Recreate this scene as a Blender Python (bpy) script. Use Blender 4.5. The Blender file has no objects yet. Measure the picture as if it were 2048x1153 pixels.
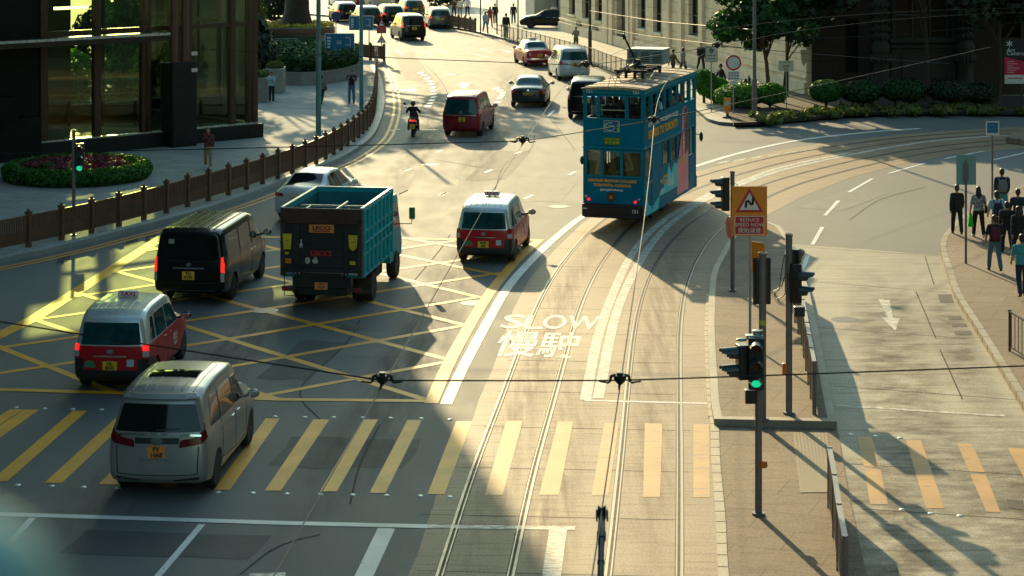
EXPO = 1.28
import bpy, bmesh, math, random
import numpy as np
from mathutils import Vector, Matrix
from mathutils.bvhtree import BVHTree
R = math.radians
PI = math.pi
random.seed(7)
S = bpy.context.scene
COL = S.collection
# ------------------------------------------------------------------ camera model (a shift lens held level)
H, F, HY, CX = 10.9, 4300.0, -218.0, 1024.0
def G(x, y, z=0.0):                       # point of the plane at height z that shows at photo pixel (x, y)
    Y = F*(H-z)/(y-HY)
    return Vector(((x-CX)*Y/F, Y, z))
def AT(x, y, Y):                          # point at distance Y that shows at photo pixel (x, y)
    return Vector(((x-CX)*Y/F, Y, H-(y-HY)*Y/F))
def DY(y, z=0.0): return F*(H-z)/(y-HY)
# ------------------------------------------------------------------ materials
MATS = {}
def nodes(name):
    m = bpy.data.materials.new(name); m.use_nodes = True
    nt = m.node_tree
    return m, nt, nt.nodes['Principled BSDF']
def mat(name, col, rough=.5, metal=0.0, var=.12, scale=6.0, bump=0.0, coat=0.0, spec=.5, emit=None, es=0.0, trans=0.0, rvar=.08):
    if name in MATS: return MATS[name]
    m, nt, b = nodes(name)
    L = nt.links
    tc = nt.nodes.new('ShaderNodeTexCoord')
    nz = nt.nodes.new('ShaderNodeTexNoise'); nz.inputs['Scale'].default_value = scale; nz.inputs['Detail'].default_value = 5; nz.inputs['Roughness'].default_value = .62
    L.new(tc.outputs['Object'], nz.inputs['Vector'])
    mr = nt.nodes.new('ShaderNodeMapRange'); mr.inputs[1].default_value = .3; mr.inputs[2].default_value = .7
    mr.inputs[3].default_value = 1-var; mr.inputs[4].default_value = 1+var
    L.new(nz.outputs['Fac'], mr.inputs[0])
    mx = nt.nodes.new('ShaderNodeMix'); mx.data_type = 'RGBA'; mx.blend_type = 'MULTIPLY'; mx.inputs[0].default_value = 1
    mx.inputs[6].default_value = (*col, 1); L.new(mr.outputs[0], mx.inputs[7])
    L.new(mx.outputs[2], b.inputs['Base Color'])
    r2 = nt.nodes.new('ShaderNodeMapRange'); r2.inputs[1].default_value = .3; r2.inputs[2].default_value = .7
    r2.inputs[3].default_value = max(.02, rough-rvar); r2.inputs[4].default_value = min(1, rough+rvar)
    L.new(nz.outputs['Fac'], r2.inputs[0]); L.new(r2.outputs[0], b.inputs['Roughness'])
    b.inputs['Metallic'].default_value = metal
    b.inputs['Specular IOR Level'].default_value = spec
    b.inputs['Coat Weight'].default_value = coat
    b.inputs['Coat Roughness'].default_value = .05
    if trans: b.inputs['Transmission Weight'].default_value = trans
    if emit: b.inputs['Emission Color'].default_value = (*emit, 1); b.inputs['Emission Strength'].default_value = es
    if bump:
        bp = nt.nodes.new('ShaderNodeBump'); bp.inputs['Strength'].default_value = bump; bp.inputs['Distance'].default_value = .02
        L.new(nz.outputs['Fac'], bp.inputs['Height']); L.new(bp.outputs[0], b.inputs['Normal'])
    MATS[name] = m
    return m
def ground_mat(name, c1, c2, c3, rough, stretch=(1, 1, 1), big=.12, fine=9.0, rot=0.0, bump=.25, streak=.5, speck=60.0, spec=.5, slab=None):
    """road surface: large stains, streaks stretched one way, a fine speckle."""
    m, nt, b = nodes(name); L = nt.links; N = nt.nodes.new
    tc = N('ShaderNodeTexCoord')
    mp = N('ShaderNodeMapping'); mp.inputs['Rotation'].default_value = (0, 0, rot); mp.inputs['Scale'].default_value = stretch
    L.new(tc.outputs['Object'], mp.inputs['Vector'])
    a = N('ShaderNodeTexNoise'); a.inputs['Scale'].default_value = big; a.inputs['Detail'].default_value = 6; a.inputs['Roughness'].default_value = .6
    L.new(tc.outputs['Object'], a.inputs['Vector'])
    s = N('ShaderNodeTexNoise'); s.inputs['Scale'].default_value = fine; s.inputs['Detail'].default_value = 4
    L.new(mp.outputs[0], s.inputs['Vector'])
    p = N('ShaderNodeTexNoise'); p.inputs['Scale'].default_value = speck; p.inputs['Detail'].default_value = 2
    L.new(tc.outputs['Object'], p.inputs['Vector'])
    cr = N('ShaderNodeValToRGB'); cr.color_ramp.elements[0].position = .34; cr.color_ramp.elements[1].position = .66
    cr.color_ramp.elements[0].color = (*c1, 1); cr.color_ramp.elements[1].color = (*c2, 1)
    L.new(a.outputs['Fac'], cr.inputs[0])
    m1 = N('ShaderNodeMix'); m1.data_type = 'RGBA'; m1.inputs[7].default_value = (*c3, 1)
    r1 = N('ShaderNodeMapRange'); r1.inputs[1].default_value = .5; r1.inputs[2].default_value = .75; r1.inputs[4].default_value = streak
    L.new(s.outputs['Fac'], r1.inputs[0]); L.new(r1.outputs[0], m1.inputs[0]); L.new(cr.outputs[0], m1.inputs[6])
    m2 = N('ShaderNodeMix'); m2.data_type = 'RGBA'; m2.blend_type = 'MULTIPLY'; m2.inputs[0].default_value = 1
    r2 = N('ShaderNodeMapRange'); r2.inputs[1].default_value = .3; r2.inputs[2].default_value = .7; r2.inputs[3].default_value = .72; r2.inputs[4].default_value = 1.28
    L.new(p.outputs['Fac'], r2.inputs[0]); L.new(m1.outputs[2], m2.inputs[6]); L.new(r2.outputs[0], m2.inputs[7])
    if slab:
        br = N('ShaderNodeTexBrick'); br.inputs['Scale'].default_value = 1; br.inputs['Brick Width'].default_value = slab; br.inputs['Row Height'].default_value = slab*.66; br.inputs['Mortar Size'].default_value = .012
        br.inputs['Color1'].default_value = (1, 1, 1, 1); br.inputs['Color2'].default_value = (.84, .84, .84, 1); br.inputs['Mortar'].default_value = (.5, .5, .5, 1)
        m5 = N('ShaderNodeMapping'); m5.inputs['Rotation'].default_value = (0, 0, rot or .35); L.new(tc.outputs['Object'], m5.inputs['Vector']); L.new(m5.outputs[0], br.inputs['Vector'])
        m4 = N('ShaderNodeMix'); m4.data_type = 'RGBA'; m4.blend_type = 'MULTIPLY'; m4.inputs[0].default_value = 1; L.new(m2.outputs[2], m4.inputs[6]); L.new(br.outputs[0], m4.inputs[7]); m2 = m4
    L.new(m2.outputs[2], b.inputs['Base Color'])
    r3 = N('ShaderNodeMapRange'); r3.inputs[1].default_value = .3; r3.inputs[2].default_value = .7; r3.inputs[3].default_value = rough-.035; r3.inputs[4].default_value = rough+.035
    L.new(s.outputs['Fac'], r3.inputs[0]); L.new(r3.outputs[0], b.inputs['Roughness'])
    b.inputs['Specular IOR Level'].default_value = spec
    ad = N('ShaderNodeMath'); ad.operation = 'MULTIPLY_ADD'; ad.inputs[1].default_value = .12
    L.new(s.outputs['Fac'], ad.inputs[0]); L.new(p.outputs['Fac'], ad.inputs[2])
    bp = N('ShaderNodeBump'); bp.inputs['Strength'].default_value = bump; bp.inputs['Distance'].default_value = .01
    L.new(ad.outputs[0], bp.inputs['Height']); L.new(bp.outputs[0], b.inputs['Normal'])
    MATS[name] = m
    return m
def worn_mat(name, col, under, wear=.42, rough=.6, stretch=(6, 1.2, 1)):
    """road paint with scuffed places where the surface below shows."""
    m, nt, b = nodes(name); L = nt.links; N = nt.nodes.new
    tc = N('ShaderNodeTexCoord')
    mp = N('ShaderNodeMapping'); mp.inputs['Scale'].default_value = stretch; L.new(tc.outputs['Object'], mp.inputs['Vector'])
    a = N('ShaderNodeTexNoise'); a.inputs['Scale'].default_value = 1.3; a.inputs['Detail'].default_value = 8; a.inputs['Roughness'].default_value = .72
    L.new(mp.outputs[0], a.inputs['Vector'])
    r = N('ShaderNodeMapRange'); r.inputs[1].default_value = wear-.06; r.inputs[2].default_value = wear+.05; L.new(a.outputs['Fac'], r.inputs[0])
    g = N('ShaderNodeTexNoise'); g.inputs['Scale'].default_value = .8; g.inputs['Detail'].default_value = 5; L.new(tc.outputs['Object'], g.inputs['Vector'])
    gr = N('ShaderNodeMapRange'); gr.inputs[1].default_value = .3; gr.inputs[2].default_value = .7; gr.inputs[3].default_value = .78; gr.inputs[4].default_value = 1.1; L.new(g.outputs['Fac'], gr.inputs[0])
    mu = N('ShaderNodeMix'); mu.data_type = 'RGBA'; mu.blend_type = 'MULTIPLY'; mu.inputs[0].default_value = 1; mu.inputs[6].default_value = (*col, 1); L.new(gr.outputs[0], mu.inputs[7])
    mx = N('ShaderNodeMix'); mx.data_type = 'RGBA'; mx.inputs[6].default_value = (*under, 1)
    L.new(r.outputs[0], mx.inputs[0]); L.new(mu.outputs[2], mx.inputs[7]); L.new(mx.outputs[2], b.inputs['Base Color'])
    b.inputs['Roughness'].default_value = rough
    MATS[name] = m
    return m
def glass_mat(name, tint, refl=.06, rough=.03):
    """a thin pane: lets light straight through (tinted), mirrors more at grazing angles."""
    m, nt, b = nodes(name); L = nt.links; N = nt.nodes.new
    out = nt.nodes['Material Output']; nt.nodes.remove(b)
    t = N('ShaderNodeBsdfTransparent'); t.inputs[0].default_value = (*tint, 1)
    g = N('ShaderNodeBsdfGlossy'); g.inputs['Roughness'].default_value = rough; g.inputs[0].default_value = (.9, .95, .93, 1)
    f = N('ShaderNodeFresnel'); f.inputs[0].default_value = 1.5
    mx = N('ShaderNodeMixShader'); a = N('ShaderNodeMath'); a.operation = 'ADD'; a.inputs[1].default_value = refl-.04; a.use_clamp = True
    L.new(f.outputs[0], a.inputs[0]); L.new(a.outputs[0], mx.inputs[0]); L.new(t.outputs[0], mx.inputs[1]); L.new(g.outputs[0], mx.inputs[2])
    L.new(mx.outputs[0], out.inputs[0])
    MATS[name] = m
    return m
def leaf_mat(name, c1, c2, rough=.55, trans=.25):
    m, nt, b = nodes(name); L = nt.links; N = nt.nodes.new
    ge = N('ShaderNodeNewGeometry')
    cr = N('ShaderNodeValToRGB'); cr.color_ramp.elements[0].color = (*c1, 1); cr.color_ramp.elements[1].color = (*c2, 1)
    L.new(ge.outputs['Random Per Island'], cr.inputs[0]); L.new(cr.outputs[0], b.inputs['Base Color'])
    b.inputs['Roughness'].default_value = rough
    out = nt.nodes['Material Output']
    tr = N('ShaderNodeBsdfTranslucent'); L.new(cr.outputs[0], tr.inputs[0])
    mx = N('ShaderNodeMixShader'); mx.inputs[0].default_value = trans
    L.new(b.outputs[0], mx.inputs[1]); L.new(tr.outputs[0], mx.inputs[2]); L.new(mx.outputs[0], out.inputs[0])
    MATS[name] = m
    return m
# ------------------------------------------------------------------ mesh builder
def smooth(me, ang=38):
    me.polygons.foreach_set('use_smooth', [True]*len(me.polygons))
    try: me.set_sharp_from_angle(angle=R(ang))
    except Exception: pass
def link(name, me, m=None, parent=None, ang=38, loc=None):
    o = bpy.data.objects.new(name, me); COL.objects.link(o)
    if m is not None:
        me.materials.clear()
        for k in (m if isinstance(m, (list, tuple)) else [m]): me.materials.append(k)
    if ang: smooth(me, ang)
    if parent is not None: o.parent = parent
    if loc is not None: o.location = loc
    return o
class MB:
    def __init__(s): s.v = []; s.f = []; s.mi = []
    def add(s, vs, fs, mi=0):
        k = len(s.v); s.v += [tuple(v) for v in vs]
        for f in fs: s.f.append(tuple(i+k for i in f)); s.mi.append(mi)
        return s
    def quad(s, a, b, c, d, mi=0): return s.add([a, b, c, d], [(0, 1, 2, 3)], mi)
    def box(s, c, d, rz=0.0, mi=0, M=None):
        x, y, z = d[0]/2, d[1]/2, d[2]/2
        pts = [Vector(p) for p in ((-x,-y,-z),(x,-y,-z),(x,y,-z),(-x,y,-z),(-x,-y,z),(x,-y,z),(x,y,z),(-x,y,z))]
        if rz: pts = [Matrix.Rotation(rz, 3, 'Z') @ p for p in pts]
        if M is not None: pts = [M @ p for p in pts]
        c = Vector(c)
        return s.add([p+c for p in pts], [(3,2,1,0),(4,5,6,7),(0,1,5,4),(1,2,6,5),(2,3,7,6),(3,0,4,7)], mi)
    def cyl(s, p0, p1, r0, r1=None, n=12, cap=True, mi=0):
        p0, p1 = Vector(p0), Vector(p1); r1 = r0 if r1 is None else r1
        d = (p1-p0); d = d.normalized() if d.length > 1e-9 else Vector((0,0,1))
        u = d.orthogonal().normalized(); w = d.cross(u)
        vs = []
        for p, r in ((p0, r0), (p1, r1)):
            for i in range(n):
                a = 2*PI*i/n; vs.append(p+u*(r*math.cos(a))+w*(r*math.sin(a)))
        fs = [(i, (i+1) % n, n+(i+1) % n, n+i) for i in range(n)]
        if cap: fs += [tuple(range(n-1, -1, -1)), tuple(range(n, 2*n))]
        return s.add(vs, fs, mi)
    def tube(s, pts, r, n=8, mi=0, closed=False):
        pts = [Vector(p) for p in pts]; k = len(pts); vs = []; u = None
        for i, p in enumerate(pts):
            a = pts[i-1] if (i > 0 or closed) else p; b = pts[(i+1) % k] if (i < k-1 or closed) else p
            d = (b-a).normalized()
            if u is None: u = d.orthogonal().normalized()
            u = (u-d*u.dot(d)).normalized(); w = d.cross(u)
            rr = r[i] if isinstance(r, (list, tuple)) else r
            for j in range(n):
                t = 2*PI*j/n; vs.append(p+u*(rr*math.cos(t))+w*(rr*math.sin(t)))
        fs = []
        for i in range(k if closed else k-1):
            i2 = (i+1) % k
            fs += [(i*n+j, i*n+(j+1) % n, i2*n+(j+1) % n, i2*n+j) for j in range(n)]
        if not closed: fs += [tuple(range(n-1, -1, -1)), tuple(range((k-1)*n, k*n))]
        return s.add(vs, fs, mi)
    def prism(s, poly, z0, z1, mi=0):     # poly: list of (x, y); z0/z1 bottom and top
        n = len(poly)
        ar = sum(poly[i][0]*poly[(i+1) % n][1]-poly[(i+1) % n][0]*poly[i][1] for i in range(n))
        if ar < 0: poly = list(reversed(poly))
        vs = [(p[0], p[1], z0) for p in poly]+[(p[0], p[1], z1) for p in poly]
        return s.add(vs, [tuple(range(n-1, -1, -1)), tuple(range(n, 2*n))]+[(i, (i+1) % n, n+(i+1) % n, n+i) for i in range(n)], mi)
    def lathe(s, prof, c=(0,0,0), axis='Z', n=20, mi=0):   # prof: list of (r, h)
        c = Vector(c); vs = []; k = len(prof)
        for r, h in prof:
            for i in range(n):
                a = 2*PI*i/n; x, y = r*math.cos(a), r*math.sin(a)
                p = Vector((x, y, h)) if axis == 'Z' else (Vector((h, x, y)) if axis == 'X' else Vector((x, h, y)))
                vs.append(p+c)
        fs = []
        for j in range(k-1):
            for i in range(n): fs.append((j*n+i, j*n+(i+1) % n, (j+1)*n+(i+1) % n, (j+1)*n+i))
        fs += [tuple(range(n-1, -1, -1)), tuple(range((k-1)*n, k*n))]
        return s.add(vs, fs, mi)
    def ell(s, c, r, nu=14, nv=9, mi=0, fn=None):
        c = Vector(c); vs = []
        for j in range(nv+1):
            ph = -PI/2+PI*j/nv
            for i in range(nu):
                th = 2*PI*i/nu
                d = Vector((math.cos(ph)*math.cos(th), math.cos(ph)*math.sin(th), math.sin(ph)))
                k = fn(d) if fn else 1
                vs.append(c+Vector((d.x*r[0], d.y*r[1], d.z*r[2]))*k)
        fs = []
        for j in range(nv):
            for i in range(nu): fs.append((j*nu+i, j*nu+(i+1) % nu, (j+1)*nu+(i+1) % nu, (j+1)*nu+i))
        return s.add(vs, fs, mi)
    def mesh(s, name='m'):
        me = bpy.data.meshes.new(name); me.from_pydata(s.v, [], s.f)
        if any(s.mi): me.polygons.foreach_set('material_index', s.mi)
        me.update(); return me
    def build(s, name, m, parent=None, ang=38, bevel=0.0, loc=None):
        o = link(name, s.mesh(name), m, parent, ang, loc)
        if bevel:
            b = o.modifiers.new('bevel', 'BEVEL'); b.width = bevel; b.segments = 2; b.limit_method = 'ANGLE'; b.angle_limit = R(40)
        return o
def baked(o):
    dg = bpy.context.evaluated_depsgraph_get(); dg.update()
    return bpy.data.meshes.new_from_object(o.evaluated_get(dg))
def drop(o):
    me = o.data; bpy.data.objects.remove(o)
    if me and me.users == 0: bpy.data.meshes.remove(me)
# ------------------------------------------------------------------ tags
def tag(o, label=None, cat=None, group=None, kind=None):
    if label: o['label'] = label
    if cat: o['category'] = cat
    if group: o['group'] = group
    if kind: o['kind'] = kind
    return o
def root(name, label, cat, loc=(0, 0, 0), rz=0.0, group=None):
    o = bpy.data.objects.new(name, None); COL.objects.link(o); o.empty_display_size = .2
    o.location = loc; o.rotation_euler = (0, 0, rz)
    return tag(o, label, cat, group)
KIDS = {}
def copy_tree(o, parent=None):
    c = o.copy(); COL.objects.link(c)
    if parent is not None: c.parent = parent
    for ch in list(o.children): copy_tree(ch, c)
    return c
def struct(name, mb, m, **k):
    return tag(mb.build(name, m, **k), kind='structure')
# ------------------------------------------------------------------ curves and ribbons
def cr_spline(pts, step=.6):
    pts = [Vector(p) for p in pts]
    P = [pts[0]*2-pts[1]]+pts+[pts[-1]*2-pts[-2]]
    out = []
    for i in range(1, len(P)-2):
        a, b, c, d = P[i-1], P[i], P[i+1], P[i+2]
        n = max(1, int((c-b).length/step))
        for k in range(n):
            t = k/n
            out.append(.5*((2*b)+(c-a)*t+(2*a-5*b+4*c-d)*t*t+(3*b-a-3*c+d)*t**3))
    out.append(pts[-1]); return out
def relax(pts, n=3):
    pts = [p.copy() for p in pts]
    for _ in range(n):
        q = [p.copy() for p in pts]
        for i in range(1, len(pts)-1): pts[i] = (q[i-1]+q[i]*2+q[i+1])/4
    return pts
def px(poly, z=0.0): return [G(x, y, z) for x, y in poly]
def offset(pts, d):
    out = []
    for i, p in enumerate(pts):
        a = pts[max(0, i-1)]; b = pts[min(len(pts)-1, i+1)]
        t = (b-a); t.z = 0; t.normalize()
        out.append(p+Vector((t.y, -t.x, 0))*d)       # positive: to the right of travel
    return out
def ribbon(mb, pts, w, z, o=0.0, mi=0):
    a = offset(pts, o-w/2); b = offset(pts, o+w/2)
    vs = []
    for p, q in zip(a, b): vs += [(p.x, p.y, z), (q.x, q.y, z)]
    return mb.add(vs, [(2*i, 2*i+1, 2*i+3, 2*i+2) for i in range(len(pts)-1)], mi)
def wall(mb, pts, w, z0, z1, o=0.0, mi=0):            # a solid strip standing along a path
    a = offset(pts, o-w/2); b = offset(pts, o+w/2); vs = []
    for p, q in zip(a, b): vs += [(p.x, p.y, z0), (q.x, q.y, z0), (q.x, q.y, z1), (p.x, p.y, z1)]
    fs = []; n = len(pts)
    for i in range(n-1):
        k = 4*i
        for j in range(4): fs.append((k+j, k+(j+1) % 4, k+4+(j+1) % 4, k+4+j))
    fs += [(0, 1, 2, 3), (4*n-1, 4*n-2, 4*n-3, 4*n-4)]
    return mb.add(vs, fs, mi)
def walk(pts, d):                                     # points every d metres along a path, with headings
    out = []; acc = 0.0; nxt = 0.0
    for a, b in zip(pts, pts[1:]):
        L = (b-a).length
        while nxt <= acc+L:
            t = (nxt-acc)/L if L else 0; out.append((a.lerp(b, t), (b-a).normalized())); nxt += d
        acc += L
    return out
# ------------------------------------------------------------------ lettering (built from Blender's own font)
def text_mesh(s, size=1.0, extrude=.004, align='CENTER', bold=0.0, sx=1.0, space=1.0):
    cu = bpy.data.curves.new('t', 'FONT'); cu.body = s; cu.size = size; cu.extrude = extrude; cu.align_x = align; cu.align_y = 'CENTER'
    cu.offset = bold; cu.space_character = space; cu.resolution_u = 3
    o = bpy.data.objects.new('t', cu); COL.objects.link(o)
    me = baked(o); bpy.data.objects.remove(o); bpy.data.curves.remove(cu)
    if sx != 1.0: me.transform(Matrix.Diagonal((sx, 1, 1, 1)))
    return me
def text(name, s, size, m, parent=None, loc=(0,0,0), rot=(PI/2, 0, 0), **k):
    me = text_mesh(s, size, **k)
    o = link(name, me, m, parent, None); o.location = loc; o.rotation_euler = rot
    return o
def leaf_cloud(clumps, size=.12, rng=None, aspect=1.7, up=.35, shell=.55):
    """many small leaf faces spread through ellipsoids: clumps = (centre, radii, count)."""
    rng = rng or np.random.default_rng(3)
    V = []
    for c, r, n in clumps:
        d = rng.normal(size=(n, 3)); d /= np.linalg.norm(d, axis=1)[:, None]
        rad = shell+(1-shell)*rng.random(n)**.6
        p = np.array(c)+d*np.array(r)*rad[:, None]
        nn = d+rng.normal(size=(n, 3))*.55+np.array((0, 0, up)); nn /= np.linalg.norm(nn, axis=1)[:, None]
        t = np.cross(nn, rng.normal(size=(n, 3))); t /= np.linalg.norm(t, axis=1)[:, None]
        b = np.cross(nn, t); s = size*(.55+.8*rng.random(n))[:, None]
        V.append(np.stack([p-t*s*aspect/2, p-b*s*.5+nn*s*.1, p+t*s*aspect/2, p+b*s*.5+nn*s*.1], 1).reshape(-1, 3))
    V = np.concatenate(V); k = len(V)//4
    me = bpy.data.meshes.new('leaves'); me.vertices.add(len(V)); me.vertices.foreach_set('co', V.ravel())
    me.loops.add(4*k); me.loops.foreach_set('vertex_index', np.arange(4*k)); me.polygons.add(k)
    me.polygons.foreach_set('loop_start', np.arange(0, 4*k, 4)); me.polygons.foreach_set('loop_total', np.full(k, 4))
    me.update(calc_edges=True); return me
# ------------------------------------------------------------------ camera, light
cam = bpy.data.cameras.new('camera'); co = bpy.data.objects.new('camera', cam); COL.objects.link(co)
co.location = (0, 0, H); co.rotation_euler = (PI/2, 0, 0)
cam.sensor_width = 36; cam.lens = 36*F/2048; cam.shift_y = -(576.5-HY)/2048; cam.clip_end = 3000; cam.clip_start = .05
cam.dof.use_dof = True; cam.dof.focus_distance = 62; cam.dof.aperture_fstop = 5.0
S.camera = co
SUN_AZ, SUN_EL = R(-11.3), R(19.5)
sd = Vector((math.sin(SUN_AZ)*math.cos(SUN_EL), math.cos(SUN_AZ)*math.cos(SUN_EL), math.sin(SUN_EL)))
sl = bpy.data.lights.new('sun', 'SUN'); sl.energy = 2.75; sl.angle = R(.5); sl.color = (1.0, .77, .42)
so = bpy.data.objects.new('sun', sl); COL.objects.link(so); so.location = (-20, 60, 80); so.rotation_euler = (-sd).to_track_quat('-Z', 'Y').to_euler()
w = bpy.data.worlds.new('World'); S.world = w; w.use_nodes = True
wn = w.node_tree; bg = wn.nodes['Background']
sky = wn.nodes.new('ShaderNodeTexSky'); sky.sky_type = 'NISHITA'; sky.sun_disc = False; sky.sun_elevation = SUN_EL; sky.sun_rotation = SUN_AZ
sky.air_density = 1.6; sky.dust_density = 1.5; sky.ozone_density = 1.2
tint = wn.nodes.new('ShaderNodeMix'); tint.data_type = 'RGBA'; tint.blend_type = 'MULTIPLY'; tint.inputs[0].default_value = 1; tint.inputs[7].default_value = (.76, 1.0, 1.0, 1)
wn.links.new(sky.outputs[0], tint.inputs[6]); wn.links.new(tint.outputs[2], bg.inputs[0]); bg.inputs[1].default_value = .115
S.view_settings.view_transform = 'Standard'; S.view_settings.look = 'None'; S.view_settings.gamma = 1; S.view_settings.exposure = EXPO
S.cycles.max_bounces = 8; S.cycles.transparent_max_bounces = 16; S.cycles.use_denoising = True; S.cycles.caustics_reflective = False; S.cycles.caustics_refractive = False
S.cycles.sample_clamp_indirect = 6
# ------------------------------------------------------------------ ground materials
M_asph = ground_mat('asphalt', (.092, .099, .094), (.128, .133, .122), (.16, .16, .145), .75, (1, .35, 1), .10, 1.6, bump=.3, streak=.25, speck=45)
M_conc = ground_mat('trackbed_concrete', (.19, .125, .068), (.30, .205, .115), (.11, .07, .036), .66, (.5, 5, 1), .09, 1.7, bump=.3, streak=.6, speck=30)
M_rconc = ground_mat('road_concrete', (.24, .21, .145), (.42, .38, .275), (.12, .09, .06), .68, (.28, 4, 1), .12, 1.3, rot=R(-14), bump=.12, streak=.6, speck=25)
M_pave = ground_mat('pavement_slabs', (.26, .275, .25), (.36, .365, .325), (.19, .195, .175), .86, (1, 1, 1), .15, 2.2, bump=.15, streak=.35, speck=20, spec=.3, slab=1.2)
M_pave2 = ground_mat('pavement_warm', (.18, .128, .078), (.26, .19, .12), (.11, .075, .045), .8, (.6, 3, 1), .14, 1.9, bump=.2, streak=.5, speck=25, spec=.4, slab=1.6)
M_kerb = ground_mat('kerb_granite', (.28, .28, .25), (.38, .37, .33), (.2, .19, .17), .6, (1, 1, 1), .5, 3, bump=.2, streak=.3, speck=40)
M_kerbw = ground_mat('kerb_warm', (.26, .215, .15), (.36, .30, .215), (.22, .18, .12), .6, (1, 1, 1), .5, 3, bump=.2, streak=.4, speck=40)
M_yel = worn_mat('yellow_road_paint', (.80, .35, .012), (.11, .085, .07), .33)
M_yel2 = worn_mat('yellow_stripe_paint', (.50, .245, .035), (.16, .13, .085), .40, stretch=(1.2, 5, 1))
M_wht = worn_mat('white_road_paint', (.72, .72, .66), (.2, .18, .14), .36)
M_wht2 = worn_mat('faded_white_paint', (.68, .66, .57), (.24, .2, .14), .50, stretch=(3, 9, 1))
M_steel = mat('rail_steel', (.16, .135, .11), .5, .7, .1, 3)
M_groove = mat('rail_groove', (.03, .026, .022), .8)
M_joint = mat('road_joint', (.035, .03, .024), .9)
M_stud = mat('crossing_stud', (.62, .63, .60), .35, .4)
# ------------------------------------------------------------------ ground sheets
struct('ground', MB().quad((-900, -200, -.06), (900, -200, -.06), (900, 1600, -.06), (-900, 1600, -.06)), M_asph, ang=0)
struct('road', MB().quad((-120, -5, 0), (90, -5, 0), (90, 420, 0), (-120, 420, 0)), M_asph, ang=0)
def sheet(name, poly, z, m):
    return struct(name, MB().add([(p[0], p[1], z) for p in poly], [tuple(range(len(poly)))]), m, ang=0)
isl_l = [(1480, 1500), (1447, 1153), (1441, 1040), (1432, 929), (1429, 853), (1423, 818), (1417, 707), (1416, 660), (1419, 594), (1422, 564), (1428, 544), (1440, 522), (1460, 488)]
bed = [(740, 1400), (815, 1153), (836, 1109), (846, 1075), (859, 1033), (866, 1016), (870, 999), (905, 921), (943, 847), (958, 799), (985, 740), (1027, 619), (1058, 560), (1110, 500), (1165, 447), (1235, 402), (1330, 362), (1396, 343), (1464, 325), (1560, 301), (1640, 288), (1700, 281), (1800, 270), (1900, 262), (2048, 254), (2500, 240),
       (2500, 276), (2048, 297), (1900, 311), (1800, 330), (1700, 356), (1600, 396), (1540, 428), (1490, 455)]
sheet('tram_trackbed', [p.xy for p in px(bed)]+[p.xy for p in px(list(reversed(isl_l)))], .004, M_conc)
isl_r = [(1560, 462), (1585, 497), (1601, 540), (1618, 595), (1642, 702), (1658, 790), (1672, 858)]
low_r = [(1677, 868), (1686, 925), (1700, 1002), (1716, 1075), (1734, 1153), (1800, 1450)]
kerbR = [(2300, 330), (2110, 352), (2048, 378), (2000, 400), (1960, 420), (1925, 440), (1905, 459), (1888, 477), (1881, 494), (1882, 515), (1894, 550), (1908, 595), (1950, 663), (1991, 730), (2048, 825), (2120, 960), (2200, 1153), (2300, 1450)]
rr = [(1583, 489), (1740, 500), (1881, 512), (1894, 550), (1908, 595), (1950, 663), (1991, 730), (2048, 825), (2120, 960), (2200, 1153), (2300, 1450), (1800, 1450), (1734, 1153), (1716, 1075), (1700, 1002), (1686, 925), (1677, 868), (1672, 858), (1658, 790), (1642, 702), (1618, 595), (1601, 540)]
sheet('side_road', [p.xy for p in px(rr)], .004, M_rconc)
# left pavement behind its kerb, following the double yellow line
YL = cr_spline([(-30, 36, 0), (-22, 49.6, 0), (-17.5, 57.6, 0), (-14.3, 62.9, 0), (-13.37, 64.56, 0), (-12.5, 66.4, 0), (-11.85, 68, 0), (-11.1, 69.6, 0), (-9.2, 74.9, 0), (-7, 84, 0), (-6.4, 86.6, 0), (-5.8, 91.5, 0), (-5.58, 96.7, 0), (-5.9, 108, 0), (-6.85, 122, 0), (-7.9, 132.5, 0)], .5)
YL = relax(YL, 8)
kL = offset(YL, -.52)
nose = [Vector(p) for p in ((-7.95, 135.6, 0), (-8.3, 137.2, 0), (-9.2, 138.3, 0), (-11, 139.5, 0))]
def slab(name, path, back, z, m):
    return struct(name, MB().prism([(p.x, p.y) for p in path]+back, -.05, z), m, ang=20)
kin = offset(kL, -.28)
slab('pavement', kin+[p+Vector((-.3, -.3, 0)) for p in nose], [(-30, 146), (-110, 175), (-110, 36)], .15, M_pave)
struct('kerb', wall(MB(), kL+nose, .3, -.05, .156, -.15), M_kerb)
# far pavement in front of the stone building and round the planted corner
kF = cr_spline([(-42, 232, 0), (-24, 198, 0), (-12, 181, 0), (-4.5, 169.8, 0), (-.55, 157.8, 0), (.9, 152, 0), (4.9, 135.8, 0), (6.3, 128, 0), (8.0, 119, 0), (9.1, 110.8, 0), (9.45, 104, 0), (9.6, 101.2, 0), (10.4, 99.8, 0), (12.7, 101.6, 0), (16.4, 104.2, 0), (20.5, 104.9, 0), (25, 104.5, 0), (45, 101, 0)], .6)
kFin = offset(kF, .3)
M_pave3 = ground_mat('pale_pavement_slabs', (.42, .37, .28), (.52, .46, .36), (.3, .26, .19), .8, (1, 1, 1), .14, 1.9, bump=.2, streak=.4, speck=25, spec=.4, slab=1.6)
slab('pavement', kFin, [(80, 100), (80, 260), (-30, 260)], .15, M_pave3)
struct('kerb', wall(MB(), kF, .3, -.05, .156, .15), M_kerb)
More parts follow.
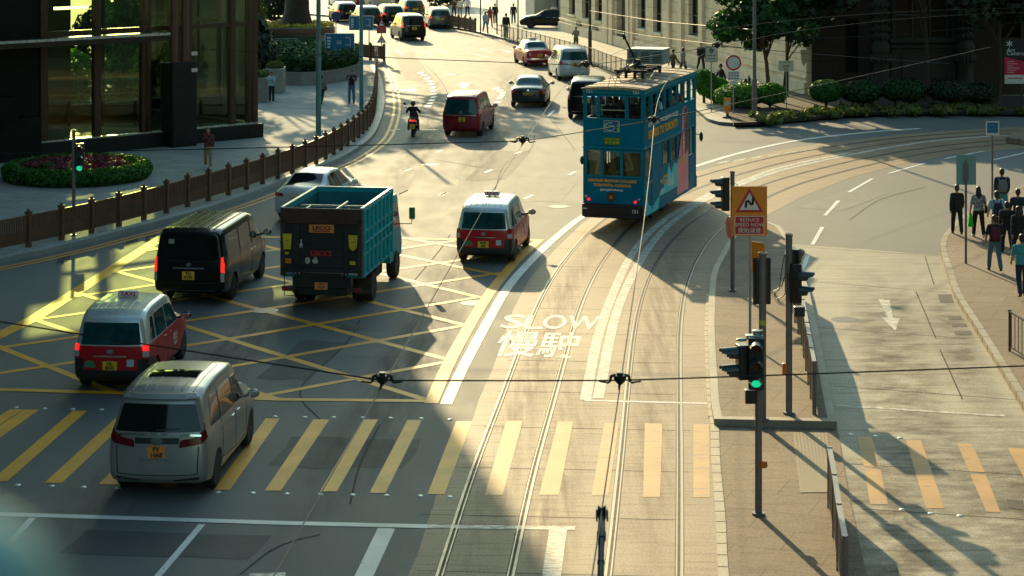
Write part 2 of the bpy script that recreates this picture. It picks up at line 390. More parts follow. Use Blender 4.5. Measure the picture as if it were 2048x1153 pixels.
# near right pavement
kR = cr_spline(px(kerbR), .5); kR = relax(kR, 4)
kRin = offset(kR, -.16)
slab('pavement', kRin, [(70, 20), (70, 82)], .15, M_pave2)
struct('kerb', wall(MB(), kR, .17, -.05, .156, -.085), M_kerbw)
mb = MB()
for p, d in walk(kR, .95): mb.box((p.x+.09*-d.y, p.y+.09*d.x, .08), (.012, .19, .158), math.atan2(d.y, d.x))
struct('kerb_joints', mb, M_joint, ang=0)
# traffic island between tram tracks and side road
iu = px(isl_l[4:]+[(1490, 458), (1525, 450)]+isl_r)
slab('traffic_island', iu, [], .15, M_pave2)
kq = [Vector((p.x, p.y, 0)) for p in iu]
struct('kerb', wall(wall(MB(), kq, .17, -.05, .158, .075), [kq[-1]+Vector((0, .1, 0)), kq[0]+Vector((0, .1, 0))], .24, -.05, .161, -.02), M_kerbw)
il = px(isl_l[:5]+[(1672, 864)]+low_r)
sheet('crossing_refuge', [p.xy for p in il], .022, M_pave2)
mb = MB()
for p, d in walk(cr_spline(px(list(reversed(isl_l[:9]))), .3), .62):
    mb.box((p.x, p.y, .012), (.17, .585, .05), math.atan2(d.y, d.x)-PI/2)
struct('kerb_stones', mb, M_kerbw)
mb = MB()
for a, b in (((1590, 866), (1660, 868)), ((1600, 990), (1668, 990))): pass
c0, c1, c2, c3 = G(1585, 868), G(1655, 869), G(1668, 988), G(1600, 989)
for i in range(10):
    t = (i+.5)/10; a = c0.lerp(c1, t); b = c3.lerp(c2, t); d = (b-a).normalized(); n = Vector((d.y, -d.x, 0))*.03
    mb.quad(*[Vector((v.x, v.y, .032)) for v in (a-n, a+n, b+n, b-n)])
struct('tactile_strip', mb, mat('tactile_tile', (.24, .19, .11), .7), ang=0)
# ------------------------------------------------------------------ rails
L1 = [(790, 1450), (882, 1153), (914, 1053), (947, 953), (990, 843), (1018, 763), (1040, 704), (1063, 646), (1081, 605), (1096, 575), (1120, 533.6), (1151.7, 494.7), (1190, 455), (1240, 420), (1310, 386), (1394, 355.7), (1460, 335.8), (1559.5, 311.8), (1639, 298.8), (1700, 287.5), (1800, 275), (1900, 266.5), (2048, 259), (2400, 246)]
L2 = [(945, 1450), (1018, 1153), (1043, 1030), (1070, 911), (1094, 830), (1117, 754), (1131, 700), (1144, 650), (1157.6, 609.6), (1171, 579.7), (1198, 531), (1229, 487), (1258.6, 453), (1310, 417), (1368, 385.6), (1396, 374.7), (1453.8, 355.7), (1519.6, 337.7), (1599, 317.8), (1700, 299), (1752, 292.5), (1823.8, 283), (1895.6, 276.5), (1967.5, 271.5), (2048, 268), (2400, 253)]
R1 = [(1185, 1450), (1222, 1153), (1234, 1030), (1245, 911), (1252, 820), (1258, 740), (1264.6, 679), (1273, 633), (1287.7, 584.6), (1307, 538), (1336, 492), (1380, 446), (1438, 410), (1523.6, 370.7), (1579.5, 352.7), (1699, 324), (1752, 311.5), (1823.8, 299), (1895.6, 290), (1985.5, 281), (2048, 277), (2400, 262)]
R2 = [(1348, 1450), (1353, 1153), (1355, 1030), (1357, 900), (1358, 800), (1358.5, 740), (1359, 679), (1362, 618.6), (1370, 570), (1384.8, 531), (1404, 497), (1428.5, 468), (1453, 444), (1485, 420), (1533.6, 394.6), (1579.5, 375), (1639, 355.7), (1700, 339.7), (1752, 327), (1823.8, 313), (1895.6, 301.5), (1967.5, 293), (2048, 287.5), (2400, 270)]
def resamp(pts, n):
    L = [0]
    for a, b in zip(pts, pts[1:]): L.append(L[-1]+(b-a).length)
    out = []; k = 0
    for i in range(n):
        t = L[-1]*i/(n-1)
        while k < len(L)-2 and L[k+1] < t: k += 1
        out.append(pts[k].lerp(pts[k+1], (t-L[k])/max(1e-9, L[k+1]-L[k])))
    return out
rails, tracks = MB(), []
grv = MB()
for A, B in ((L1, L2), (R1, R2)):
    a = cr_spline(px(A), .5); b = cr_spline(px(B), .5)
    a = relax(resamp(a, 260), 40); b = relax(resamp(b, 260), 40)
    mid = [(p+q)/2 for p, q in zip(a, b)]; tracks.append(mid)
    for sgn in (-1, 1):
        q = offset(mid, sgn*.565)
        ribbon(grv, q, .15, .0078)
        ribbon(rails, q, .05, .0125, sgn*.04)
        ribbon(rails, q, .026, .0125, -sgn*.045)
struct('tram_rails', rails, M_steel, ang=0); struct('rail_grooves', grv, M_groove, ang=0)
# slab joints across track bed and side road
mb = MB()
mid = [(p+q)/2 for p, q in zip(tracks[0], tracks[1])]
for p, d in walk(mid, 3.1)[2:34]:
    n = Vector((d.y, -d.x, 0)); w_ = random.uniform(2.0, 2.9)
    a, b = p-n*w_, p+n*random.uniform(1.9, 2.4); e = d*.013
    mb.quad(*[Vector((v.x, v.y, .0062)) for v in (a-e, b-e, b+e, a+e)])
for (x0, y0), (x1, y1) in (((1592, 494), (1878, 513)), ((1622, 564), (1893, 586)), ((1636, 656), (1934, 678)), ((1668, 773), (2040, 801)), ((1700, 929), (2110, 955)), ((1725, 1019), (2170, 1048)), ((1850, 513), (1868, 570)), ((1832, 584), (1872, 678)), ((1880, 700), (1925, 800))):
    a, b = G(x0, y0), G(x1, y1); d = (b-a).normalized(); e = Vector((-d.y, d.x, 0))*.018
    mb.quad(*[Vector((v.x, v.y, .0062)) for v in (a-e, b-e, b+e, a+e)])
struct('road_joints', mb, M_joint, ang=0)
# ------------------------------------------------------------------ painted markings
def line_mb(mb, pts, w, z, o=0): return ribbon(mb, relax(cr_spline(px(pts), .5), 4), w, z, o)
def seg(mb, a, b, w, z):
    a, b = G(*a), G(*b); d = (b-a).normalized(); n = Vector((d.y, -d.x, 0))*w/2
    return mb.quad(*[Vector((v.x, v.y, z)) for v in (a-n, a+n, b+n, b-n)])
def pq(mb, q, z): return mb.quad(*[G(x, y, 0)+Vector((0, 0, z)) for x, y in q])
hat = MB()
for a, b in (((-60, 672), (234, 788)), ((66, 639), (556, 800)), ((150, 585), (847, 799)), ((222, 541), (892, 719)), ((300, 495), (929, 651)), ((480, 481), (961, 596)), ((640, 478), (1002, 552)), ((820, 479), (1040, 515))):
    seg(hat, a, b, .22, .0075)
for a, b in (((-60, 756), (420, 685)), ((420, 685), (957, 595)), ((234, 774), (928, 652)), ((480, 801), (890, 725)), ((-60, 705), (420, 636)), ((420, 636), (1004, 546)), ((72, 640), (520, 578)), ((520, 578), (1040, 504)), ((150, 594), (528, 538)), ((528, 538), (911, 482)), ((233, 544), (700, 480)), ((285, 503), (470, 478))):
    seg(hat, a, b, .22, .0085)
struct('box_junction_hatching', hat, M_yel, ang=0)
bx = MB()
for a, b, w_ in (((-80, 710), (69, 637.5), .42), ((69, 637.5), (330, 472), .42), ((-80, 778), (234, 787), .26), ((234, 787), (560, 800), .26), ((560, 800), (868, 803), .24), ((330, 473), (1078, 481), .3)):
    seg(bx, a, b, w_, .0105)
line_mb(bx, [(862, 808), (884, 757), (912, 700), (968, 604), (1004, 555), (1040, 515), (1080, 480)], .30, .0112)
struct('box_junction_border', bx, M_yel, ang=0)
zb = MB()
for q in ([(20,820),(48,820),(-90,905),(-120,905)], [(48.5,820.5),(79,820.5),(-40,905),(-75,900)], [(145.6,822.7),(174.7,822.7),(14.5,964),(-20,964)], [(239,830),(268,830),(124.6,967),(89,967)], [(336,833),(365,833),(233,970),(197,970)],
          [(434,836),(463,836),(347,976),(315,976)], [(531,838),(560,838),(460,981),(428,981)], [(627,840),(659,840),(562,982.6),(529.5,982.6)], [(725.7,840),(756,840),(674,984),(640,984)], [(815,841),(844,841),(771,987),(739,987)], [(912,843.6),(945,843.6),(889,989.5),(855,989.5)]):
    pq(zb, q, .0085)
struct('crossing_stripes', zb, M_yel, ang=0)
zb = MB()
for q in ([(1013,843),(1045.6,843),(1005.6,991),(969,991)], [(1116,844),(1146.5,844),(1118,991),(1078,991)], [(1209,847),(1238,847),(1217,992.5),(1182.7,992.5)], [(1290,848),(1325,848),(1320,995),(1286,995)], [(1387,850),(1418,850),(1420,996),(1387,996)],
          [(1714,874),(1744,874),(1760,936),(1728,934)], [(1729,938),(1761,940),(1776,1010),(1740,1010)], [(1812,881),(1842,881),(1889,1018),(1852,1018)], [(1915,889),(1943.6,889),(1970,946),(1938,944)], [(1940,949),(1972,951),(2001,1026),(1973,1025)], [(2015.6,897),(2048,897),(2080,960),(2050,960)]):
    pq(zb, q, .0085)
struct('crossing_stripes', zb, M_yel2, ang=0)
sb = MB()
for x, y in ((32,815.6),(89,818),(145.6,819),(203,820),(550,834),(609,835),(667,835.5),(725.7,836),(781,837),(842,838),(900,840),(35.6,971),(103,973),(167,975),(235,977),(435,985.4),(505,987),(573,988.7),(640,989.5),(704.7,990.6),(773,992),(840.7,993),(900,995),(1702,870),(1752,873),(1800,877),(1688,1007),(1805,1020),(1862,1028),(1920,1033)):
    p = G(x, y); sb.lathe([(.0, .022), (.035, .02), (.055, .01), (.06, 0)][::-1], (p.x, p.y, 0), n=10)
struct('crossing_studs', sb, M_stud)
wl = MB()
line_mb(wl, [(892, 810), (922, 744), (965, 663), (1011, 582), (1045, 540), (1092, 493), (1140, 452), (1168, 432), (1240, 392), (1320, 358), (1396, 332), (1464, 311), (1549.6, 290), (1619, 278), (1699, 269), (1770, 262), (1840, 258)], .26, .0095)
for a, b, w_ in (((-40, 1028), (560, 1047), .22), ((560, 1047), (855, 1054), .22), ((404, 1050), (300, 1172), .12), ((65, 1037), (20, 1085), .12), ((773, 1058), (725, 1160), .30)): seg(wl, a, b, w_, .0088)
for a, b in (((1645,455),(1625,490)), ((1677,402),(1650,432)), ((1745,358),(1698,385)), ((1850,327),(1776,348)), ((1968,303),(1890,318)), ((2060,304),(1985,321)), ((1616,512),(1605,540))): seg(wl, a, b, .13, .0088)
for a, b in (((838,103),(868,110)),((960,98),(983,105)),((1001,99),(1022,106)),((952,110),(978,117)),((871,99),(894,106)),((790,103),(808,110)),((873,305),(885,301)),((810,343),(822,339)),((879,391),(892,386)),((970,346),(984,340)),((1032,308),(1041,304)),((1137,351),(1151,344)),((1049,398),(1065,391)),((880,392),(894,386)),((780,262),(800,259)),((850,260),(877,260)),((1096,233),(1108,222)),((730,452),(760,437))): seg(wl, a, b, .14, .0088)
for x, y in ((841,146),(848,151),(854,157),(859,163),(862,169),(865,176),(867,182),(868,189),(867,195),(864,201),(860,207),(856,213),(992,178),(1000,182),(1005,186),(1003,192),(999,197),(995.6,205)): seg(wl, (x-2.2, y+1.6), (x+2.2, y-1.6), .3, .0088)
# turn arrows on the far lanes
pq(wl, [(784,184),(822,181.5),(822,179.5),(784,181.5)], .0088); wl.add([G(815,185)+Vector((0,0,.0088)), G(833,184)+Vector((0,0,.0088)), G(824,174)+Vector((0,0,.0088))], [(0,1,2)])
pq(wl, [(921,176),(930,178),(940,168),(935,167)], .0089); wl.add([G(914,172)+Vector((0,0,.0088)), G(938,171)+Vector((0,0,.0088)), G(925,165)+Vector((0,0,.0088))], [(0,1,2)])
seg(wl, (1169, 802), (1415, 808), .12, .0088)
struct('white_lines', wl, M_wht, ang=0)
wf = MB()
dl = [[(1171,801),(1184,730),(1198,668),(1221,600.6),(1249,536),(1273,497),(1302,463),(1346,429),(1385,407),(1425,386),(1488,362),(1540,342),(1600,326.5),(1700,306)], [(1196,798),(1209,735),(1221,672.7),(1241.6,602),(1273,536),(1297,497),(1326.5,461),(1368,427),(1411.5,400),(1436,389),(1488,367.7),(1539.6,348),(1599.5,332),(1700,310.5),(1770,297),(1860,283.5),(1949.6,275.5),(2060,269)]]
line_mb(wf, dl[0], .24, .0088); line_mb(wf, dl[1], .24, .0092)
seg(wf, (1117, 1056), (1102, 1160), .30, .0088); seg(wf, (855, 1054), (1150, 1058), .2, .0096)
seg(wf, (1672, 812), (2010, 833), .14, .0088); pq(wf, [(500,1148),(572,1146),(566,1175),(488,1178)], .0088)
for i in range(9):
    x = 1430+i*34; pq(wf, [(x, 330-i*5.3), (x+24, 326-i*5.3), (x+30, 322-i*5.0), (x+8, 326-i*5.0)], .0088)
ar = [(1757,600),(1779,601),(1786,636),(1800,637),(1791,663),(1762,635),(1775,636)]
wf.add([G(x, y)+Vector((0, 0, .0088)) for x, y in ar], [(0, 1, 2, 6), (5, 6, 2, 3), (5, 3, 4)])
struct('faded_white_lines', wf, M_wht2, ang=0)
yl = MB(); ribbon(yl, YL, .12, .0088, -.02); ribbon(yl, YL, .12, .0088, .26)
kf2 = offset(kF, -.35)[60:]; ribbon(yl, kf2, .12, .0088); ribbon(yl, kf2, .12, .0088, -.25)
struct('double_yellow_lines', yl, M_yel, ang=0)
# SLOW written on the track bed, Latin letters over two Chinese characters
def road_text(s, x, y, wd, dp, rz):
    me = text_mesh(s, 1, extrude=0, bold=.012)
    co_ = np.empty(len(me.vertices)*3); me.vertices.foreach_get('co', co_); co_ = co_.reshape(-1, 3)
    lo, hi = co_.min(0), co_.max(0)
    co_[:, 0] = (co_[:, 0]-(lo[0]+hi[0])/2)/(hi[0]-lo[0])*wd; co_[:, 1] = (co_[:, 1]-(lo[1]+hi[1])/2)/(hi[1]-lo[1])*dp
    me.vertices.foreach_set('co', co_.ravel()); me.update()
    p = G(x, y); o = link('road_lettering', me, M_wht2b, None, 0); o.location = (p.x, p.y, .0095); o.rotation_euler = (0, 0, rz)
    return tag(o, kind='structure')
M_wht2b = worn_mat('lettering_paint', (.74, .73, .66), (.26, .19, .11), .46, stretch=(3, 3, 1))
for ch, x, y, wd in (('S', 1027, 644, .56), ('L', 1070, 645, .5), ('O', 1110, 645, .6), ('W', 1167, 647, .8)): road_text(ch, x, y, wd, 1.75, R(-5))
road_text('慢', 1036, 688, 1.0, 2.9, R(-5)); road_text('駛', 1120, 690, 1.0, 2.9, R(-5))
# grime: dark streaks with ragged edges where wheels and oil have marked the surfaces
def stain_mat(name, col, dens, sc):
    m, nt, b = nodes(name); L = nt.links; N = nt.nodes.new; out = nt.nodes['Material Output']
    tc = N('ShaderNodeTexCoord'); mp = N('ShaderNodeMapping'); mp.inputs['Scale'].default_value = sc; L.new(tc.outputs['Object'], mp.inputs[0])
    nz = N('ShaderNodeTexNoise'); nz.inputs['Scale'].default_value = 1; nz.inputs['Detail'].default_value = 8; nz.inputs['Roughness'].default_value = .7; L.new(mp.outputs[0], nz.inputs['Vector'])
    uv = N('ShaderNodeUVMap'); sp = N('ShaderNodeSeparateXYZ'); L.new(uv.outputs[0], sp.inputs[0])
    def bell(o):
        a = N('ShaderNodeMath'); a.operation = 'MULTIPLY_ADD'; a.inputs[1].default_value = 2; a.inputs[2].default_value = -1; L.new(o, a.inputs[0])
        c = N('ShaderNodeMath'); c.operation = 'MULTIPLY'; L.new(a.outputs[0], c.inputs[0]); L.new(a.outputs[0], c.inputs[1])
        d = N('ShaderNodeMath'); d.operation = 'SUBTRACT'; d.inputs[0].default_value = 1; d.use_clamp = True; L.new(c.outputs[0], d.inputs[1]); return d.outputs[0]
    k = N('ShaderNodeMath'); k.operation = 'MULTIPLY'; L.new(bell(sp.outputs[0]), k.inputs[0]); L.new(bell(sp.outputs[1]), k.inputs[1])
    r = N('ShaderNodeMapRange'); r.inputs[1].default_value = .38; r.inputs[2].default_value = .68; r.inputs[4].default_value = dens; L.new(nz.outputs['Fac'], r.inputs[0])
    q = N('ShaderNodeMath'); q.operation = 'MULTIPLY'; q.use_clamp = True; L.new(r.outputs[0], q.inputs[0]); L.new(k.outputs[0], q.inputs[1])
    b.inputs['Base Color'].default_value = (*col, 1); b.inputs['Roughness'].default_value = .85; b.inputs['Specular IOR Level'].default_value = .25
    t = N('ShaderNodeBsdfTransparent'); mx = N('ShaderNodeMixShader'); L.new(q.outputs[0], mx.inputs[0]); L.new(t.outputs[0], mx.inputs[1]); L.new(b.outputs[0], mx.inputs[2]); L.new(mx.outputs[0], out.inputs[0]); return m
def stain(path, w, m, z):
    pts = relax(cr_spline(px(path) if len(path[0]) == 2 else path, .8), 2); mb = MB(); ribbon(mb, pts, w, z); me = mb.mesh('stain'); uv = me.uv_layers.new(); n = len(pts)
    for li, l in enumerate(me.loops): uv.data[li].uv = (l.vertex_index % 2, (l.vertex_index//2)/(n-1))
    return tag(link('road_stain', me, m, None, 0), kind='structure')
M_st1 = stain_mat('brown_grime', (.07, .05, .032), .6, (1.1, 1.6, 1)); M_st2 = stain_mat('oil_grime', (.035, .033, .03), .5, (3, .35, 1)); M_st3 = stain_mat('brake_dust', (.10, .07, .042), .34, (6, .35, 1))
stain([(1745, 520), (1765, 620), (1795, 740), (1830, 880), (1880, 1060), (1930, 1250)], 2.2, M_st1, .0068)
stain([(1650, 900), (1700, 1000), (1760, 1150), (1830, 1350)], 2.6, M_st1, .0070)
stain([(1960, 820), (2010, 930), (2080, 1080), (2150, 1300)], 2.4, M_st1, .0069)
stain([(1860, 560), (1900, 660), (1950, 780), (2000, 880)], 1.2, M_st1, .0067)
stain([tuple(p) for p in tracks[0][6:150:8]], 1.0, M_st3, .0064); stain([tuple(p) for p in tracks[1][6:150:8]], 1.1, M_st3, .0064)
stain([tuple(p+Vector((1.05, 0, 0))) for p in tracks[0][2:70:6]], 1.2, M_st3, .0063)
stain([(560, 1153), (640, 1000), (740, 860), (830, 700), (900, 560), (960, 460)], 1.8, M_st2, .0069)
stain([(100, 1130), (250, 950), (380, 800), (520, 640), (640, 520)], 2.0, M_st2, .0067)
stain([(900, 420), (960, 320), (1000, 240), (1020, 180), (1010, 130)], 1.6, M_st2, .0069); stain([(760, 420), (820, 330), (860, 250), (870, 190), (850, 140)], 1.6, M_st2, .0068)
# tar seams, patched trenches and manhole covers
M_patch = ground_mat('asphalt_patch', (.05, .052, .05), (.075, .076, .07), (.10, .10, .09), .78, (1, 1, 1), .3, 2.5, bump=.3, streak=.3, speck=50)
M_patch2 = ground_mat('pale_asphalt_patch', (.12, .12, .108), (.15, .15, .135), (.09, .09, .08), .76, (1, 1, 1), .3, 2.5, bump=.3, streak=.3, speck=50)
pt = MB(); pt2 = MB(); prg = random.Random(5)
def blot(mb, c, w, d, rz, z=.0052):
    p = G(*c); q = []
    for a, b in ((-1, -1), (-.3, -1.06), (.4, -.96), (1, -1), (1.04, 0), (1, 1), (.2, .95), (-.5, 1.04), (-1, 1), (-.95, .1)): v = Matrix.Rotation(rz, 3, 'Z') @ Vector((a*w/2*prg.uniform(.96, 1.04), b*d/2*prg.uniform(.96, 1.04), 0)); q.append((p.x+v.x, p.y+v.y, z))
    mb.add(q, [tuple(range(10))])
for c, w, d, rz in (((690, 905), 2.6, 2.2, -.08), ((330, 1090), 3.2, 1.3, -.1), ((610, 720), 1.2, 4.2, -.15), ((1000, 330), 1.5, 9, -.12), ((930, 235), 1.0, 14, -.05), ((820, 130), 1.6, 22, .1)): blot(pt, c, w, d, rz)
for c, w, d, rz in (((760, 690), 1.6, 2.6, -.15), ((120, 1010), 2.4, 1.2, -.1), ((1080, 380), 2.2, 6, -.14), ((1690, 400), 1.6, 5, -.5), ((1040, 150), 1.4, 16, .1)): blot(pt2, c, w, d, rz)
struct('road_patches', pt, M_patch, ang=0); struct('road_patches', pt2, M_patch2, ang=0)
sm = MB()
for q in (((640, 840), (600, 780), (690, 690), (720, 640)), ((480, 1150), (560, 1090), (640, 1070)), ((700, 1010), (720, 930), (760, 850)), ((830, 560), (880, 500), (900, 470)), ((990, 380), (1010, 330), (1060, 300), (1070, 270)), ((870, 320), (930, 330), (1010, 345)), ((905, 240), (900, 200), (880, 160), (850, 130)), ((1150, 300), (1110, 250), (1080, 215)), ((1700, 440), (1760, 400), (1850, 375))):
    ribbon(sm, relax(cr_spline(px(q), .4), 1), .035, .0066)
struct('tar_seams', sm, M_joint, ang=0)
mh = MB()
for x, y in ((1118, 414), (530, 622), (706, 655), (1690, 640), (948, 607), (900, 150), (860, 330)):
    p = G(x, y); mh.lathe([(.36, 0), (.36, .0075), (.30, .009), (.02, .009)], (p.x, p.y, 0), n=24)
struct('manhole_covers', mh, mat('manhole_iron', (.07, .065, .055), .5, .5, .3, 12))
# drain covers
def grate(q, n=7):
    a, b, c, d = [G(x, y)+Vector((0, 0, .009)) for x, y in q]
    mb = MB(); mb.quad(a, b, c, d, 0)
    for i in range(n):
        t0, t1 = (i+.2)/n, (i+.7)/n
        mb.quad(*[v+Vector((0, 0, .004)) for v in (a.lerp(b, t0), a.lerp(b, t1), d.lerp(c, t1), d.lerp(c, t0))], 1)
    o = struct('drain_grate', mb, [M_groove, mat('cast_iron', (.10, .09, .08), .6, .4)], ang=0)
for q in ([(112,529),(137,523),(141,512),(118,517)], [(250,494),(275,487),(277,477),(254,484)], [(290,483),(312,477),(312,469),(292,475)], [(1880,606),(1908,606),(1903,590),(1876,590)], [(1898,640),(1926,640),(1922,633),(1895,633)], [(1905,655),(1935,655),(1931,648),(1902,648)], [(1911,671),(1945,671),(1941,663),(1908,663)], [(2018,1018),(2050,1022),(2046,1002),(2013,1000)]): grate(q)
def grate2(q):
    o = S.collection
grate([(1483,1015),(1510,1015),(1508,991),(1481,991)]); grate([(1521,1015),(1546,1015),(1543,992),(1520,992)])
# ------------------------------------------------------------------ glass-fronted building
M_dark = mat('dark_bronze_frame', (.045, .034, .026), .38, .6, .2, 4)
M_brz = mat('bronze_mullion', (.07, .038, .02), .45, .4, .2, 4)
M_dgran = mat('dark_granite', (.016, .016, .014), .5, 0, .3, 3, spec=.2)
M_black = mat('black_cladding', (.007, .007, .006), .5, 0, .3, 2, spec=.15)
M_floor = mat('polished_lobby_floor', (.05, .055, .045), .15, 0, .3, 2)
M_lobw = mat('added_lobby_wall', (.05, .045, .02), .55, 0, .35, .6)
M_sill = mat('pale_metal_sill', (.55, .55, .5), .3, .5)
M_glass = glass_mat('green_glass', (.72, .82, .54), .06)
M_refl = mat('pane_reflection_strip', (.8, .8, .6), .5, emit=(1, .95, .62), es=2.2)  # glow standing in for a bright reflection in the panes
A0 = Vector((-11.2, 93.9, .15)); BD = Vector((.73, .68, 0)).normalized(); BN = Vector((BD.y, -BD.x, 0))   # BN points out to the street
def fs(s, out=0.0, z=0.0): return A0-BD*s+BN*out+Vector((0, 0, z))
BRZ = math.atan2(BD.y, BD.x)
def fbox(mb, s0, s1, o0, o1, z0, z1, mi=0):
    c = fs((s0+s1)/2, (o0+o1)/2, (z0+z1)/2); return mb.box(c, (abs(s1-s0), abs(o1-o0), z1-z0), BRZ, mi)
tw = root('glass_building', 'dark glass-fronted office building with bronze mullions beside the left pavement', 'building', A0)
def tpart(name, mb, m, **k):
    o = mb.build(name, m, **k); o.parent = tw; o.matrix_parent_inverse = Matrix.Translation(-A0); return o
mb = MB(); fbox(mb, 0, 34, -3.2, 0.02, 13.6, 75); fbox(mb, 20, 34, -16, -3.2, 13.6, 75); tpart('tower', mb, M_black)  # unseen upper floors, shaped thin so low sun passes beneath
mb = MB(); fbox(mb, 10.75, 34, -9, .06, 0, 13.6); fbox(mb, 10.9, 34, .06, .5, 0, 1.7); fbox(mb, 12.2, 34, .06, .9, 1.7, 2.6); tpart('wall', mb, M_black)
mb = MB(); fbox(mb, 5.3, 7.3, -8.5, -6.5, 0, 13.6); fbox(mb, 8.6, 9.2, -8.5, -6.6, 0, 6.2); fbox(mb, 7.3, 10.7, -8.4, -8.0, 0, 5.6); fbox(mb, 8.4, 10.7, -8.4, -8.0, 9.6, 13.6); fbox(mb, 0, 7.3, -8.9, -8.7, .2, 1.0); tpart('added_lobby_wall', mb, M_lobw)  # added walls, placed so their gaps shape the sun patches outside
mb = MB(); fbox(mb, -.05, 10.75, -9, -.1, .18, .3); tpart('lobby_floor', mb, M_floor)
mb = MB(); fbox(mb, -.22, 10.85, -.2, .3, 0, .6); fbox(mb, -.3, .1, -9, -.2, 0, .6); tpart('plinth', mb, M_dgran, bevel=.02)
mb = MB(); fbox(mb, 0, 10.7, -.05, .16, .6, .655); tpart('sill', mb, M_sill)
fr = MB()
for s, w_ in ((10.55, .34), (8.05, .3), (5.82, .16), (5.55, .16), (3.5, .24), (1.28, .26), (.42, .12), (.08, .24)):
    fbox(fr, s-w_/2, s+w_/2, -.14, .13, .66, 13.6)
fbox(fr, 0, 10.6, -.1, .1, 4.86, 5.06); fbox(fr, 0, 10.6, -.1, .09, 9.3, 9.5)
tpart('mullion', fr, M_brz, bevel=.01)
fr = MB()
for o in (-2.2, -4.4, -6.6, -8.8): fbox(fr, -.02, .1, o-.1, o+.1, .66, 13.6)
for s in (2.2, 4.4): fbox(fr, s-.1, s+.1, -8.95, -8.8, .3, 13.6)
fbox(fr, -.01, .09, -8.8, -.14, 4.86, 5.06); tpart('rear_mullion', fr, M_dark)
for s0, s1 in ((8.2, 10.38), (5.9, 7.9), (3.62, 5.47), (1.41, 3.38), (.48, 1.15)):
    for z0, z1 in ((.66, 4.86), (5.06, 9.3), (9.5, 13.6)):
        g = MB(); fbox(g, s0, s1, -.02, .0, z0, z1); tpart('window', g, M_glass)
g = MB(); fbox(g, .02, .035, -8.7, -.2, .66, 13.5); tpart('window', g, M_glass)
cn = MB(); fbox(cn, 5.5, 20, .12, 1.5, 4.62, 4.86); fbox(cn, 5.5, 20, 1.5, 1.56, 4.56, 4.9); tpart('canopy', cn, M_dark, bevel=.01)
cn = MB(); fbox(cn, 5.5, 20, 1.56, 1.6, 4.78, 4.88); tpart('canopy_edge', cn, M_sill)
st = MB(); fbox(st, 3.72, 4.95, .0, .95, 0, 3.55); tpart('stone_pier', st, M_dgran, bevel=.04)
pp = MB()
for s in (4.05, 4.6): pp.cyl(fs(s, .5, 3.55), fs(s, .5, 13), .2, n=16)
tpart('round_column', pp, mat('oxide_column', (.13, .055, .035), .4, .2, .15, 3))
li = MB(); fbox(li, 6.3, 7.9, -3.6, -3.45, 5.7, 5.82); fbox(li, 9.1, 9.5, -3.6, -3.45, 5.75, 5.86); tpart('pane_reflection', li, M_refl)
vw = MB()
for z in (3.2, 3.9): vw.box(fs(3.9, .97, z), (.3, .1, .16), BRZ)
tpart('wall_lamp', vw, M_sill)
# ------------------------------------------------------------------ stone building along the far pavement
def wall_holes(L, Hh, holes, t=.5, mb=None):
    """a wall in the local XZ plane (outside at y=0, depth towards +y) with rectangular openings."""
    mb = mb or MB()
    xs = sorted({0, L, *[h[0] for h in holes], *[h[1] for h in holes]}); zs = sorted({0, Hh, *[h[2] for h in holes], *[h[3] for h in holes]})
    for i in range(len(xs)-1):
        for j in range(len(zs)-1):
            xm, zm = (xs[i]+xs[i+1])/2, (zs[j]+zs[j+1])/2
            if any(h[0] < xm < h[1] and h[2] < zm < h[3] for h in holes): continue
            mb.quad((xs[i], 0, zs[j]), (xs[i+1], 0, zs[j]), (xs[i+1], 0, zs[j+1]), (xs[i], 0, zs[j+1]))
            mb.quad((xs[i+1], t, zs[j]), (xs[i], t, zs[j]), (xs[i], t, zs[j+1]), (xs[i+1], t, zs[j+1]))
    for a, b, c, d in holes:
        mb.quad((a, 0, c), (a, t, c), (b, t, c), (b, 0, c)); mb.quad((a, 0, d), (b, 0, d), (b, t, d), (a, t, d))
        mb.quad((a, 0, c), (a, 0, d), (a, t, d), (a, t, c)); mb.quad((b, 0, c), (b, t, c), (b, t, d), (b, 0, d))
    for x in (0, L): mb.quad((x, 0, 0), (x, t, 0), (x, t, Hh), (x, 0, Hh))
    mb.quad((0, 0, Hh), (L, 0, Hh), (L, t, Hh), (0, t, Hh))
    return mb
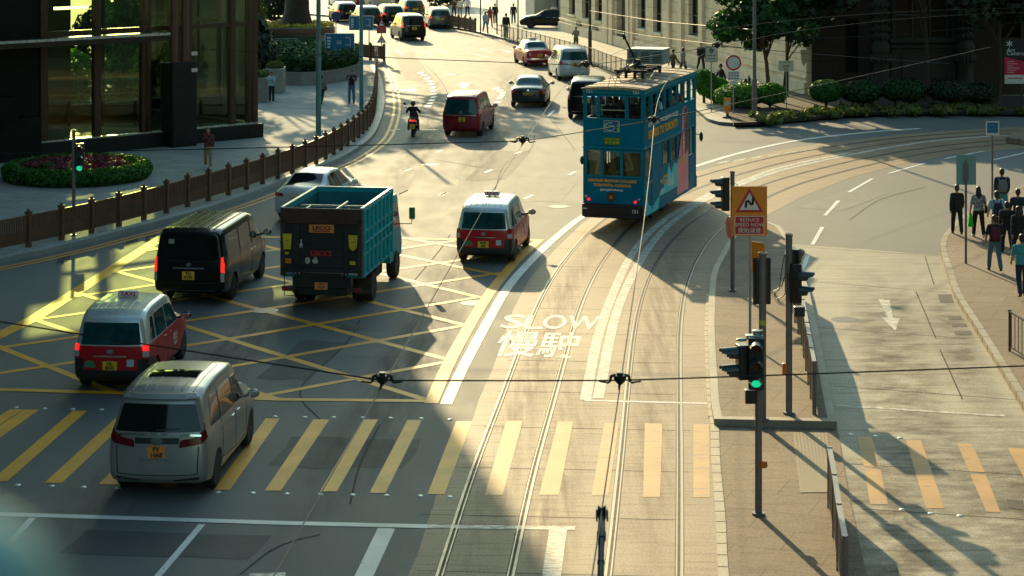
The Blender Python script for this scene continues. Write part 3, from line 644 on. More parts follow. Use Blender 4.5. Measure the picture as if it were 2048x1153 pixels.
def stone_mat(name, c1, c2, mortar, w, h, rough=.75):
    m, nt, b = nodes(name); Lk = nt.links; N = nt.nodes.new
    tc = N('ShaderNodeTexCoord'); sp = N('ShaderNodeSeparateXYZ'); cb = N('ShaderNodeCombineXYZ')
    Lk.new(tc.outputs['Object'], sp.inputs[0]); Lk.new(sp.outputs[0], cb.inputs[0]); Lk.new(sp.outputs[2], cb.inputs[1])
    br = N('ShaderNodeTexBrick'); br.inputs['Scale'].default_value = 1; br.inputs['Brick Width'].default_value = w; br.inputs['Row Height'].default_value = h; br.inputs['Mortar Size'].default_value = .014
    br.inputs['Color1'].default_value = (*c1, 1); br.inputs['Color2'].default_value = (*c2, 1); br.inputs['Mortar'].default_value = (*mortar, 1)
    Lk.new(cb.outputs[0], br.inputs['Vector'])
    nz = N('ShaderNodeTexNoise'); nz.inputs['Scale'].default_value = .9; nz.inputs['Detail'].default_value = 7; Lk.new(tc.outputs['Object'], nz.inputs['Vector'])
    mr = N('ShaderNodeMapRange'); mr.inputs[1].default_value = .3; mr.inputs[2].default_value = .7; mr.inputs[3].default_value = .78; mr.inputs[4].default_value = 1.15; Lk.new(nz.outputs['Fac'], mr.inputs[0])
    mx = N('ShaderNodeMix'); mx.data_type = 'RGBA'; mx.blend_type = 'MULTIPLY'; mx.inputs[0].default_value = 1; Lk.new(br.outputs[0], mx.inputs[6]); Lk.new(mr.outputs[0], mx.inputs[7])
    Lk.new(mx.outputs[2], b.inputs['Base Color']); b.inputs['Roughness'].default_value = rough
    bp = N('ShaderNodeBump'); bp.inputs['Strength'].default_value = .6; bp.inputs['Distance'].default_value = .02; bp.invert = True
    Lk.new(br.outputs['Fac'], bp.inputs['Height']); Lk.new(bp.outputs[0], b.inputs['Normal'])
    return m
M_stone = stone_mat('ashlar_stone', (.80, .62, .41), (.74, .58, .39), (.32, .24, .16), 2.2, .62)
M_stone2 = mat('trim_stone', (.74, .59, .40), .75, 0, .15, 1.2, bump=.1)
M_win = mat('dark_window_glass', (.015, .016, .016), .08)
M_wfr = mat('dark_window_frame', (.05, .04, .03), .5)
C0 = Vector((15.4, 112.5, .15)); CE = Vector((-.2164, .9763, 0)); CRZ = math.atan2(-CE.y, -CE.x)
def cs(x):                               # distance along the facade from its near corner, at photo column x
    k = (x-CX)/F; return (C0.x-k*C0.y)/(k*CE.y-CE.x)
def ch(x, y):
    Y = C0.y+CE.y*cs(x); return H-(y-HY)*Y/F-.15
LEN = cs(1119)
sbl = root('stone_building', 'tall pale stone building with narrow windows behind the far pavement railing', 'building', C0+CE*LEN, CRZ)
wins = [(1138, 1150, 30), (1164, 1178, 38), (1190, 1204, 43), (1275, 1291, 58), (1306, 1323, 66), (1377, 1399, 72)]
holes = [(LEN-cs(a), LEN-cs(b), ch((a+b)/2, y), 9.5) for a, b, y in wins]
door = (LEN-cs(1233), LEN-cs(1252), .12, 6.5)
mb = wall_holes(LEN, 17, holes+[door], .55); mb.box((LEN/2, 8, 16.4), (LEN, 16, .8)); mb.box((.2, 8, 8), (.4, 16, 16))
mb.build('wall', M_stone, sbl, ang=0)
tr = MB()
tr.box((LEN/2, -.06, .35), (LEN, .12, .7)); tr.box((LEN/2, -.04, .95), (LEN, .08, .1))
for a, b in ((1210, 1219), (1222, 1229), (1256, 1262), (1265, 1270), (1338, 1343), (1362, 1368), (1402, 1410)):
    x0, x1 = LEN-cs(a), LEN-cs(b); tr.box(((x0+x1)/2, -.1, 6), (abs(x1-x0), .2, 12))
for h in holes: tr.box(((h[0]+h[1])/2, -.05, h[2]-.08), (h[1]-h[0]+.3, .12, .14))
tr.build('pilaster', M_stone2, sbl, bevel=.02)
for h in holes:
    f = MB(); xm = (h[0]+h[1])/2; w_ = h[1]-h[0]
    for dx in (-w_/2+.05, w_/2-.05, 0): f.box((xm+dx, .3, (h[2]+9.5)/2), (.08, .08, 9.5-h[2]))
    for z in (h[2]+.05, h[2]+1.2, h[2]+2.4, h[2]+3.6): f.box((xm, .3, z), (w_, .07, .08))
    o = f.build('window', M_wfr, sbl)
    MB().box((xm, .36, (h[2]+9.5)/2), (w_, .02, 9.5-h[2])).build('pane', M_win, o)
d = MB(); xm = (door[0]+door[1])/2; w_ = door[1]-door[0]; d.box((xm, .42, 3.2), (w_, .08, 6.3))
for dx in (-w_/4, w_/4):
    for z in (.9, 2.2, 3.6): d.box((xm+dx, .37, z), (w_*.34, .04, .9))
dd = d.build('door', mat('dark_timber_door', (.035, .024, .017), .45), sbl, bevel=.01)
MB().box((xm+.25, .345, 2.1), (.5, .02, .75)).build('notice', mat('paper_notice', (.8, .78, .7), .6), dd)
sg = MB()
for x in (1159, 1192): sg.box((LEN-cs(x), -.1, .9), (1.3, .05, .32))
sgn = sg.build('wall_lettering', mat('iron_letters', (.05, .045, .04), .6), sbl)
# dark ornate frontage facing the junction
M_orn = stone_mat('shade_darkened_red_stone', (.034, .018, .012), (.026, .014, .010), (.012, .008, .006), 1.1, .45)  # both stone colours darkened to hold the shade on this front
M_orn2 = mat('shade_darkened_grey_stone', (.036, .031, .022), .8, 0, .3, 1.5, bump=.2)
orn = root('ornate_building', 'dark stone frontage in shade with carved columns beside a tall window, behind the clipped bushes', 'building', Vector((15.7, 112.5, .15)), R(4))
YF = 113.0
def ox(x): return ((x-CX)/F*(112.5+.07*15)-15.7)
big = (ox(1786), ox(1898), 3.05, 9.5)
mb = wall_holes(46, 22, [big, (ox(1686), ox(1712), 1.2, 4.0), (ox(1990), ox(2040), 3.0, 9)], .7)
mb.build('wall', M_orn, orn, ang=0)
MB().box((23, 6, 11), (46, 10.6, 21.9)).build('block', M_black, orn)
t = MB(); xm = (big[0]+big[1])/2; bw = big[1]-big[0]
t.box((xm, -.12, 2.9), (bw+.7, .3, .28)); t.box((xm, -.06, 1.6), (bw+.5, .14, 2.2)); t.box((xm, -.14, 2.55), (bw+.6, .22, .12))
for s in (-1, 1): t.box((xm+s*(bw/2+.12), -.1, 6), (.24, .22, 6)); t.box((xm+s*bw*.25, -.16, 1.55), (bw*.3, .1, 1.3))
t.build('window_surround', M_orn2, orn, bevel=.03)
f = MB()
for dx in (-.5, -.17, .17, .5): f.box((xm+dx*bw*.94, .4, 6.2), (.09, .1, 6.4))
for z in (4.2, 5.6): f.box((xm, .4, z), (bw, .08, .1))
o = f.build('window', M_wfr, orn); MB().box((xm, .48, 6.2), (bw, .02, 6.4)).build('pane', mat('amber_window', (.05, .028, .014), .15), o)
for x in (1752, 1922):
    c = MB(); X = ox(x)
    c.lathe([(.55, 0), (.55, .5), (.44, .6), (.4, 2.2), (.46, 2.3), (.5, 2.6), (.42, 2.75), (.34, 2.9), (.36, 4.2), (.42, 4.3), (.34, 4.4), (.32, 8)], (X, -.5, 0), n=18)
    for k in range(5):
        for j in range(7):
            a = PI+PI*j/6; c.ell((X+.4*math.cos(a), -.5+.4*math.sin(a), 3.1+k*.42), (.1, .1, .15), 6, 5)
    for j in range(9):
        a = PI+PI*j/8; c.ell((X+.48*math.cos(a), -.5+.48*math.sin(a), 2.0), (.1, .1, .26), 6, 5)
    c.build('carved_column', M_orn2, orn)
# grey block and columns at the top of the street
M_grey = mat('grey_cladding', (.30, .32, .29), .6, 0, .15, .4)
gb = root('grey_building', 'grey block with a smooth blank wall past the far end of the stone building', 'building', (1.2, 178, .15), R(8))
MB().box((3.6, 2, 7), (1.9, 6, 14)).build('pier', M_grey, gb, bevel=.03)
MB().box((1.6, 2.5, 7), (1.9, 5, 14)).build('wall', mat('grey_panel', (.22, .245, .23), .5, 0, .15, .4), gb, bevel=.03)
MB().box((2.3, -.55, 2.6), (1.4, .06, .5)).build('name_plate', mat('plate', (.42, .41, .36), .5), gb)
MB().box((6.5, 4, 7), (5, 6, 14)).build('rear_wall', mat('teal_panel', (.16, .23, .215), .5, 0, .2, .4), gb)
# ------------------------------------------------------------------ vehicles
def paint(name, col, metal=.5, rough=.32, coat=.35): return mat(name, col, rough, metal, .05, 2.5, coat=coat, rvar=.05, spec=.35)
M_tyre = mat('tyre_rubber', (.018, .018, .018), .8)
M_rim = mat('alloy_rim', (.55, .55, .54), .35, .3)
M_chrome = mat('chrome', (.66, .68, .68), .16, 1.0)
M_cglass = mat('tinted_car_glass', (.006, .011, .011), .06, 0, .3, 2, spec=.28, rvar=.02)
M_tglass = mat('teal_car_glass', (.006, .06, .062), .06, 0, .5, 2.0, spec=.3, rvar=.02)
M_plast = mat('black_bumper_plastic', (.014, .015, .015), .5, 0, .2, 4)
M_under = mat('underbody', (.01, .01, .01), .85)
M_gap = mat('panel_gap', (.012, .012, .012), .7)
M_plate = mat('yellow_number_plate', (.80, .47, .03), .45, 0, .06, 9)
M_plateo = mat('orange_number_plate', (.75, .25, .06), .5, 0, .1, 9)
M_ink = mat('black_lettering', (.012, .012, .012), .5)
M_wink = mat('white_lettering', (.8, .8, .76), .5)
M_tail = mat('tail_light_red', (.32, .012, .014), .15, 0, .15, 8, coat=.6)
M_tailm = mat('tail_light_maroon', (.13, .008, .012), .2, 0, .15, 8, spec=.3)
M_taill = mat('brake_light_lit', (.38, .01, .012), .2, emit=(1, .03, .02), es=.4)
M_clear = mat('clear_lamp_lens', (.45, .45, .43), .15, 0, .1, 8)
M_amber = mat('amber_lens', (.6, .2, .02), .25)
def lerp(a, b, t): return a+(b-a)*t
def prof(tab, y):
    if y <= tab[0][0]: return tab[0][1]
    for (a, v), (b, u) in zip(tab, tab[1:]):
        if y <= b:
            t = (y-a)/(b-a); t = t*t*(3-2*t) if len(tab) > 2 else t
            return v+(u-v)*t
    return tab[-1][1]
def plin(tab, y):
    if y <= tab[0][0]: return tab[0][1]
    for (a, v), (b, u) in zip(tab, tab[1:]):
        if y <= b: return v+(u-v)*(y-a)/(b-a)
    return tab[-1][1]
def car_body(s):
    """loft a closed body: sections from the tail (y=0) to the nose (y=L), rounded at both ends."""
    L = s['L']; r = s.get('r', .10)
    ys = [(r*(1-math.sin(t)), r*(1-math.cos(t))) for t in (0, .4, .8, 1.2, PI/2)][::-1]
    ys = [(r-r*math.cos(t), r-r*math.sin(t)) for t in (0, .35, .7, 1.05, 1.35, PI/2)]       # (y, inset)
    n = s.get('n', 30); rf = s.get('rf', .22)
    mid = [(r+(L-r-rf)*i/n, 0) for i in range(1, n)]
    end = [(L-rf+rf*math.sin(t), rf-rf*math.cos(t)) for t in (0, .35, .7, 1.05, 1.35, PI/2)]
    st = ys+mid+end
    rings = []
    for y, ins in st:
        w = plin(s['w'], y); wr = plin(s['wr'], y); zb = plin(s['zb'], y); zs = plin(s['belt'], y); zr = prof(s['roof'], y) if s.get('smooth', 1) else plin(s['roof'], y)
        zs = min(zs, zr-.05); cr = s.get('crown', .035)*wr; e = s.get('edge', .09)
        e = min(e, (zr-zs)*.6); zm = zb+.28
        c = [(0, zb), (.80*w, zb), (.95*w, zb+.05), (.985*w, zb+.14), (w, zm+.06), (1.0*w, lerp(zm, zs, .6)), (.985*w, zs-.02), (lerp(.97*w, wr, .15), lerp(zs, zr-e, .14)), (lerp(.965*w, wr+.02, .55), lerp(zs, zr-e, .55)), (wr+.012, zr-e), (wr*.975, zr-e*.42), (wr*.90, zr-.006), (wr*.6, zr+cr*.6), (wr*.25, zr+cr*.95), (0, zr+cr)]
        pts = []
        zc = (zb+zr)/2
        for x, z in c:
            k = 1-ins/max(.3, w); kz = 1-ins/max(.3, (zr-zb)/2)
            pts.append((x*k, zc+(z-zc)*kz))
        rings.append((y, pts))
    lean = s.get('lean', [(0, 0), (2, 0)]); bow = s.get('bow', .06); fade = s.get('fade', 1.1); fbow = s.get('fbow', .22)
    def Y(x, y, z):
        k = max(0, 1-y/fade); k = k*k*(3-2*k) if y > 0 else 1
        xx = (abs(x)/(s['W']/2))
        kf = max(0, 1-(L-y)/1.3); kf = kf*kf
        return y+k*(plin(lean, z)+bow*xx**2.4)-kf*fbow*xx**2
    mb = MB(); m = len(rings[0][1]); full = 2*m-2
    for y, p in rings:
        loop = [(x, z) for x, z in p]+[(-x, z) for x, z in p[-2:0:-1]]
        mb.v += [(x, Y(x, y, z)-L/2, z) for x, z in loop]
    for i in range(len(rings)-1):
        for j in range(full): mb.f.append((i*full+j, (i+1)*full+j, (i+1)*full+(j+1) % full, i*full+(j+1) % full)); mb.mi.append(0)
    for base, flip, (y, p) in ((0, False, rings[0]), ((len(rings)-1)*full, True, rings[-1])):
        # ladder cap with inner columns so that it can bow
        cols = 8; grid = []
        for j in range(m):
            x, z = p[j]; row = []
            for k in range(cols+1):
                t = 1-2*k/cols
                if k == 0: row.append(base+j)
                elif k == cols: row.append(base+(full-j) % full)
                elif j in (0, m-1): row.append(base+j)
                else: mb.v.append((x*t, Y(x*t, y, z)-L/2, z)); row.append(len(mb.v)-1)
            grid.append(row)
        for j in range(m-1):
            for k in range(cols):
                q = [grid[j][k], grid[j+1][k], grid[j+1][k+1], grid[j][k+1]]
                if flip: q.reverse()
                q2 = []
                for v in q:
                    if v not in q2: q2.append(v)
                if len(q2) > 2: mb.f.append(tuple(q2)); mb.mi.append(0)
    return mb.mesh('body')
def cut_arches(me, s):
    o = bpy.data.objects.new('b', me); COL.objects.link(o)
    cb = MB()
    for yw in s['axles']:
        for sg in (-1, 1): cb.cyl((sg*(s['W']/2-.24), yw-s['L']/2, s['wheel']), (sg*(s['W']/2+.3), yw-s['L']/2, s['wheel']), s['wheel']+.055, n=28)
    c = bpy.data.objects.new('c', cb.mesh()); COL.objects.link(c)
    b = o.modifiers.new('b', 'BOOLEAN'); b.object = c; b.operation = 'DIFFERENCE'; b.solver = 'EXACT'
    r = baked(o); drop(o); drop(c); return r
def round_poly(poly, r, n=4):
    out = []; k = len(poly)
    for i in range(k):
        a, b, c = Vector(poly[i-1]), Vector(poly[i]), Vector(poly[(i+1) % k])
        u, v = (a-b), (c-b); rr = min(r, u.length*.45, v.length*.45)
        if rr < 1e-4: out.append(tuple(b)); continue
        p, q = b+u.normalized()*rr, b+v.normalized()*rr
        for j in range(n+1):
            t = j/n; out.append(tuple(p*(1-t)**2+b*2*t*(1-t)+q*t*t))
    return out
def patch(mb, bvh, ax, poly, off=.006, step=.14, r=.04, depth=.03, mi=0):
    """a panel cut to POLY and laid over the body; ax: 'R' rear (x,z), 'F' front, 'S+'/'S-' sides (y,z), 'T' top (x,y)."""
    if r: poly = round_poly(poly, r)
    bm = bmesh.new(); vs = [bm.verts.new((p[0], p[1], 0)) for p in poly]; bm.faces.new(vs)
    for d in (0, 1):
        lo, hi = min(p[d] for p in poly), max(p[d] for p in poly); k = int((hi-lo)/step)
        for i in range(1, k+1):
            cpt = [0, 0, 0]; cpt[d] = lo+(hi-lo)*i/(k+1); no = [0, 0, 0]; no[d] = 1
            bmesh.ops.bisect_plane(bm, geom=bm.verts[:]+bm.edges[:]+bm.faces[:], plane_co=cpt, plane_no=no)
    bm.verts.ensure_lookup_table(); idx = {}; V = []; D = []
    for v in bm.verts:
        a, b = v.co.x, v.co.y
        o, d = {'R': ((a, -9, b), (0, 1, 0)), 'F': ((a, 9, b), (0, -1, 0)), 'S+': ((9, a, b), (-1, 0, 0)), 'S-': ((-9, a, b), (1, 0, 0)), 'T': ((a, b, 9), (0, 0, -1))}[ax]
        o, d = Vector(o), Vector(d); h, nrm, _, _ = bvh.ray_cast(o, d)
        q = 0
        while (h is None or nrm.dot(d) > -.22) and q < 30 and ax != 'T':     # slide in from a silhouette edge
            q += 1; o.x -= math.copysign(.012, o.x) if ax in 'RF' else 0; o.z -= 0 if ax in 'RF' else .012
            h, nrm, _, _ = bvh.ray_cast(o, d)
        if h is None: h, nrm, _, _ = bvh.find_nearest(o+d*8.2)
        idx[v] = len(V); V.append(h+nrm*off if nrm.dot(d) < 0 else h-d*off); D.append(d)
    F_ = [[idx[v] for v in f.verts] for f in bm.faces]
    # orient outwards
    for f in F_:
        nn = (V[f[1]]-V[f[0]]).cross(V[f[2]]-V[f[0]])
        if nn.dot(D[f[0]]) > 0: f.reverse()
    n0 = len(V); rim = []
    for e in bm.edges:
        if len(e.link_faces) == 1:
            a, b = idx[e.verts[0]], idx[e.verts[1]]
            k = len(V); V += [V[a]+D[a]*depth, V[b]+D[b]*depth]; F_.append([a, b, k+1, k])
    bm.free(); mb.add(V, F_, mi); return mb
def mirror(poly): return [(-x, y) for x, y in reversed(poly)]
WHEELS = {}
def wheel_meshes(r, wd, style):
    k = (r, wd, style)
    if k not in WHEELS:
        t = MB(); t.lathe([(r*.66, -wd/2), (r*.9, -wd/2), (r*.985, -wd*.36), (r, -wd*.2), (r, wd*.2), (r*.985, wd*.36), (r*.9, wd/2), (r*.66, wd/2)], axis='X', n=28)
        m = MB(); m.lathe([(r*.67, -wd*.4), (r*.68, wd*.42), (r*.63, wd*.46), (r*.60, wd*.2), (0.01, wd*.1)], axis='X', n=28)
        ns = {'spoke': 9, 'plain': 6, 'truck': 5}[style]
        for i in range(ns):
            a = 2*PI*i/ns; c, sn = math.cos(a), math.sin(a)
            M = Matrix(((1, 0, 0), (0, c, -sn), (0, sn, c)))
            m.box(Vector((wd*.36, c*r*.34, sn*r*.34)), (wd*.14, r*.56, r*.12), 0, 1, M)
        m.lathe([(r*.15, wd*.1), (r*.15, wd*.46), (r*.08, wd*.5), (.005, wd*.5)], axis='X', n=14, mi=1)
        WHEELS[k] = (t.mesh('tyre'), m.mesh('rim'))
        smooth(WHEELS[k][0]); smooth(WHEELS[k][1])
        WHEELS[k][0].materials.append(M_tyre); WHEELS[k][1].materials.append(M_plast); WHEELS[k][1].materials.append(M_rim)
    return WHEELS[k]
def add_wheels(rt, s, style='spoke'):
    t, m = wheel_meshes(s['wheel'], s.get('tw', .21), style)
    for yw in s['axles']:
        for sg in (-1, 1):
            o = bpy.data.objects.new('wheel', t); COL.objects.link(o); o.parent = rt; o.location = (sg*(s['W']/2-.125), yw-s['L']/2, s['wheel'])
            if sg < 0: o.rotation_euler = (0, 0, PI)
            q = bpy.data.objects.new('rim', m); COL.objects.link(q); q.parent = o
def plate(rt, bvh, x, z, s1, s2=None, wd=.32, hh=.2, m=None, ink=None):
    h, n, _, _ = bvh.ray_cast(Vector((x, -9, z)), Vector((0, 1, 0)))
    y = h.y-.02
    p = MB().box((x, y, z), (wd, .022, hh)).build('number_plate', m or M_plate, rt, bevel=.006)
    if s2: rows = ((s1, z+hh*.23), (s2, z-hh*.24)); sz = hh*.52
    else: rows = ((s1, z),); sz = hh*.86
    for t, zz in rows: text('plate_lettering', t, sz, ink or M_ink, p, (x, y-.0125, zz), extrude=.001, bold=.004*hh/.2)
def split_body(me, planes, fn):
    """cut along planes and sort the faces into parts by fn(centre, normal)."""
    bm = bmesh.new(); bm.from_mesh(me)
    for c, n in planes: bmesh.ops.bisect_plane(bm, geom=bm.verts[:]+bm.edges[:]+bm.faces[:], plane_co=c, plane_no=n)
    groups = {}
    for f in bm.faces: groups.setdefault(fn(f.calc_center_median(), f.normal), []).append([v.co.copy() for v in f.verts])
    bm.free(); out = {}
    for k, fl in groups.items():
        b = bmesh.new()
        for f in fl:
            try: b.faces.new([b.verts.new(c) for c in f])
            except ValueError: pass
        bmesh.ops.remove_doubles(b, verts=b.verts, dist=.0004)
        m2 = bpy.data.meshes.new(k); b.to_mesh(m2); b.free(); out[k] = m2
    return out
def side_pair(rt, bvh, name, m, polys, **k):
    for poly in polys:
        for sg in ('S+', 'S-'): patch(MB(), bvh, sg, poly, **k).build(name, m, rt)
def mirrors(rt, s, m, y, z, arm=.1, sz=(.12, .07, .085)):
    w = plin(s['w'], y+s['L']/2)
    for sg in (-1, 1):
        mb = MB(); mb.ell((sg*(w+arm+.06), y, z), sz, 12, 8); mb.cyl((sg*(w-.06), y+.03, z-.07), (sg*(w+arm), y, z-.03), .03, .025)
        o = mb.build('wing_mirror', m, rt)
        MB().box((sg*(w+arm+.06), y-sz[1]*.97, z), (sz[0]*1.4, .01, sz[2]*1.2)).build('mirror_glass', M_chrome, o, bevel=.004)
def base_car(kind, label, s, body_m, loc=(0, 0, 0), rz=0, cat='car', cglass=None, split=None, group=None, wstyle='spoke'):
    """body, glass, lamps and wheels shared by every car; returns (root, bvh)."""
    L, W = s['L'], s['W']; g = cglass or M_cglass
    rt = root(kind, label, cat, loc, rz, group)
    me = cut_arches(car_body(s), s)
    bvh = BVHTree.FromPolygons([v.co.copy() for v in me.vertices], [tuple(p.vertices) for p in me.polygons])
    if split:
        for k, m2 in split_body(me, split[0], split[1]).items(): link(k, m2, split[2][k], rt, 45)
    else: link('body', me, body_m, rt, 45)
    zb = s['zb'][0][1]
    mb = MB(); mb.box((0, -.05, (zb+.05+s['wheel']*1.6)/2), (W-.5, L-1.2, s['wheel']*1.6-zb-.05))
    for yw in s['axles']: mb.box((0, yw-L/2, s['wheel']+.1), (W-.12, s['wheel']*1.9, s['wheel']*1.5))
    mb2 = MB().box((0, 0, zb+.06), (W*.82, L*.8, .08)); mb2.build('underbody', M_under, rt)
    mb3 = MB()
    for yw in s['axles']: mb3.cyl((-W/2+.2, yw-L/2, s['wheel']), (W/2-.2, yw-L/2, s['wheel']), .06)
    mb3.build('axle', M_under, rt)
    for ax, key, name in (('R', 'rwin', 'rear_window'), ('T', 'twin', 'rear_window'), ('T', 'scr', 'windscreen')):
        if key in s: patch(MB(), bvh, ax, [(x, y-L/2 if ax == 'T' else y) for x, y in s[key]], off=.007).build(name, g, rt)
    if 'side' in s: side_pair(rt, bvh, 'side_window', g, [[(y-L/2, z) for y, z in p] for p in s['side']], off=.007, r=.05)
    if 'gap' in s:
        for sg in ('S+', 'S-'):
            mb = MB()
            for y0, z0, y1, z1 in s['gap']:
                d = Vector((y1-y0, z1-z0)).normalized()*.008; n = (-d.y, d.x)
                patch(mb, bvh, sg, [(y0-L/2-n[0], z0-n[1]), (y0-L/2+n[0], z0+n[1]), (y1-L/2+n[0], z1+n[1]), (y1-L/2-n[0], z1-n[1])], off=.003, r=0, depth=.01)
            mb.build('panel_gap', M_gap, rt)
    if 'hand' in s:
        for y, z in s['hand']:
            for sg in ('S+', 'S-'): patch(MB(), bvh, sg, [(y-L/2-.1, z-.016), (y-L/2+.1, z-.016), (y-L/2+.1, z+.016), (y-L/2-.1, z+.016)], off=.025, r=.015).build('door_handle', s.get('handm', M_chrome), rt)
    for poly, m in s.get('tail', []):
        for p in (poly, mirror(poly)): patch(MB(), bvh, 'R', p, off=.014, r=.03, step=.07).build('tail_light', m, rt)
    if 'head' in s:
        for p in (s['head'], mirror(s['head'])): patch(MB(), bvh, 'F', p, off=.012, r=.03).build('headlight', M_clear, rt)
    for name, ax, polys, m, off in s.get('trim', []):
        for p in polys: patch(MB(), bvh, ax, [(x, y-L/2) if ax == 'T' else (x, y) for x, y in p], off=off, r=.012, step=.1).build(name, m, rt)
    if 'mir' in s: mirrors(rt, s, s.get('mirm', body_m), s['mir'][0]-L/2, s['mir'][1])
    add_wheels(rt, s, wstyle)
    return rt, bvh
def rect(x0, x1, z0, z1): return [(x0, z0), (x1, z0), (x1, z1), (x0, z1)]
def ribs(xs, y0, y1, w=.018): return [[(x-w, y0), (x+w, y0), (x+w, y1), (x-w, y1)] for x in xs]
def arcl(x0, x1, z, sag, th, n=8):       # a shallow arched strip seen from behind
    up = [(lerp(x0, x1, i/n), z+sag*(1-(2*i/n-1)**2)+th/2) for i in range(n+1)]
    return [(x, zz-th) for x, zz in up]+up[::-1]
MPV = dict(L=4.95, W=1.85, r=.10, wheel=.335, axles=(.95, 3.95), zb=[(0, .27), (.5, .2), (4.5, .2), (4.95, .26)],
    w=[(0, .895), (.4, .92), (3.9, .925), (4.6, .87), (4.95, .78)], wr=[(0, .70), (.5, .735), (2.6, .74), (3.5, .70), (3.9, .76), (4.95, .68)],
    belt=[(0, 1.10), (3.5, 1.08), (4.95, .88)], roof=[(0, 1.80), (.5, 1.88), (1.6, 1.915), (2.6, 1.89), (3.0, 1.82), (3.9, 1.24), (4.6, 1.08), (4.95, .9)], smooth=1,
    lean=[(.2, .10), (.42, .0), (.75, .0), (1.0, .03), (1.2, .07), (1.7, .22), (1.95, .34)], bow=.13, fade=1.3)
def mpv_spec(**k):
    s = dict(MPV)
    s.update(rwin=[(-.74, 1.20), (.74, 1.20), (.66, 1.71), (-.66, 1.71)], scr=[(-.62, 3.05), (.62, 3.05), (.70, 3.75), (-.70, 3.75)],
        side=[[(.55, 1.20), (1.32, 1.17), (1.32, 1.66), (.75, 1.69)], [(1.40, 1.17), (2.42, 1.15), (2.42, 1.66), (1.40, 1.66)], [(2.52, 1.14), (3.42, 1.13), (3.02, 1.62), (2.52, 1.65)]],
        gap=[(1.36, .45, 1.36, 1.75), (2.47, .35, 2.47, 1.7), (3.45, .35, 3.45, 1.08), (1.36, .45, 2.47, .36), (2.47, .35, 3.45, .35)], hand=[(2.25, 1.0), (2.72, 1.0)],
        head=[(.45, .75), (.8, .78), (.8, .92), (.5, .88)], mir=(3.35, 1.16))
    s.update(k); return s
P_silver = paint('silver_paint', (.31, .295, .275), .4, .34)
P_white = paint('white_paint', (.52, .54, .53), .1, .28)
P_black = paint('black_paint', (.006, .006, .006), .0, .22, .12)
P_red = paint('taxi_red_paint', (.46, .008, .014), .0, .35, .15)
P_maroon = paint('maroon_paint', (.24, .008, .018), .1, .3, .15)
P_tsilver = paint('taxi_roof_silver', (.52, .56, .54), .45, .32)
P_dark = paint('dark_green_grey_paint', (.045, .05, .045), .4, .25)
P_grey = paint('warm_grey_paint', (.15, .14, .12), .5, .3)
def place(xr, yr, xf, yf, W, back, L, sidesign=1):
    """car centre and heading from the ground pixels of two wheels on one side (rear one first); back: rear axle to tail."""
    a, b = G(xr, yr), G(xf, yf); d = (b-a).normalized(); n = Vector((-d.y, d.x, 0))*sidesign      # towards the car's middle
    c = a+n*(W/2-.05)+d*(L/2-back); return (c.x, c.y, 0), math.atan2(-d.x, d.y)
def tail_at(x, y, L, hd):                 # car centre from the ground pixel under the middle of its tail
    p = G(x, y); d = Vector((math.sin(hd), math.cos(hd), 0)); c = p+d*L/2; return (c.x, c.y, 0), -hd
# --- silver minivan, nearest
loc, rz = place(432, 974, 502, 885, 1.85, .95, 4.95)
s = mpv_spec(rwin=[(-.78, 1.20), (.78, 1.20), (.65, 1.67), (-.65, 1.67)], tail=[([(.40, .93), (.80, .99), (.905, 1.12), (.90, 1.34), (.80, 1.20), (.66, 1.10), (.42, 1.06)], M_tailm)],
    trim=[('chrome_strip', 'R', [arcl(-.78, .78, 1.135, .03, .035)], M_chrome, .02), ('badge', 'R', [[(.11*math.cos(a), 1.045+.065*math.sin(a)) for a in [2*PI*i/14 for i in range(14)]]], M_chrome, .022),
          ('garnish', 'R', [rect(-.40, .40, 1.0, 1.10)], M_plast, .008), ('plate_recess', 'R', [[(-.30, .73), (.30, .73), (.37, .98), (-.37, .98)]], P_silver, .004), ('recess_lip', 'R', [rect(-.31, .31, .70, .735)], M_chrome, .012),
          ('panel_gap', 'R', [arcl(-.72, .72, .46, -.02, .014), [(-.735, .46), (-.715, .46), (-.735, .95), (-.755, .95)], [(.715, .46), (.735, .46), (.755, .95), (.735, .95)]], M_gap, .003),
          ('bumper_vent', 'R', [[(-.75, .36), (-.3, .33), (-.3, .355), (-.76, .41)], [(.3, .33), (.75, .36), (.76, .41), (.3, .355)]], M_plast, .004),
          ('roof_rib', 'T', ribs((-.56, .56), .5, 2.5, .014), P_silver, .014), ('roof_rib', 'T', ribs((-.35, -.17, .17, .35), .5, 1.2, .014), P_silver, .014), ('sunroof', 'T', [[(-.45, 1.25), (.45, 1.25), (.44, 1.75), (-.44, 1.75)]], M_cglass, .018),
          ('spoiler', 'R', [[(-.66, 1.735), (.66, 1.735), (.62, 1.80), (-.62, 1.80)]], P_silver, .05), ('rear_wiper', 'R', [[(-.02, 1.215), (.42, 1.25), (.42, 1.265), (-.02, 1.24)]], M_plast, .02)])
rt, bv = base_car('minivan', 'silver minivan with wraparound red tail lights and ribbed roof, nearest on the striped crossing', s, P_silver, loc, rz, 'minivan')
plate(rt, bv, 0, .86, 'PY', '1668', .34, .22, M_plateo)
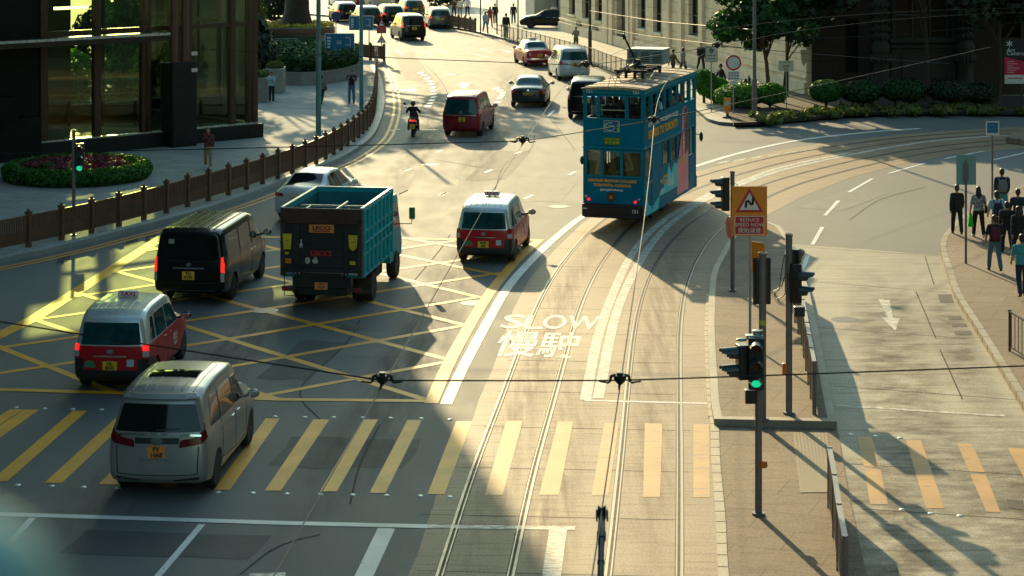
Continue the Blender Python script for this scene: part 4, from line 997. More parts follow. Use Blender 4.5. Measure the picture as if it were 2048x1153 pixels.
# --- JPN taxi twins
TX = dict(L=4.35, W=1.70, r=.09, wheel=.305, axles=(.80, 3.55), zb=[(0, .24), (.5, .2), (4.35, .22)], w=[(0, .82), (.4, .845), (3.4, .85), (4.0, .80), (4.35, .70)],
    wr=[(0, .665), (.5, .69), (2.4, .68), (3.1, .64), (3.5, .68), (4.35, .62)], belt=[(0, .99), (3.2, 1.02), (4.35, .82)], roof=[(0, 1.60), (.35, 1.71), (1.2, 1.76), (2.2, 1.75), (2.65, 1.66), (3.35, 1.12), (4.0, .98), (4.35, .8)],
    lean=[(.2, .05), (.4, 0), (.95, .02), (1.5, .12), (1.8, .24)], bow=.10, fade=1.0,
    rwin=[(-.66, 1.03), (.66, 1.03), (.60, 1.50), (-.60, 1.50)], scr=[(-.56, 2.7), (.56, 2.7), (.62, 3.25), (-.62, 3.25)],
    side=[[(.42, 1.06), (.80, 1.06), (.82, 1.54), (.62, 1.55)], [(.92, 1.05), (1.80, 1.05), (1.80, 1.56), (.96, 1.56)], [(1.90, 1.05), (3.0, 1.06), (2.62, 1.50), (1.90, 1.56)]],
    gap=[(.88, .5, .88, 1.02), (1.85, .35, 1.85, 1.02), (3.0, .35, 3.0, 1.04), (1.0, .33, 3.0, .33)], hand=[(1.62, .92), (2.1, .92)], handm=P_red, head=[(.42, .70), (.72, .74), (.72, .90), (.48, .86)], mir=(3.0, 1.12))
def taxi(label, loc, rz, lit, plate_txt):
    s = dict(TX)
    s['mirm'] = M_plast
    s['tail'] = [(rect(.695, .84, .90, 1.04), M_taill if lit else M_tail), (rect(.70, .835, .77, .895), M_clear)]
    s['trim'] = [('chrome_strip', 'R', [rect(-.36, .36, .775, .805)], M_chrome, .025), ('badge', 'R', [[(.075*math.cos(a), .895+.05*math.sin(a)) for a in [2*PI*i/12 for i in range(12)]]], M_chrome, .02),
        ('licence_badge', 'R', [[(-.58, .545), (-.32, .545), (-.34, .64), (-.40, .685), (-.50, .685), (-.56, .64)]], mat('taxi_badge_green', (.03, .22, .13), .4), .015), ('sticker', 'R', [rect(.37, .52, .57, .72)], mat('pale_blue_sticker', (.42, .60, .62), .5), .012),
        ('roof_rib', 'T', ribs((-.45, -.27, -.09, .09, .27, .45), .35, 1.9, .012), P_tsilver, .012), ('rear_wiper', 'R', [[(-.05, 1.045), (.32, 1.075), (.32, 1.09), (-.05, 1.07)]], M_plast, .02)]
    L = s['L']
    def fn(c, n):
        if c.z > 1.005+.012*(c.y+L/2): return 'roof'
        if c.z < .49 and c.y < -L/2+.75 or (c.z < .73 and abs(c.x) > .60 and c.y < -L/2+.55) or c.z < .30: return 'bumper'
        return 'body'
    P = [((0, -L/2, 1.005), Vector((0, -.012, 1)).normalized()), ((0, 0, .49), (0, 0, 1)), ((0, 0, .73), (0, 0, 1)), ((0, 0, .30), (0, 0, 1)), ((.60, 0, 0), (1, 0, 0)), ((-.60, 0, 0), (1, 0, 0)), ((0, -L/2+.75, 0), (0, 1, 0)), ((0, -L/2+.55, 0), (0, 1, 0))]
    rt, bv = base_car('taxi', label, s, P_red, loc, rz, 'taxi', M_tglass, (P, fn, {'roof': P_tsilver, 'bumper': M_plast, 'body': P_red}))
    plate(rt, bv, 0, .59, *plate_txt, .32, .19)
    hz = bv.ray_cast(Vector((0, -.55, 9)), Vector((0, 0, -1)))[0].z
    sg = MB().box((0, -.55, hz+.075), (.46, .13, .13)).build('roof_sign', mat('taxi_sign_white', (.72, .68, .66), .4), rt, bevel=.02)
    text('sign_lettering', 'TAXI', .135, mat('taxi_sign_red', (.55, .02, .06), .5), sg, (0, -.618, hz+.075), sx=1.15, extrude=.002, bold=.004)
    for sg_, ang in ((1, PI/2), (-1, -PI/2)):
        text('door_lettering', '的士', .19, M_wink, rt, (sg_*.862, .35, .74), (PI/2, 0, ang), extrude=.003)
        text('door_lettering', 'TAXI', .12, M_wink, rt, (sg_*.862, .35, .58), (PI/2, 0, ang), extrude=.003)
    return rt
def tp(xr, yr, xf, yf, **k): return place(xr, yr, xf, yf, 1.70, .80, 4.35)
taxi('red and silver taxi with lit tail lights beside the silver minivan', (G(308, 786)+Vector((-.80, 2.15, 0)))[:], R(-4.1), True, ('NL', '8503'))
taxi('red and silver taxi in the sun between the tipper lorry and the tram', *tp(1029, 522, 1057, 490), False, ('NW', '402'))
# --- black van
HI = dict(L=5.25, W=1.93, r=.07, wheel=.34, axles=(1.1, 4.3), zb=[(0, .34), (.5, .26), (5.25, .26)], w=[(0, .94), (.4, .962), (4.5, .965), (5.0, .9), (5.25, .82)], wr=[(0, .80), (.5, .82), (3.6, .80), (4.4, .74), (4.7, .8), (5.25, .72)],
    belt=[(0, 1.20), (4.2, 1.18), (5.25, .95)], roof=[(0, 1.93), (.3, 1.99), (3.2, 1.99), (3.7, 1.90), (4.5, 1.28), (4.9, 1.12), (5.25, .95)], lean=[(.2, .06), (.45, 0), (1.0, .01), (1.95, .10)], bow=.05, fade=1.0, edge=.12,
    rwin=[(-.78, 1.22), (.78, 1.22), (.74, 1.80), (-.74, 1.80)], scr=[(-.66, 3.75), (.66, 3.75), (.74, 4.4), (-.74, 4.4)],
    side=[[(.35, 1.24), (1.75, 1.24), (1.75, 1.78), (.42, 1.78)], [(1.85, 1.24), (3.0, 1.24), (3.0, 1.78), (1.85, 1.78)], [(3.12, 1.22), (4.15, 1.2), (3.66, 1.72), (3.12, 1.78)]],
    gap=[(1.8, .5, 1.8, 1.85), (3.06, .4, 3.06, 1.85), (4.1, .4, 4.1, 1.15)], hand=[(2.9, 1.05), (3.25, 1.05)], head=[(.5, .85), (.85, .88), (.84, 1.08), (.6, 1.0)], mir=(4.15, 1.32),
    tail=[(rect(.855, .955, .88, 1.28), M_taill), (rect(.855, .955, .64, .87), M_clear)],
    trim=[('chrome_strip', 'R', [rect(-.42, .42, .975, 1.01)], M_chrome, .02), ('badge', 'R', [[(.07*math.cos(a), 1.09+.05*math.sin(a)) for a in [2*PI*i/12 for i in range(12)]]], M_chrome, .015), ('sticker', 'R', [rect(-.55, -.40, 1.62, 1.74)], mat('grey_sticker', (.3, .3, .28), .6), .012),
          ('panel_gap', 'R', [rect(-.8, .8, .60, .612), rect(-.8, .8, 1.17, 1.18)], M_gap, .003), ('bumper_trim', 'R', [rect(-.7, .7, .40, .415)], M_chrome, .006), ('roof_rib', 'T', ribs((-.62, -.37, -.12, .12, .37, .62), .3, 3.4, .022), paint('roof_rib_reflection', (.07, .075, .07), .3, .3), .02)])  # ribs painted lighter to imitate light reflected along the roof
p = G(447, 613); hd = R(7)
rt, bv = base_car('van', 'black van with ribbed roof and glowing brake lights between the kerb and the tipper lorry', HI, P_black, (p.x-.92+math.sin(hd)*2.6, p.y+2.62, 0), -hd, 'van')
plate(rt, bv, 0, .80, 'TU', '9759', .33, .22)
# --- sedans
SD = dict(L=4.85, W=1.85, r=.10, wheel=.325, axles=(1.0, 3.9), zb=[(0, .30), (.5, .2), (4.85, .22)], w=[(0, .84), (.5, .905), (2.4, .925), (4.0, .90), (4.85, .72)], wr=[(0, .72), (.55, .76), (.75, .74), (1.4, .60), (2.9, .60), (3.5, .72), (3.8, .80), (4.85, .6)],
    belt=[(0, .90), (.6, .95), (3.6, .93), (4.85, .70)], roof=[(0, .96), (.35, 1.03), (.62, 1.05), (1.5, 1.41), (2.2, 1.465), (2.7, 1.43), (3.65, 1.01), (4.3, .92), (4.85, .72)], smooth=1, lean=[(.2, .08), (.45, 0), (.8, .02), (1.05, .06)], bow=.16, fade=.9, crown=.05,
    twin=[(-.62, .72), (.62, .72), (.50, 1.42), (-.50, 1.42)], scr=[(-.50, 2.75), (.50, 2.75), (.66, 3.5), (-.66, 3.5)], side=[[(1.0, .97), (1.45, .97), (1.55, 1.34), (1.38, 1.32)], [(1.5, .97), (2.25, .97), (2.25, 1.38), (1.62, 1.36)], [(2.33, .97), (3.3, .97), (2.75, 1.34), (2.33, 1.38)]],
    gap=[(1.48, .5, 1.48, .95), (2.29, .35, 2.29, .95), (3.35, .35, 3.35, .93)], hand=[(2.05, .86), (2.5, .86)], head=[(.4, .58), (.72, .62), (.7, .74), (.45, .70)], mir=(3.1, 1.0))
def sedan(kind, label, pm, loc, rz, s=None, cg=None, pl=('MY 668', None), cat='car', tail=None, group=None, trim=None):
    s = dict(s or SD); s['tail'] = tail or [([(.48, .76), (.80, .74), (.86, .80), (.86, .90), (.50, .88)], M_tail)]
    s['trim'] = trim or [('badge', 'R', [[(.05*math.cos(a), .89+.05*math.sin(a)) for a in [2*PI*i/12 for i in range(12)]]], M_chrome, .015), ('bumper_trim', 'R', [rect(-.7, .7, .36, .375)], M_chrome, .01), ('rear_valance', 'R', [[(-.62, .27), (.62, .27), (.66, .34), (-.66, .34)]], M_plast, .006), ('panel_gap', 'R', [rect(-.62, .62, .60, .61)], M_gap, .003)]
    s['mirm'] = pm
    rt, bv = base_car(kind, label, s, pm, loc, rz, cat, cg, group=group)
    if pl: plate(rt, bv, 0, s.get('pz', .72), *pl, .5 if pl[1] is None else .32, .115 if pl[1] is None else .2)
    return rt
FB = dict(SD); FB.update(roof=[(0, 1.06), (.25, 1.13), (.55, 1.18), (1.5, 1.50), (2.2, 1.545), (2.7, 1.50), (3.65, 1.07), (4.3, .96), (4.85, .75)], belt=[(0, 1.0), (.6, 1.02), (3.6, .98), (4.85, .72)], twin=[(-.60, .50), (.60, .50), (.50, 1.30), (-.50, 1.30)], pz=.82,
    side=[[(.95, 1.05), (1.45, 1.03), (1.55, 1.42), (1.35, 1.40)], [(1.5, 1.03), (2.25, 1.02), (2.25, 1.46), (1.62, 1.44)], [(2.33, 1.02), (3.3, 1.02), (2.75, 1.42), (2.33, 1.46)]])
loc, rz = tail_at(596, 448, 4.85, R(11))
sedan('hatchback_car', 'white sloping-roofed car at the kerb half hidden behind the tipper lorry', P_white, loc, rz, FB, None, ('UU 1966', None), tail=[([(.50, .88), (.80, .87), (.86, .91), (.855, .99), (.56, .97)], M_tail)])
loc, rz = tail_at(1056, 217, 4.85, R(4))
sedan('sedan_car', 'dark green-grey sedan with chrome bumper line in the sunlit lane left of the tram', P_dark, loc, rz, None, M_tglass, ('MZ 5808', None), tail=[([(.52, .74), (.82, .70), (.87, .80), (.86, .96), (.60, .92)], M_tail)])
# --- maroon minivan
s = mpv_spec(L=4.7, W=1.72, w=[(0, .83), (.4, .855), (3.7, .86), (4.4, .81), (4.7, .74)], wr=[(0, .67), (.5, .70), (2.6, .70), (3.3, .66), (3.7, .7), (4.7, .62)], axles=(.85, 3.7), wheel=.31, lean=[(.2, .08), (.42, 0), (1.0, .02), (1.7, .14), (1.95, .25)], bow=.09,
    roof=[(0, 1.78), (.5, 1.85), (1.6, 1.87), (2.6, 1.84), (2.9, 1.78), (3.7, 1.2), (4.4, 1.05), (4.7, .9)], scr=[(-.58, 2.95), (.58, 2.95), (.64, 3.5), (-.64, 3.5)],
    rwin=[(-.72, 1.02), (.72, 1.02), (.66, 1.66), (-.66, 1.66)], tail=[([(.73, .98), (.835, .98), (.81, 1.34), (.75, 1.34)], M_tail)], side=[[(.45, 1.15), (1.22, 1.13), (1.22, 1.62), (.6, 1.62)], [(1.30, 1.13), (2.30, 1.11), (2.30, 1.62), (1.30, 1.62)], [(2.40, 1.11), (3.25, 1.1), (2.9, 1.58), (2.40, 1.62)]], gap=[(1.26, .45, 1.26, 1.7), (2.35, .35, 2.35, 1.7), (3.3, .35, 3.3, 1.05)], mir=(3.2, 1.14),
    trim=[('chrome_strip', 'R', [rect(-.66, .66, .955, 1.0)], M_chrome, .02), ('badge', 'R', [[(.065*math.cos(a), 1.10+.065*math.sin(a)) for a in [2*PI*i/12 for i in range(12)]]], M_chrome, .02), ('rear_wiper', 'R', [[(-.3, 1.05), (.02, 1.08), (.02, 1.095), (-.3, 1.075)]], M_plast, .02), ('panel_gap', 'R', [rect(-.7, .7, .52, .53)], M_gap, .003), ('reflector', 'R', [rect(-.74, -.56, .40, .43), rect(.56, .74, .40, .43)], M_tail, .008), ('roof_rib', 'T', ribs((-.5, .5), .4, 2.6, .014), P_maroon, .014)])
loc, rz = place(964, 272, 986, 257.5, 1.72, .85, 4.7)
rt, bv = base_car('minivan', 'maroon minivan with wide rear window beside the motor scooter', s, P_maroon, loc, rz, 'minivan', M_tglass)
plate(rt, bv, .05, .80, 'VB', '402', .30, .2)
# --- black minivan half hidden by the tram, white minivan, black people carrier further up
s = mpv_spec(tail=[([(.76, .98), (.90, 1.0), (.86, 1.42), (.78, 1.40)], M_tail)], trim=[('chrome_strip', 'R', [rect(-.6, .6, 1.10, 1.13)], M_chrome, .02), ('bumper_trim', 'R', [rect(-.7, .7, .40, .415)], M_chrome, .006)])
loc, rz = tail_at(1172, 241, 4.95, R(6))
rt, bv = base_car('minivan', 'black minivan half hidden behind the blue tram', s, P_black, loc, rz, 'minivan'); plate(rt, bv, 0, .93, 'SE', '218', .34, .21)
s = mpv_spec(rwin=[(-.78, 1.20), (.78, 1.20), (.65, 1.67), (-.65, 1.67)], tail=[([(.40, .93), (.80, .97), (.90, 1.05), (.89, 1.20), (.66, 1.10), (.42, 1.06)], M_tail)], trim=[('badge', 'R', [[(.1*math.cos(a), 1.1+.05*math.sin(a)) for a in [2*PI*i/12 for i in range(12)]]], M_chrome, .02), ('panel_gap', 'R', [rect(-.72, .72, .5, .51), rect(-.72, .72, .68, .688)], M_gap, .003), ('spoiler', 'R', [[(-.66, 1.735), (.66, 1.735), (.62, 1.80), (-.62, 1.80)]], P_white, .05)])
loc, rz = tail_at(1150, 163, 4.95, R(-8))
rt, bv = base_car('minivan', 'white minivan with teal rear window ahead of the black one', s, P_white, loc, rz, 'minivan', M_tglass); plate(rt, bv, 0, .96, 'TR', '88', .34, .21)
s = mpv_spec(tail=[([(.76, .98), (.90, 1.0), (.86, 1.42), (.78, 1.40)], M_taill)], trim=[('chrome_strip', 'R', [rect(-.5, .5, 1.10, 1.13)], M_chrome, .02), ('roof_rib', 'T', ribs((-.5, .5), .4, 2.6, .03), M_chrome, .02)])
loc, rz = tail_at(829, 83, 4.95, R(-15))
rt, bv = base_car('minivan', 'black minivan with red side lamps farthest up the sunlit lanes', s, P_black, loc, rz, 'minivan'); plate(rt, bv, 0, .93, 'WL', '23', .34, .21)
# --- old saloon taxi
CT = dict(SD); CT.update(L=4.7, W=1.70, bow=.07, w=[(0, .80), (.5, .84), (2.4, .85), (4.0, .84), (4.7, .74)], wr=[(0, .74), (.9, .76), (1.5, .62), (2.9, .61), (3.5, .70), (4.7, .7)], belt=[(0, .95), (3.6, .95), (4.7, .8)], roof=[(0, 1.0), (.3, 1.05), (.85, 1.07), (1.45, 1.46), (2.1, 1.52), (2.7, 1.49), (3.4, 1.04), (4.3, .97), (4.7, .82)], axles=(1.0, 3.65), wheel=.30,
    twin=[(-.58, .95), (.58, .95), (.52, 1.38), (-.52, 1.38)], scr=[(-.5, 2.8), (.5, 2.8), (.62, 3.3), (-.62, 3.3)], side=[[(1.25, 1.0), (2.1, 1.0), (2.1, 1.42), (1.5, 1.40)], [(2.2, 1.0), (3.1, 1.0), (2.78, 1.38), (2.2, 1.42)]], gap=[(2.15, .4, 2.15, 1.0), (3.2, .4, 3.2, 1.0), (1.2, .4, 1.2, .98)], mir=(2.95, 1.05))
loc, rz = tail_at(1080, 135, 4.7, R(-11.5)); Lc = 4.7
s = dict(CT); s['tail'] = [(rect(.40, .78, .72, .90), M_tail)]; s['mirm'] = M_plast
s['trim'] = [('chrome_bumper', 'R', [rect(-.78, .78, .46, .56)], M_chrome, .06), ('badge', 'R', [rect(-.06, .06, .86, .93)], M_chrome, .01)]
fnc = lambda c, n: 'roof' if c.z > 1.09 else 'body'
rt, bv = base_car('taxi', 'old red saloon taxi with silver roof and chrome bumper by the far railing', s, P_red, loc, rz, 'taxi', M_tglass, ([((0, 0, 1.09), (0, 0, 1))], fnc, {'roof': P_tsilver, 'body': P_red})); plate(rt, bv, 0, .74, 'GB', '315', .3, .19)
sg = MB().box((0, -.1, 1.62), (.5, .16, .13)).build('roof_sign', mat('taxi_sign_white', (.72, .68, .66)), rt, bevel=.02)
text('sign_lettering', 'TAXI', .13, mat('taxi_sign_red', (.55, .02, .06)), sg, (0, -.182, 1.62), extrude=.002)
# --- queue at the top of the street
q = 'cars queueing at the top of the street'
def qcar(kind, label, pm, x, y, hd, s, tl, cg=None):
    s = dict(s); loc, rz = tail_at(x, y, s['L'], R(hd)); s['tail'] = tl; s['trim'] = [('bumper_trim', 'R', [rect(-.6, .6, .38, .40)], M_chrome, .01)]; s['mirm'] = pm
    rt, bv = base_car(kind, label, s, pm, loc, rz, 'car', cg, group=q); plate(rt, bv, 0, s.get('pz', .74), 'K 21', None, .5, .12)
tl = [([(.48, .76), (.80, .74), (.86, .80), (.86, .92), (.50, .90)], M_taill)]
SUV = mpv_spec(); SUV.update(L=4.6, W=1.85, axles=(.85, 3.6), roof=[(0, 1.5), (.5, 1.62), (1.6, 1.66), (2.4, 1.62), (2.7, 1.55), (3.4, 1.12), (4.2, 1.0), (4.6, .85)], belt=[(0, 1.02), (3.4, 1.0), (4.6, .82)], rwin=[(-.68, 1.06), (.68, 1.06), (.6, 1.42), (-.6, 1.42)], scr=[(-.6, 2.72), (.6, 2.72), (.68, 3.25), (-.68, 3.25)],
    w=[(0, .88), (.4, .91), (3.6, .92), (4.3, .86), (4.6, .76)], wr=[(0, .66), (.5, .70), (2.4, .70), (3.3, .68), (4.6, .65)], side=[[(.55, 1.08), (1.3, 1.08), (1.3, 1.44), (.72, 1.44)], [(1.38, 1.08), (2.2, 1.07), (2.2, 1.46), (1.38, 1.46)], [(2.3, 1.06), (3.1, 1.06), (2.7, 1.4), (2.3, 1.46)]], gap=[(1.34, .45, 1.34, 1.05), (2.25, .4, 2.25, 1.05)], hand=[], mir=(2.95, 1.08), pz=.8)
tl2 = [([(.70, .86), (.88, .88), (.86, 1.08), (.72, 1.05)], M_taill)]
qcar('suv_car', 'black car with two glowing red lamps behind the round blue sign', P_black, 697, 46, -16, SUV, tl2)
qcar('suv_car', 'dark car with pale roof behind the second blue direction sign', P_dark, 743, 55, -16, SUV, tl2, M_tglass)
qcar('suv_car', 'dark people carrier just behind the farthest black minivan', P_black, 789, 52, -16, SUV, tl2, M_tglass)
qcar('sedan_car', 'dark saloon with one red lamp showing above the black minivan roof', P_dark, 831, 38, -16, SUV, tl2, M_tglass)
qcar('suv_car', 'white car at the back of the queue above the black one', P_white, 692, 17, -16, SUV, tl2, M_tglass)
qcar('suv_car', 'silver car at the very top of the street', P_silver, 764, 19, -16, SUV, tl2, M_tglass)
qcar('sedan_car', 'dark car with teal rear window cut by the top edge of the view', P_black, 814, 15, -16, SUV, tl2, M_tglass)
qcar('sedan_car', 'red car between the white one and the silver one', P_red, 732, 13, -16, SUV, tl2, M_tglass)
qcar('estate_car', 'grey estate car beside the far brown fence', P_grey, 882, 59, -8, SUV, tl2, M_tglass)
s = dict(SD); s['tail'] = tl; s['mirm'] = P_black
base_car('parked_car', 'black car parked side-on past the corner of the stone building', s, P_black, (3.0, 168.6, .15), R(84), 'car')
# ------------------------------------------------------------------ the double-decker tram
M_tb = mat('tram_blue', (.001, .185, .29), .5, 0, .12, 1.5, spec=.08)
M_tb2 = mat('tram_blue_trim', (.006, .25, .34), .4, 0, .08, 1.5, spec=.25)
M_cy = mat('tram_cyan', (.05, .68, .74), .45, 0, .12, 2, spec=.2)
M_cyl = mat('tram_pale_cyan', (.35, .66, .68), .35, 0, .12, 2)
M_pk = mat('tram_pink', (.92, .27, .33), .45, 0, .12, 2)
M_br = mat('tram_brown', (.13, .06, .035), .45, 0, .2, 3)
M_org = mat('orange_lettering', (.85, .42, .05), .45)
M_tblk = mat('tram_black_bumper', (.016, .014, .013), .5, 0, .25, 3)
M_roof = ground_mat('tram_roof_canvas', (.30, .22, .13), (.40, .31, .20), (.16, .11, .07), .75, (6, .7, 1), .8, 1.6, bump=.2, streak=.6, speck=14)
M_int = mat('tram_interior_cream', (.72, .62, .40), .5, 0, .1, 2)
M_wood = mat('tram_wood', (.16, .085, .04), .5, 0, .2, 4)
M_iron = mat('black_iron', (.014, .013, .012), .55, .3)
M_seat = mat('tram_seat', (.05, .045, .04), .6)
TL, TW, THD = 7.6, 1.98, R(17.5)
tp_ = Vector((3.27, 69.25, 0))
tram = root('tram', 'blue double-decker tram numbered 151 with orange lettering and passengers upstairs', 'tram', tp_, -THD)
Z0, ZT = .40, 4.50
def tw_(name, L, holes, loc, rz, m=M_tb, t=.07):
    mb = wall_holes(L, ZT-Z0, [(a, b, c-Z0, d-Z0) for a, b, c, d in holes], t)
    o = mb.build(name, m, tram, ang=0); o.location = (loc[0], loc[1], Z0); o.rotation_euler = (0, 0, rz); return o
U = lambda u: u*TW
rear_l = [(U(.05), U(.285), 1.72, 2.53), (U(.33), U(.615), 1.72, 2.50), (U(.66), U(.96), 1.72, 2.48)]
rear_u = [(U(.05), U(.225), 3.57, 4.27), (U(.275), U(.695), 3.57, 4.27), (U(.745), U(.965), 3.57, 4.27)]
rw = tw_('rear_panel', TW, rear_l+rear_u, (-TW/2, 0), 0)
su = [(.22+.93*i, .22+.93*i+.70, 3.57, 4.27) for i in range(8)]
sl_ = [(.28, .98, 1.55, 2.55), (2.62, 3.55, 1.76, 2.55), (3.75, 4.65, 1.76, 2.55), (4.8, 5.45, 1.76, 2.55)]
rs = tw_('side_panel', TL, su+sl_+[(6.55, 7.35, .75, 2.6)], (TW/2, 0), PI/2)
ls = tw_('side_panel', TL, su+[(TL-6.9+.9*i, TL-6.9+.9*i+.7, 1.76, 2.55) for i in range(6)], (-TW/2, TL), -PI/2)
tw_('front_panel', TW, [(a, b, c, d) for a, b, c, d in rear_u]+[(.25, 1.73, 1.72, 2.5)], (TW/2, TL), PI)
# window rims, mullion bars and guard rails
def rim(mb, x0, x1, z0, z1, f, w=.035):
    for a, b, c, d in ((x0-w, x1+w, z0-w, z0), (x0-w, x1+w, z1, z1+w), (x0-w, x0, z0, z1), (x1, x1+w, z0, z1)):
        mb.box(f((a+b)/2, (c+d)/2), f.d(b-a, d-c))
class RearF:
    def __call__(s, x, z): return (x-TW/2, -.012, z)
    def d(s, a, b): return (a, .03, b)
class SideF:
    def __call__(s, x, z): return (TW/2+.012, x, z)
    def d(s, a, b): return (.03, a, b)
for i, h in enumerate(rear_l+rear_u):
    mb = MB(); rim(mb, *h, RearF()); o = mb.build('rear_window', M_tb2, tram)
    if i < 3: MB().box(((h[0]+h[1])/2-TW/2, .045, (h[2]+h[3])/2), (h[1]-h[0], .008, h[3]-h[2])).build('pane', glass_mat('tram_glass%d' % i if i else 'tram_glass', (.78, .75, .62), .06), o)
    elif i == 4: MB().cyl((h[0]-TW/2, .03, 3.83), (h[1]-TW/2, .03, 3.83), .014).build('guard_rail', M_int, o)
for h in su+sl_[1:]:
    mb = MB(); rim(mb, *h, SideF(), .025); o = mb.build('side_window', M_tb2, tram)
    if h[2] < 3: MB().box((TW/2-.02, (h[0]+h[1])/2, (h[2]+h[3])/2), (.008, h[1]-h[0], h[3]-h[2])).build('pane', MATS['tram_glass'], o)
    MB().cyl((TW/2-.01, h[0], h[2]+.34), (TW/2-.01, h[1], h[2]+.34), .012).build('guard_rail', M_iron, o)
# corner posts, waist bands, cornice
for x in (-1, 1):
    for y in (0, TL): MB().cyl((x*(TW/2-.03), y+(.03 if y == 0 else -.03), Z0), (x*(TW/2-.03), y+(.03 if y == 0 else -.03), ZT), .062, n=14).build('corner_post', M_tb, tram)
mb = MB()
for z, h in ((4.43, .17), (2.62, .05)):
    mb.box((0, -.03, z), (TW+.06, .06, h)); mb.box((TW/2+.02, TL/2, z), (.05, TL, h)); mb.box((-TW/2-.02, TL/2, z), (.05, TL, h))
mb.build('cornice', M_tb2, tram, bevel=.012)
mb = MB(); mb.box((0, -.07, .60), (TW+.05, .2, .42)); mb.box((0, -.10, .41), (TW-.1, .18, .08)); mb.build('bumper', M_tblk, tram, bevel=.03)
MB().box((0, TL+.06, .60), (TW+.05, .2, .42)).build('bumper', M_tblk, tram, bevel=.03)
mb = MB(); mb.box((0, TL/2, .95), (TW-.2, TL-.2, .1)); mb.build('lower_floor', M_wood, tram)
mb = MB(); mb.box((0, TL/2, 2.68), (TW-.16, TL-.16, .08)); mb.build('upper_floor', M_wood, tram)
MB().box((0, TL/2, 4.42), (TW-.2, TL-.2, .03)).build('ceiling', M_int, tram)
# roof
rf = MB(); n = 10; vs = []
prof_ = [(x, 4.53+.065*(1-(x/1.06)**2)) for x in [1.06*(2*i/n-1) for i in range(n+1)]]
for y in (-.13, TL+.13):
    for x, z in prof_: vs.append((x, y, z))
    for x, z in reversed(prof_): vs.append((x, y, 4.50))
k = 2*(n+1); rf.add(vs, [tuple(range(k)), tuple(range(2*k-1, k-1, -1))]+[(i, k+i, k+(i+1) % k, (i+1) % k) for i in range(k)])
rf.build('roof', M_roof, tram, ang=30)
rb = MB()
for y in (.03, 1.0, 2.1, 3.3, 4.4, 5.6, 6.6, 7.5):
    rb.tube([(x, y, z+.008) for x, z in prof_], .012, 6)
rb.build('roof_batten', M_wood, tram)
lad = MB()
for x in (-.1, .12): lad.tube([(x-.06, -.1, 4.60), (x, .12, 5.0), (x+.06, .3, 4.7)], .012, 6)
lad.build('roof_bracket', M_int, tram)
tb = MB(); Y0 = 3.4
for s in (-.42, -.15, .15, .42): tb.box((s, Y0, 4.86), (.06, 2.6, .07)); tb.box((s, Y0-1.2, 4.78), (.08, .12, .2)); tb.box((s, Y0+1.2, 4.78), (.08, .12, .2))
for y in (-1.2, -.5, .2, .9): tb.box((0, Y0+y, 4.92), (1.1, .09, .07))
tb.lathe([(.3, 4.85), (.3, 5.0), (.16, 5.06), (.12, 5.2), (.0, 5.22)], (-.1, Y0+.1, 0), n=16)
for s in (-.07, .07): tb.tube([(-.1+s, Y0+.1, 5.12), (-.16+s, Y0-.5, 5.06), (-.2+s, Y0-1.3, 4.98)], .022, 6)
tb.tube([(.5, Y0+.3, 4.8), (.7, Y0-.8, 4.84), (.78, Y0-1.6, 4.74)], .02, 6)
tb.build('trolley_frame', M_iron, tram)
pl_ = MB(); pl_.tube([(-.15, 3.55, 5.1), (-.22, 3.3, 5.42), (-.40, 2.95, 5.98)], [.045, .04, .03], 8); pl_.lathe([(.09, -.02), (.1, 0), (.09, .02)], (-.41, 2.93, 6.02), axis='X', n=14); pl_.box((-.40, 2.95, 5.97), (.1, .1, .12))
pl_.build('trolley_pole', M_iron, tram)
ac = MB().box((-.30, 5.9, 5.14), (1.3, 1.0, .52)).build('roof_box', mat('grey_roof_box', (.24, .33, .31), .5), tram, bevel=.03)
sl2 = MB()
for c in range(3):
    for k in range(5): sl2.box((-.72+c*.42, 5.392, 4.98+k*.075), (.3, .016, .03))
sl2.build('louvre', M_iron, ac)
MB().box((-.30, 5.9, 5.405), (1.34, 1.04, .025)).build('lid', mat('pale_lid', (.6, .6, .52), .5), ac)
# running gear
ug = MB(); ug.box((0, 3.5, .58), (1.3, 3.2, .3)); ug.box((TW/2-.08, 3.55, .42), (.06, 2.3, .12)); ug.box((-TW/2+.08, 3.55, .42), (.06, 2.3, .12)); ug.box((0, TL/2, .8), (TW-.3, TL-.4, .14))
ug.build('truck_frame', M_iron, tram)
for y in (2.75, 4.35):
    for s in (-1, 1):
        w = MB(); w.lathe([(.34, -.05), (.38, -.04), (.38, -.02), (.34, 0), (.34, .05), (.2, .055), (.05, .09)], (s*.56, y, .352), axis='X', n=24); w.build('wheel', M_tblk, tram)
# seats and standing poles
for i in range(7):
    for s in (-.55, .55):
        mb = MB(); mb.box((s, .75+i*.95, 3.12), (.75, .42, .06)); mb.box((s, .55+i*.95, 3.35), (.75, .05, .5)); mb.box((s, .75+i*.95, 2.9), (.6, .3, .38)); mb.build('seat', M_seat, tram)
mb = MB()
for x, y in ((-.3, .5), (.3, .5), (-.3, 2.2), (.3, 2.2), (-.3, 4), (.3, 4)): mb.cyl((x, y, .98), (x, y, 2.62), .018)
mb.build('grab_pole', mat('brass_pole', (.5, .36, .12), .3, .8), tram)
mb = MB(); mb.box((-.62, .32, 1.75), (.5, .12, 1.5)); mb.box((.6, .45, 1.75), (.55, .12, 1.55)); mb.build('cab_partition', M_int, tram)
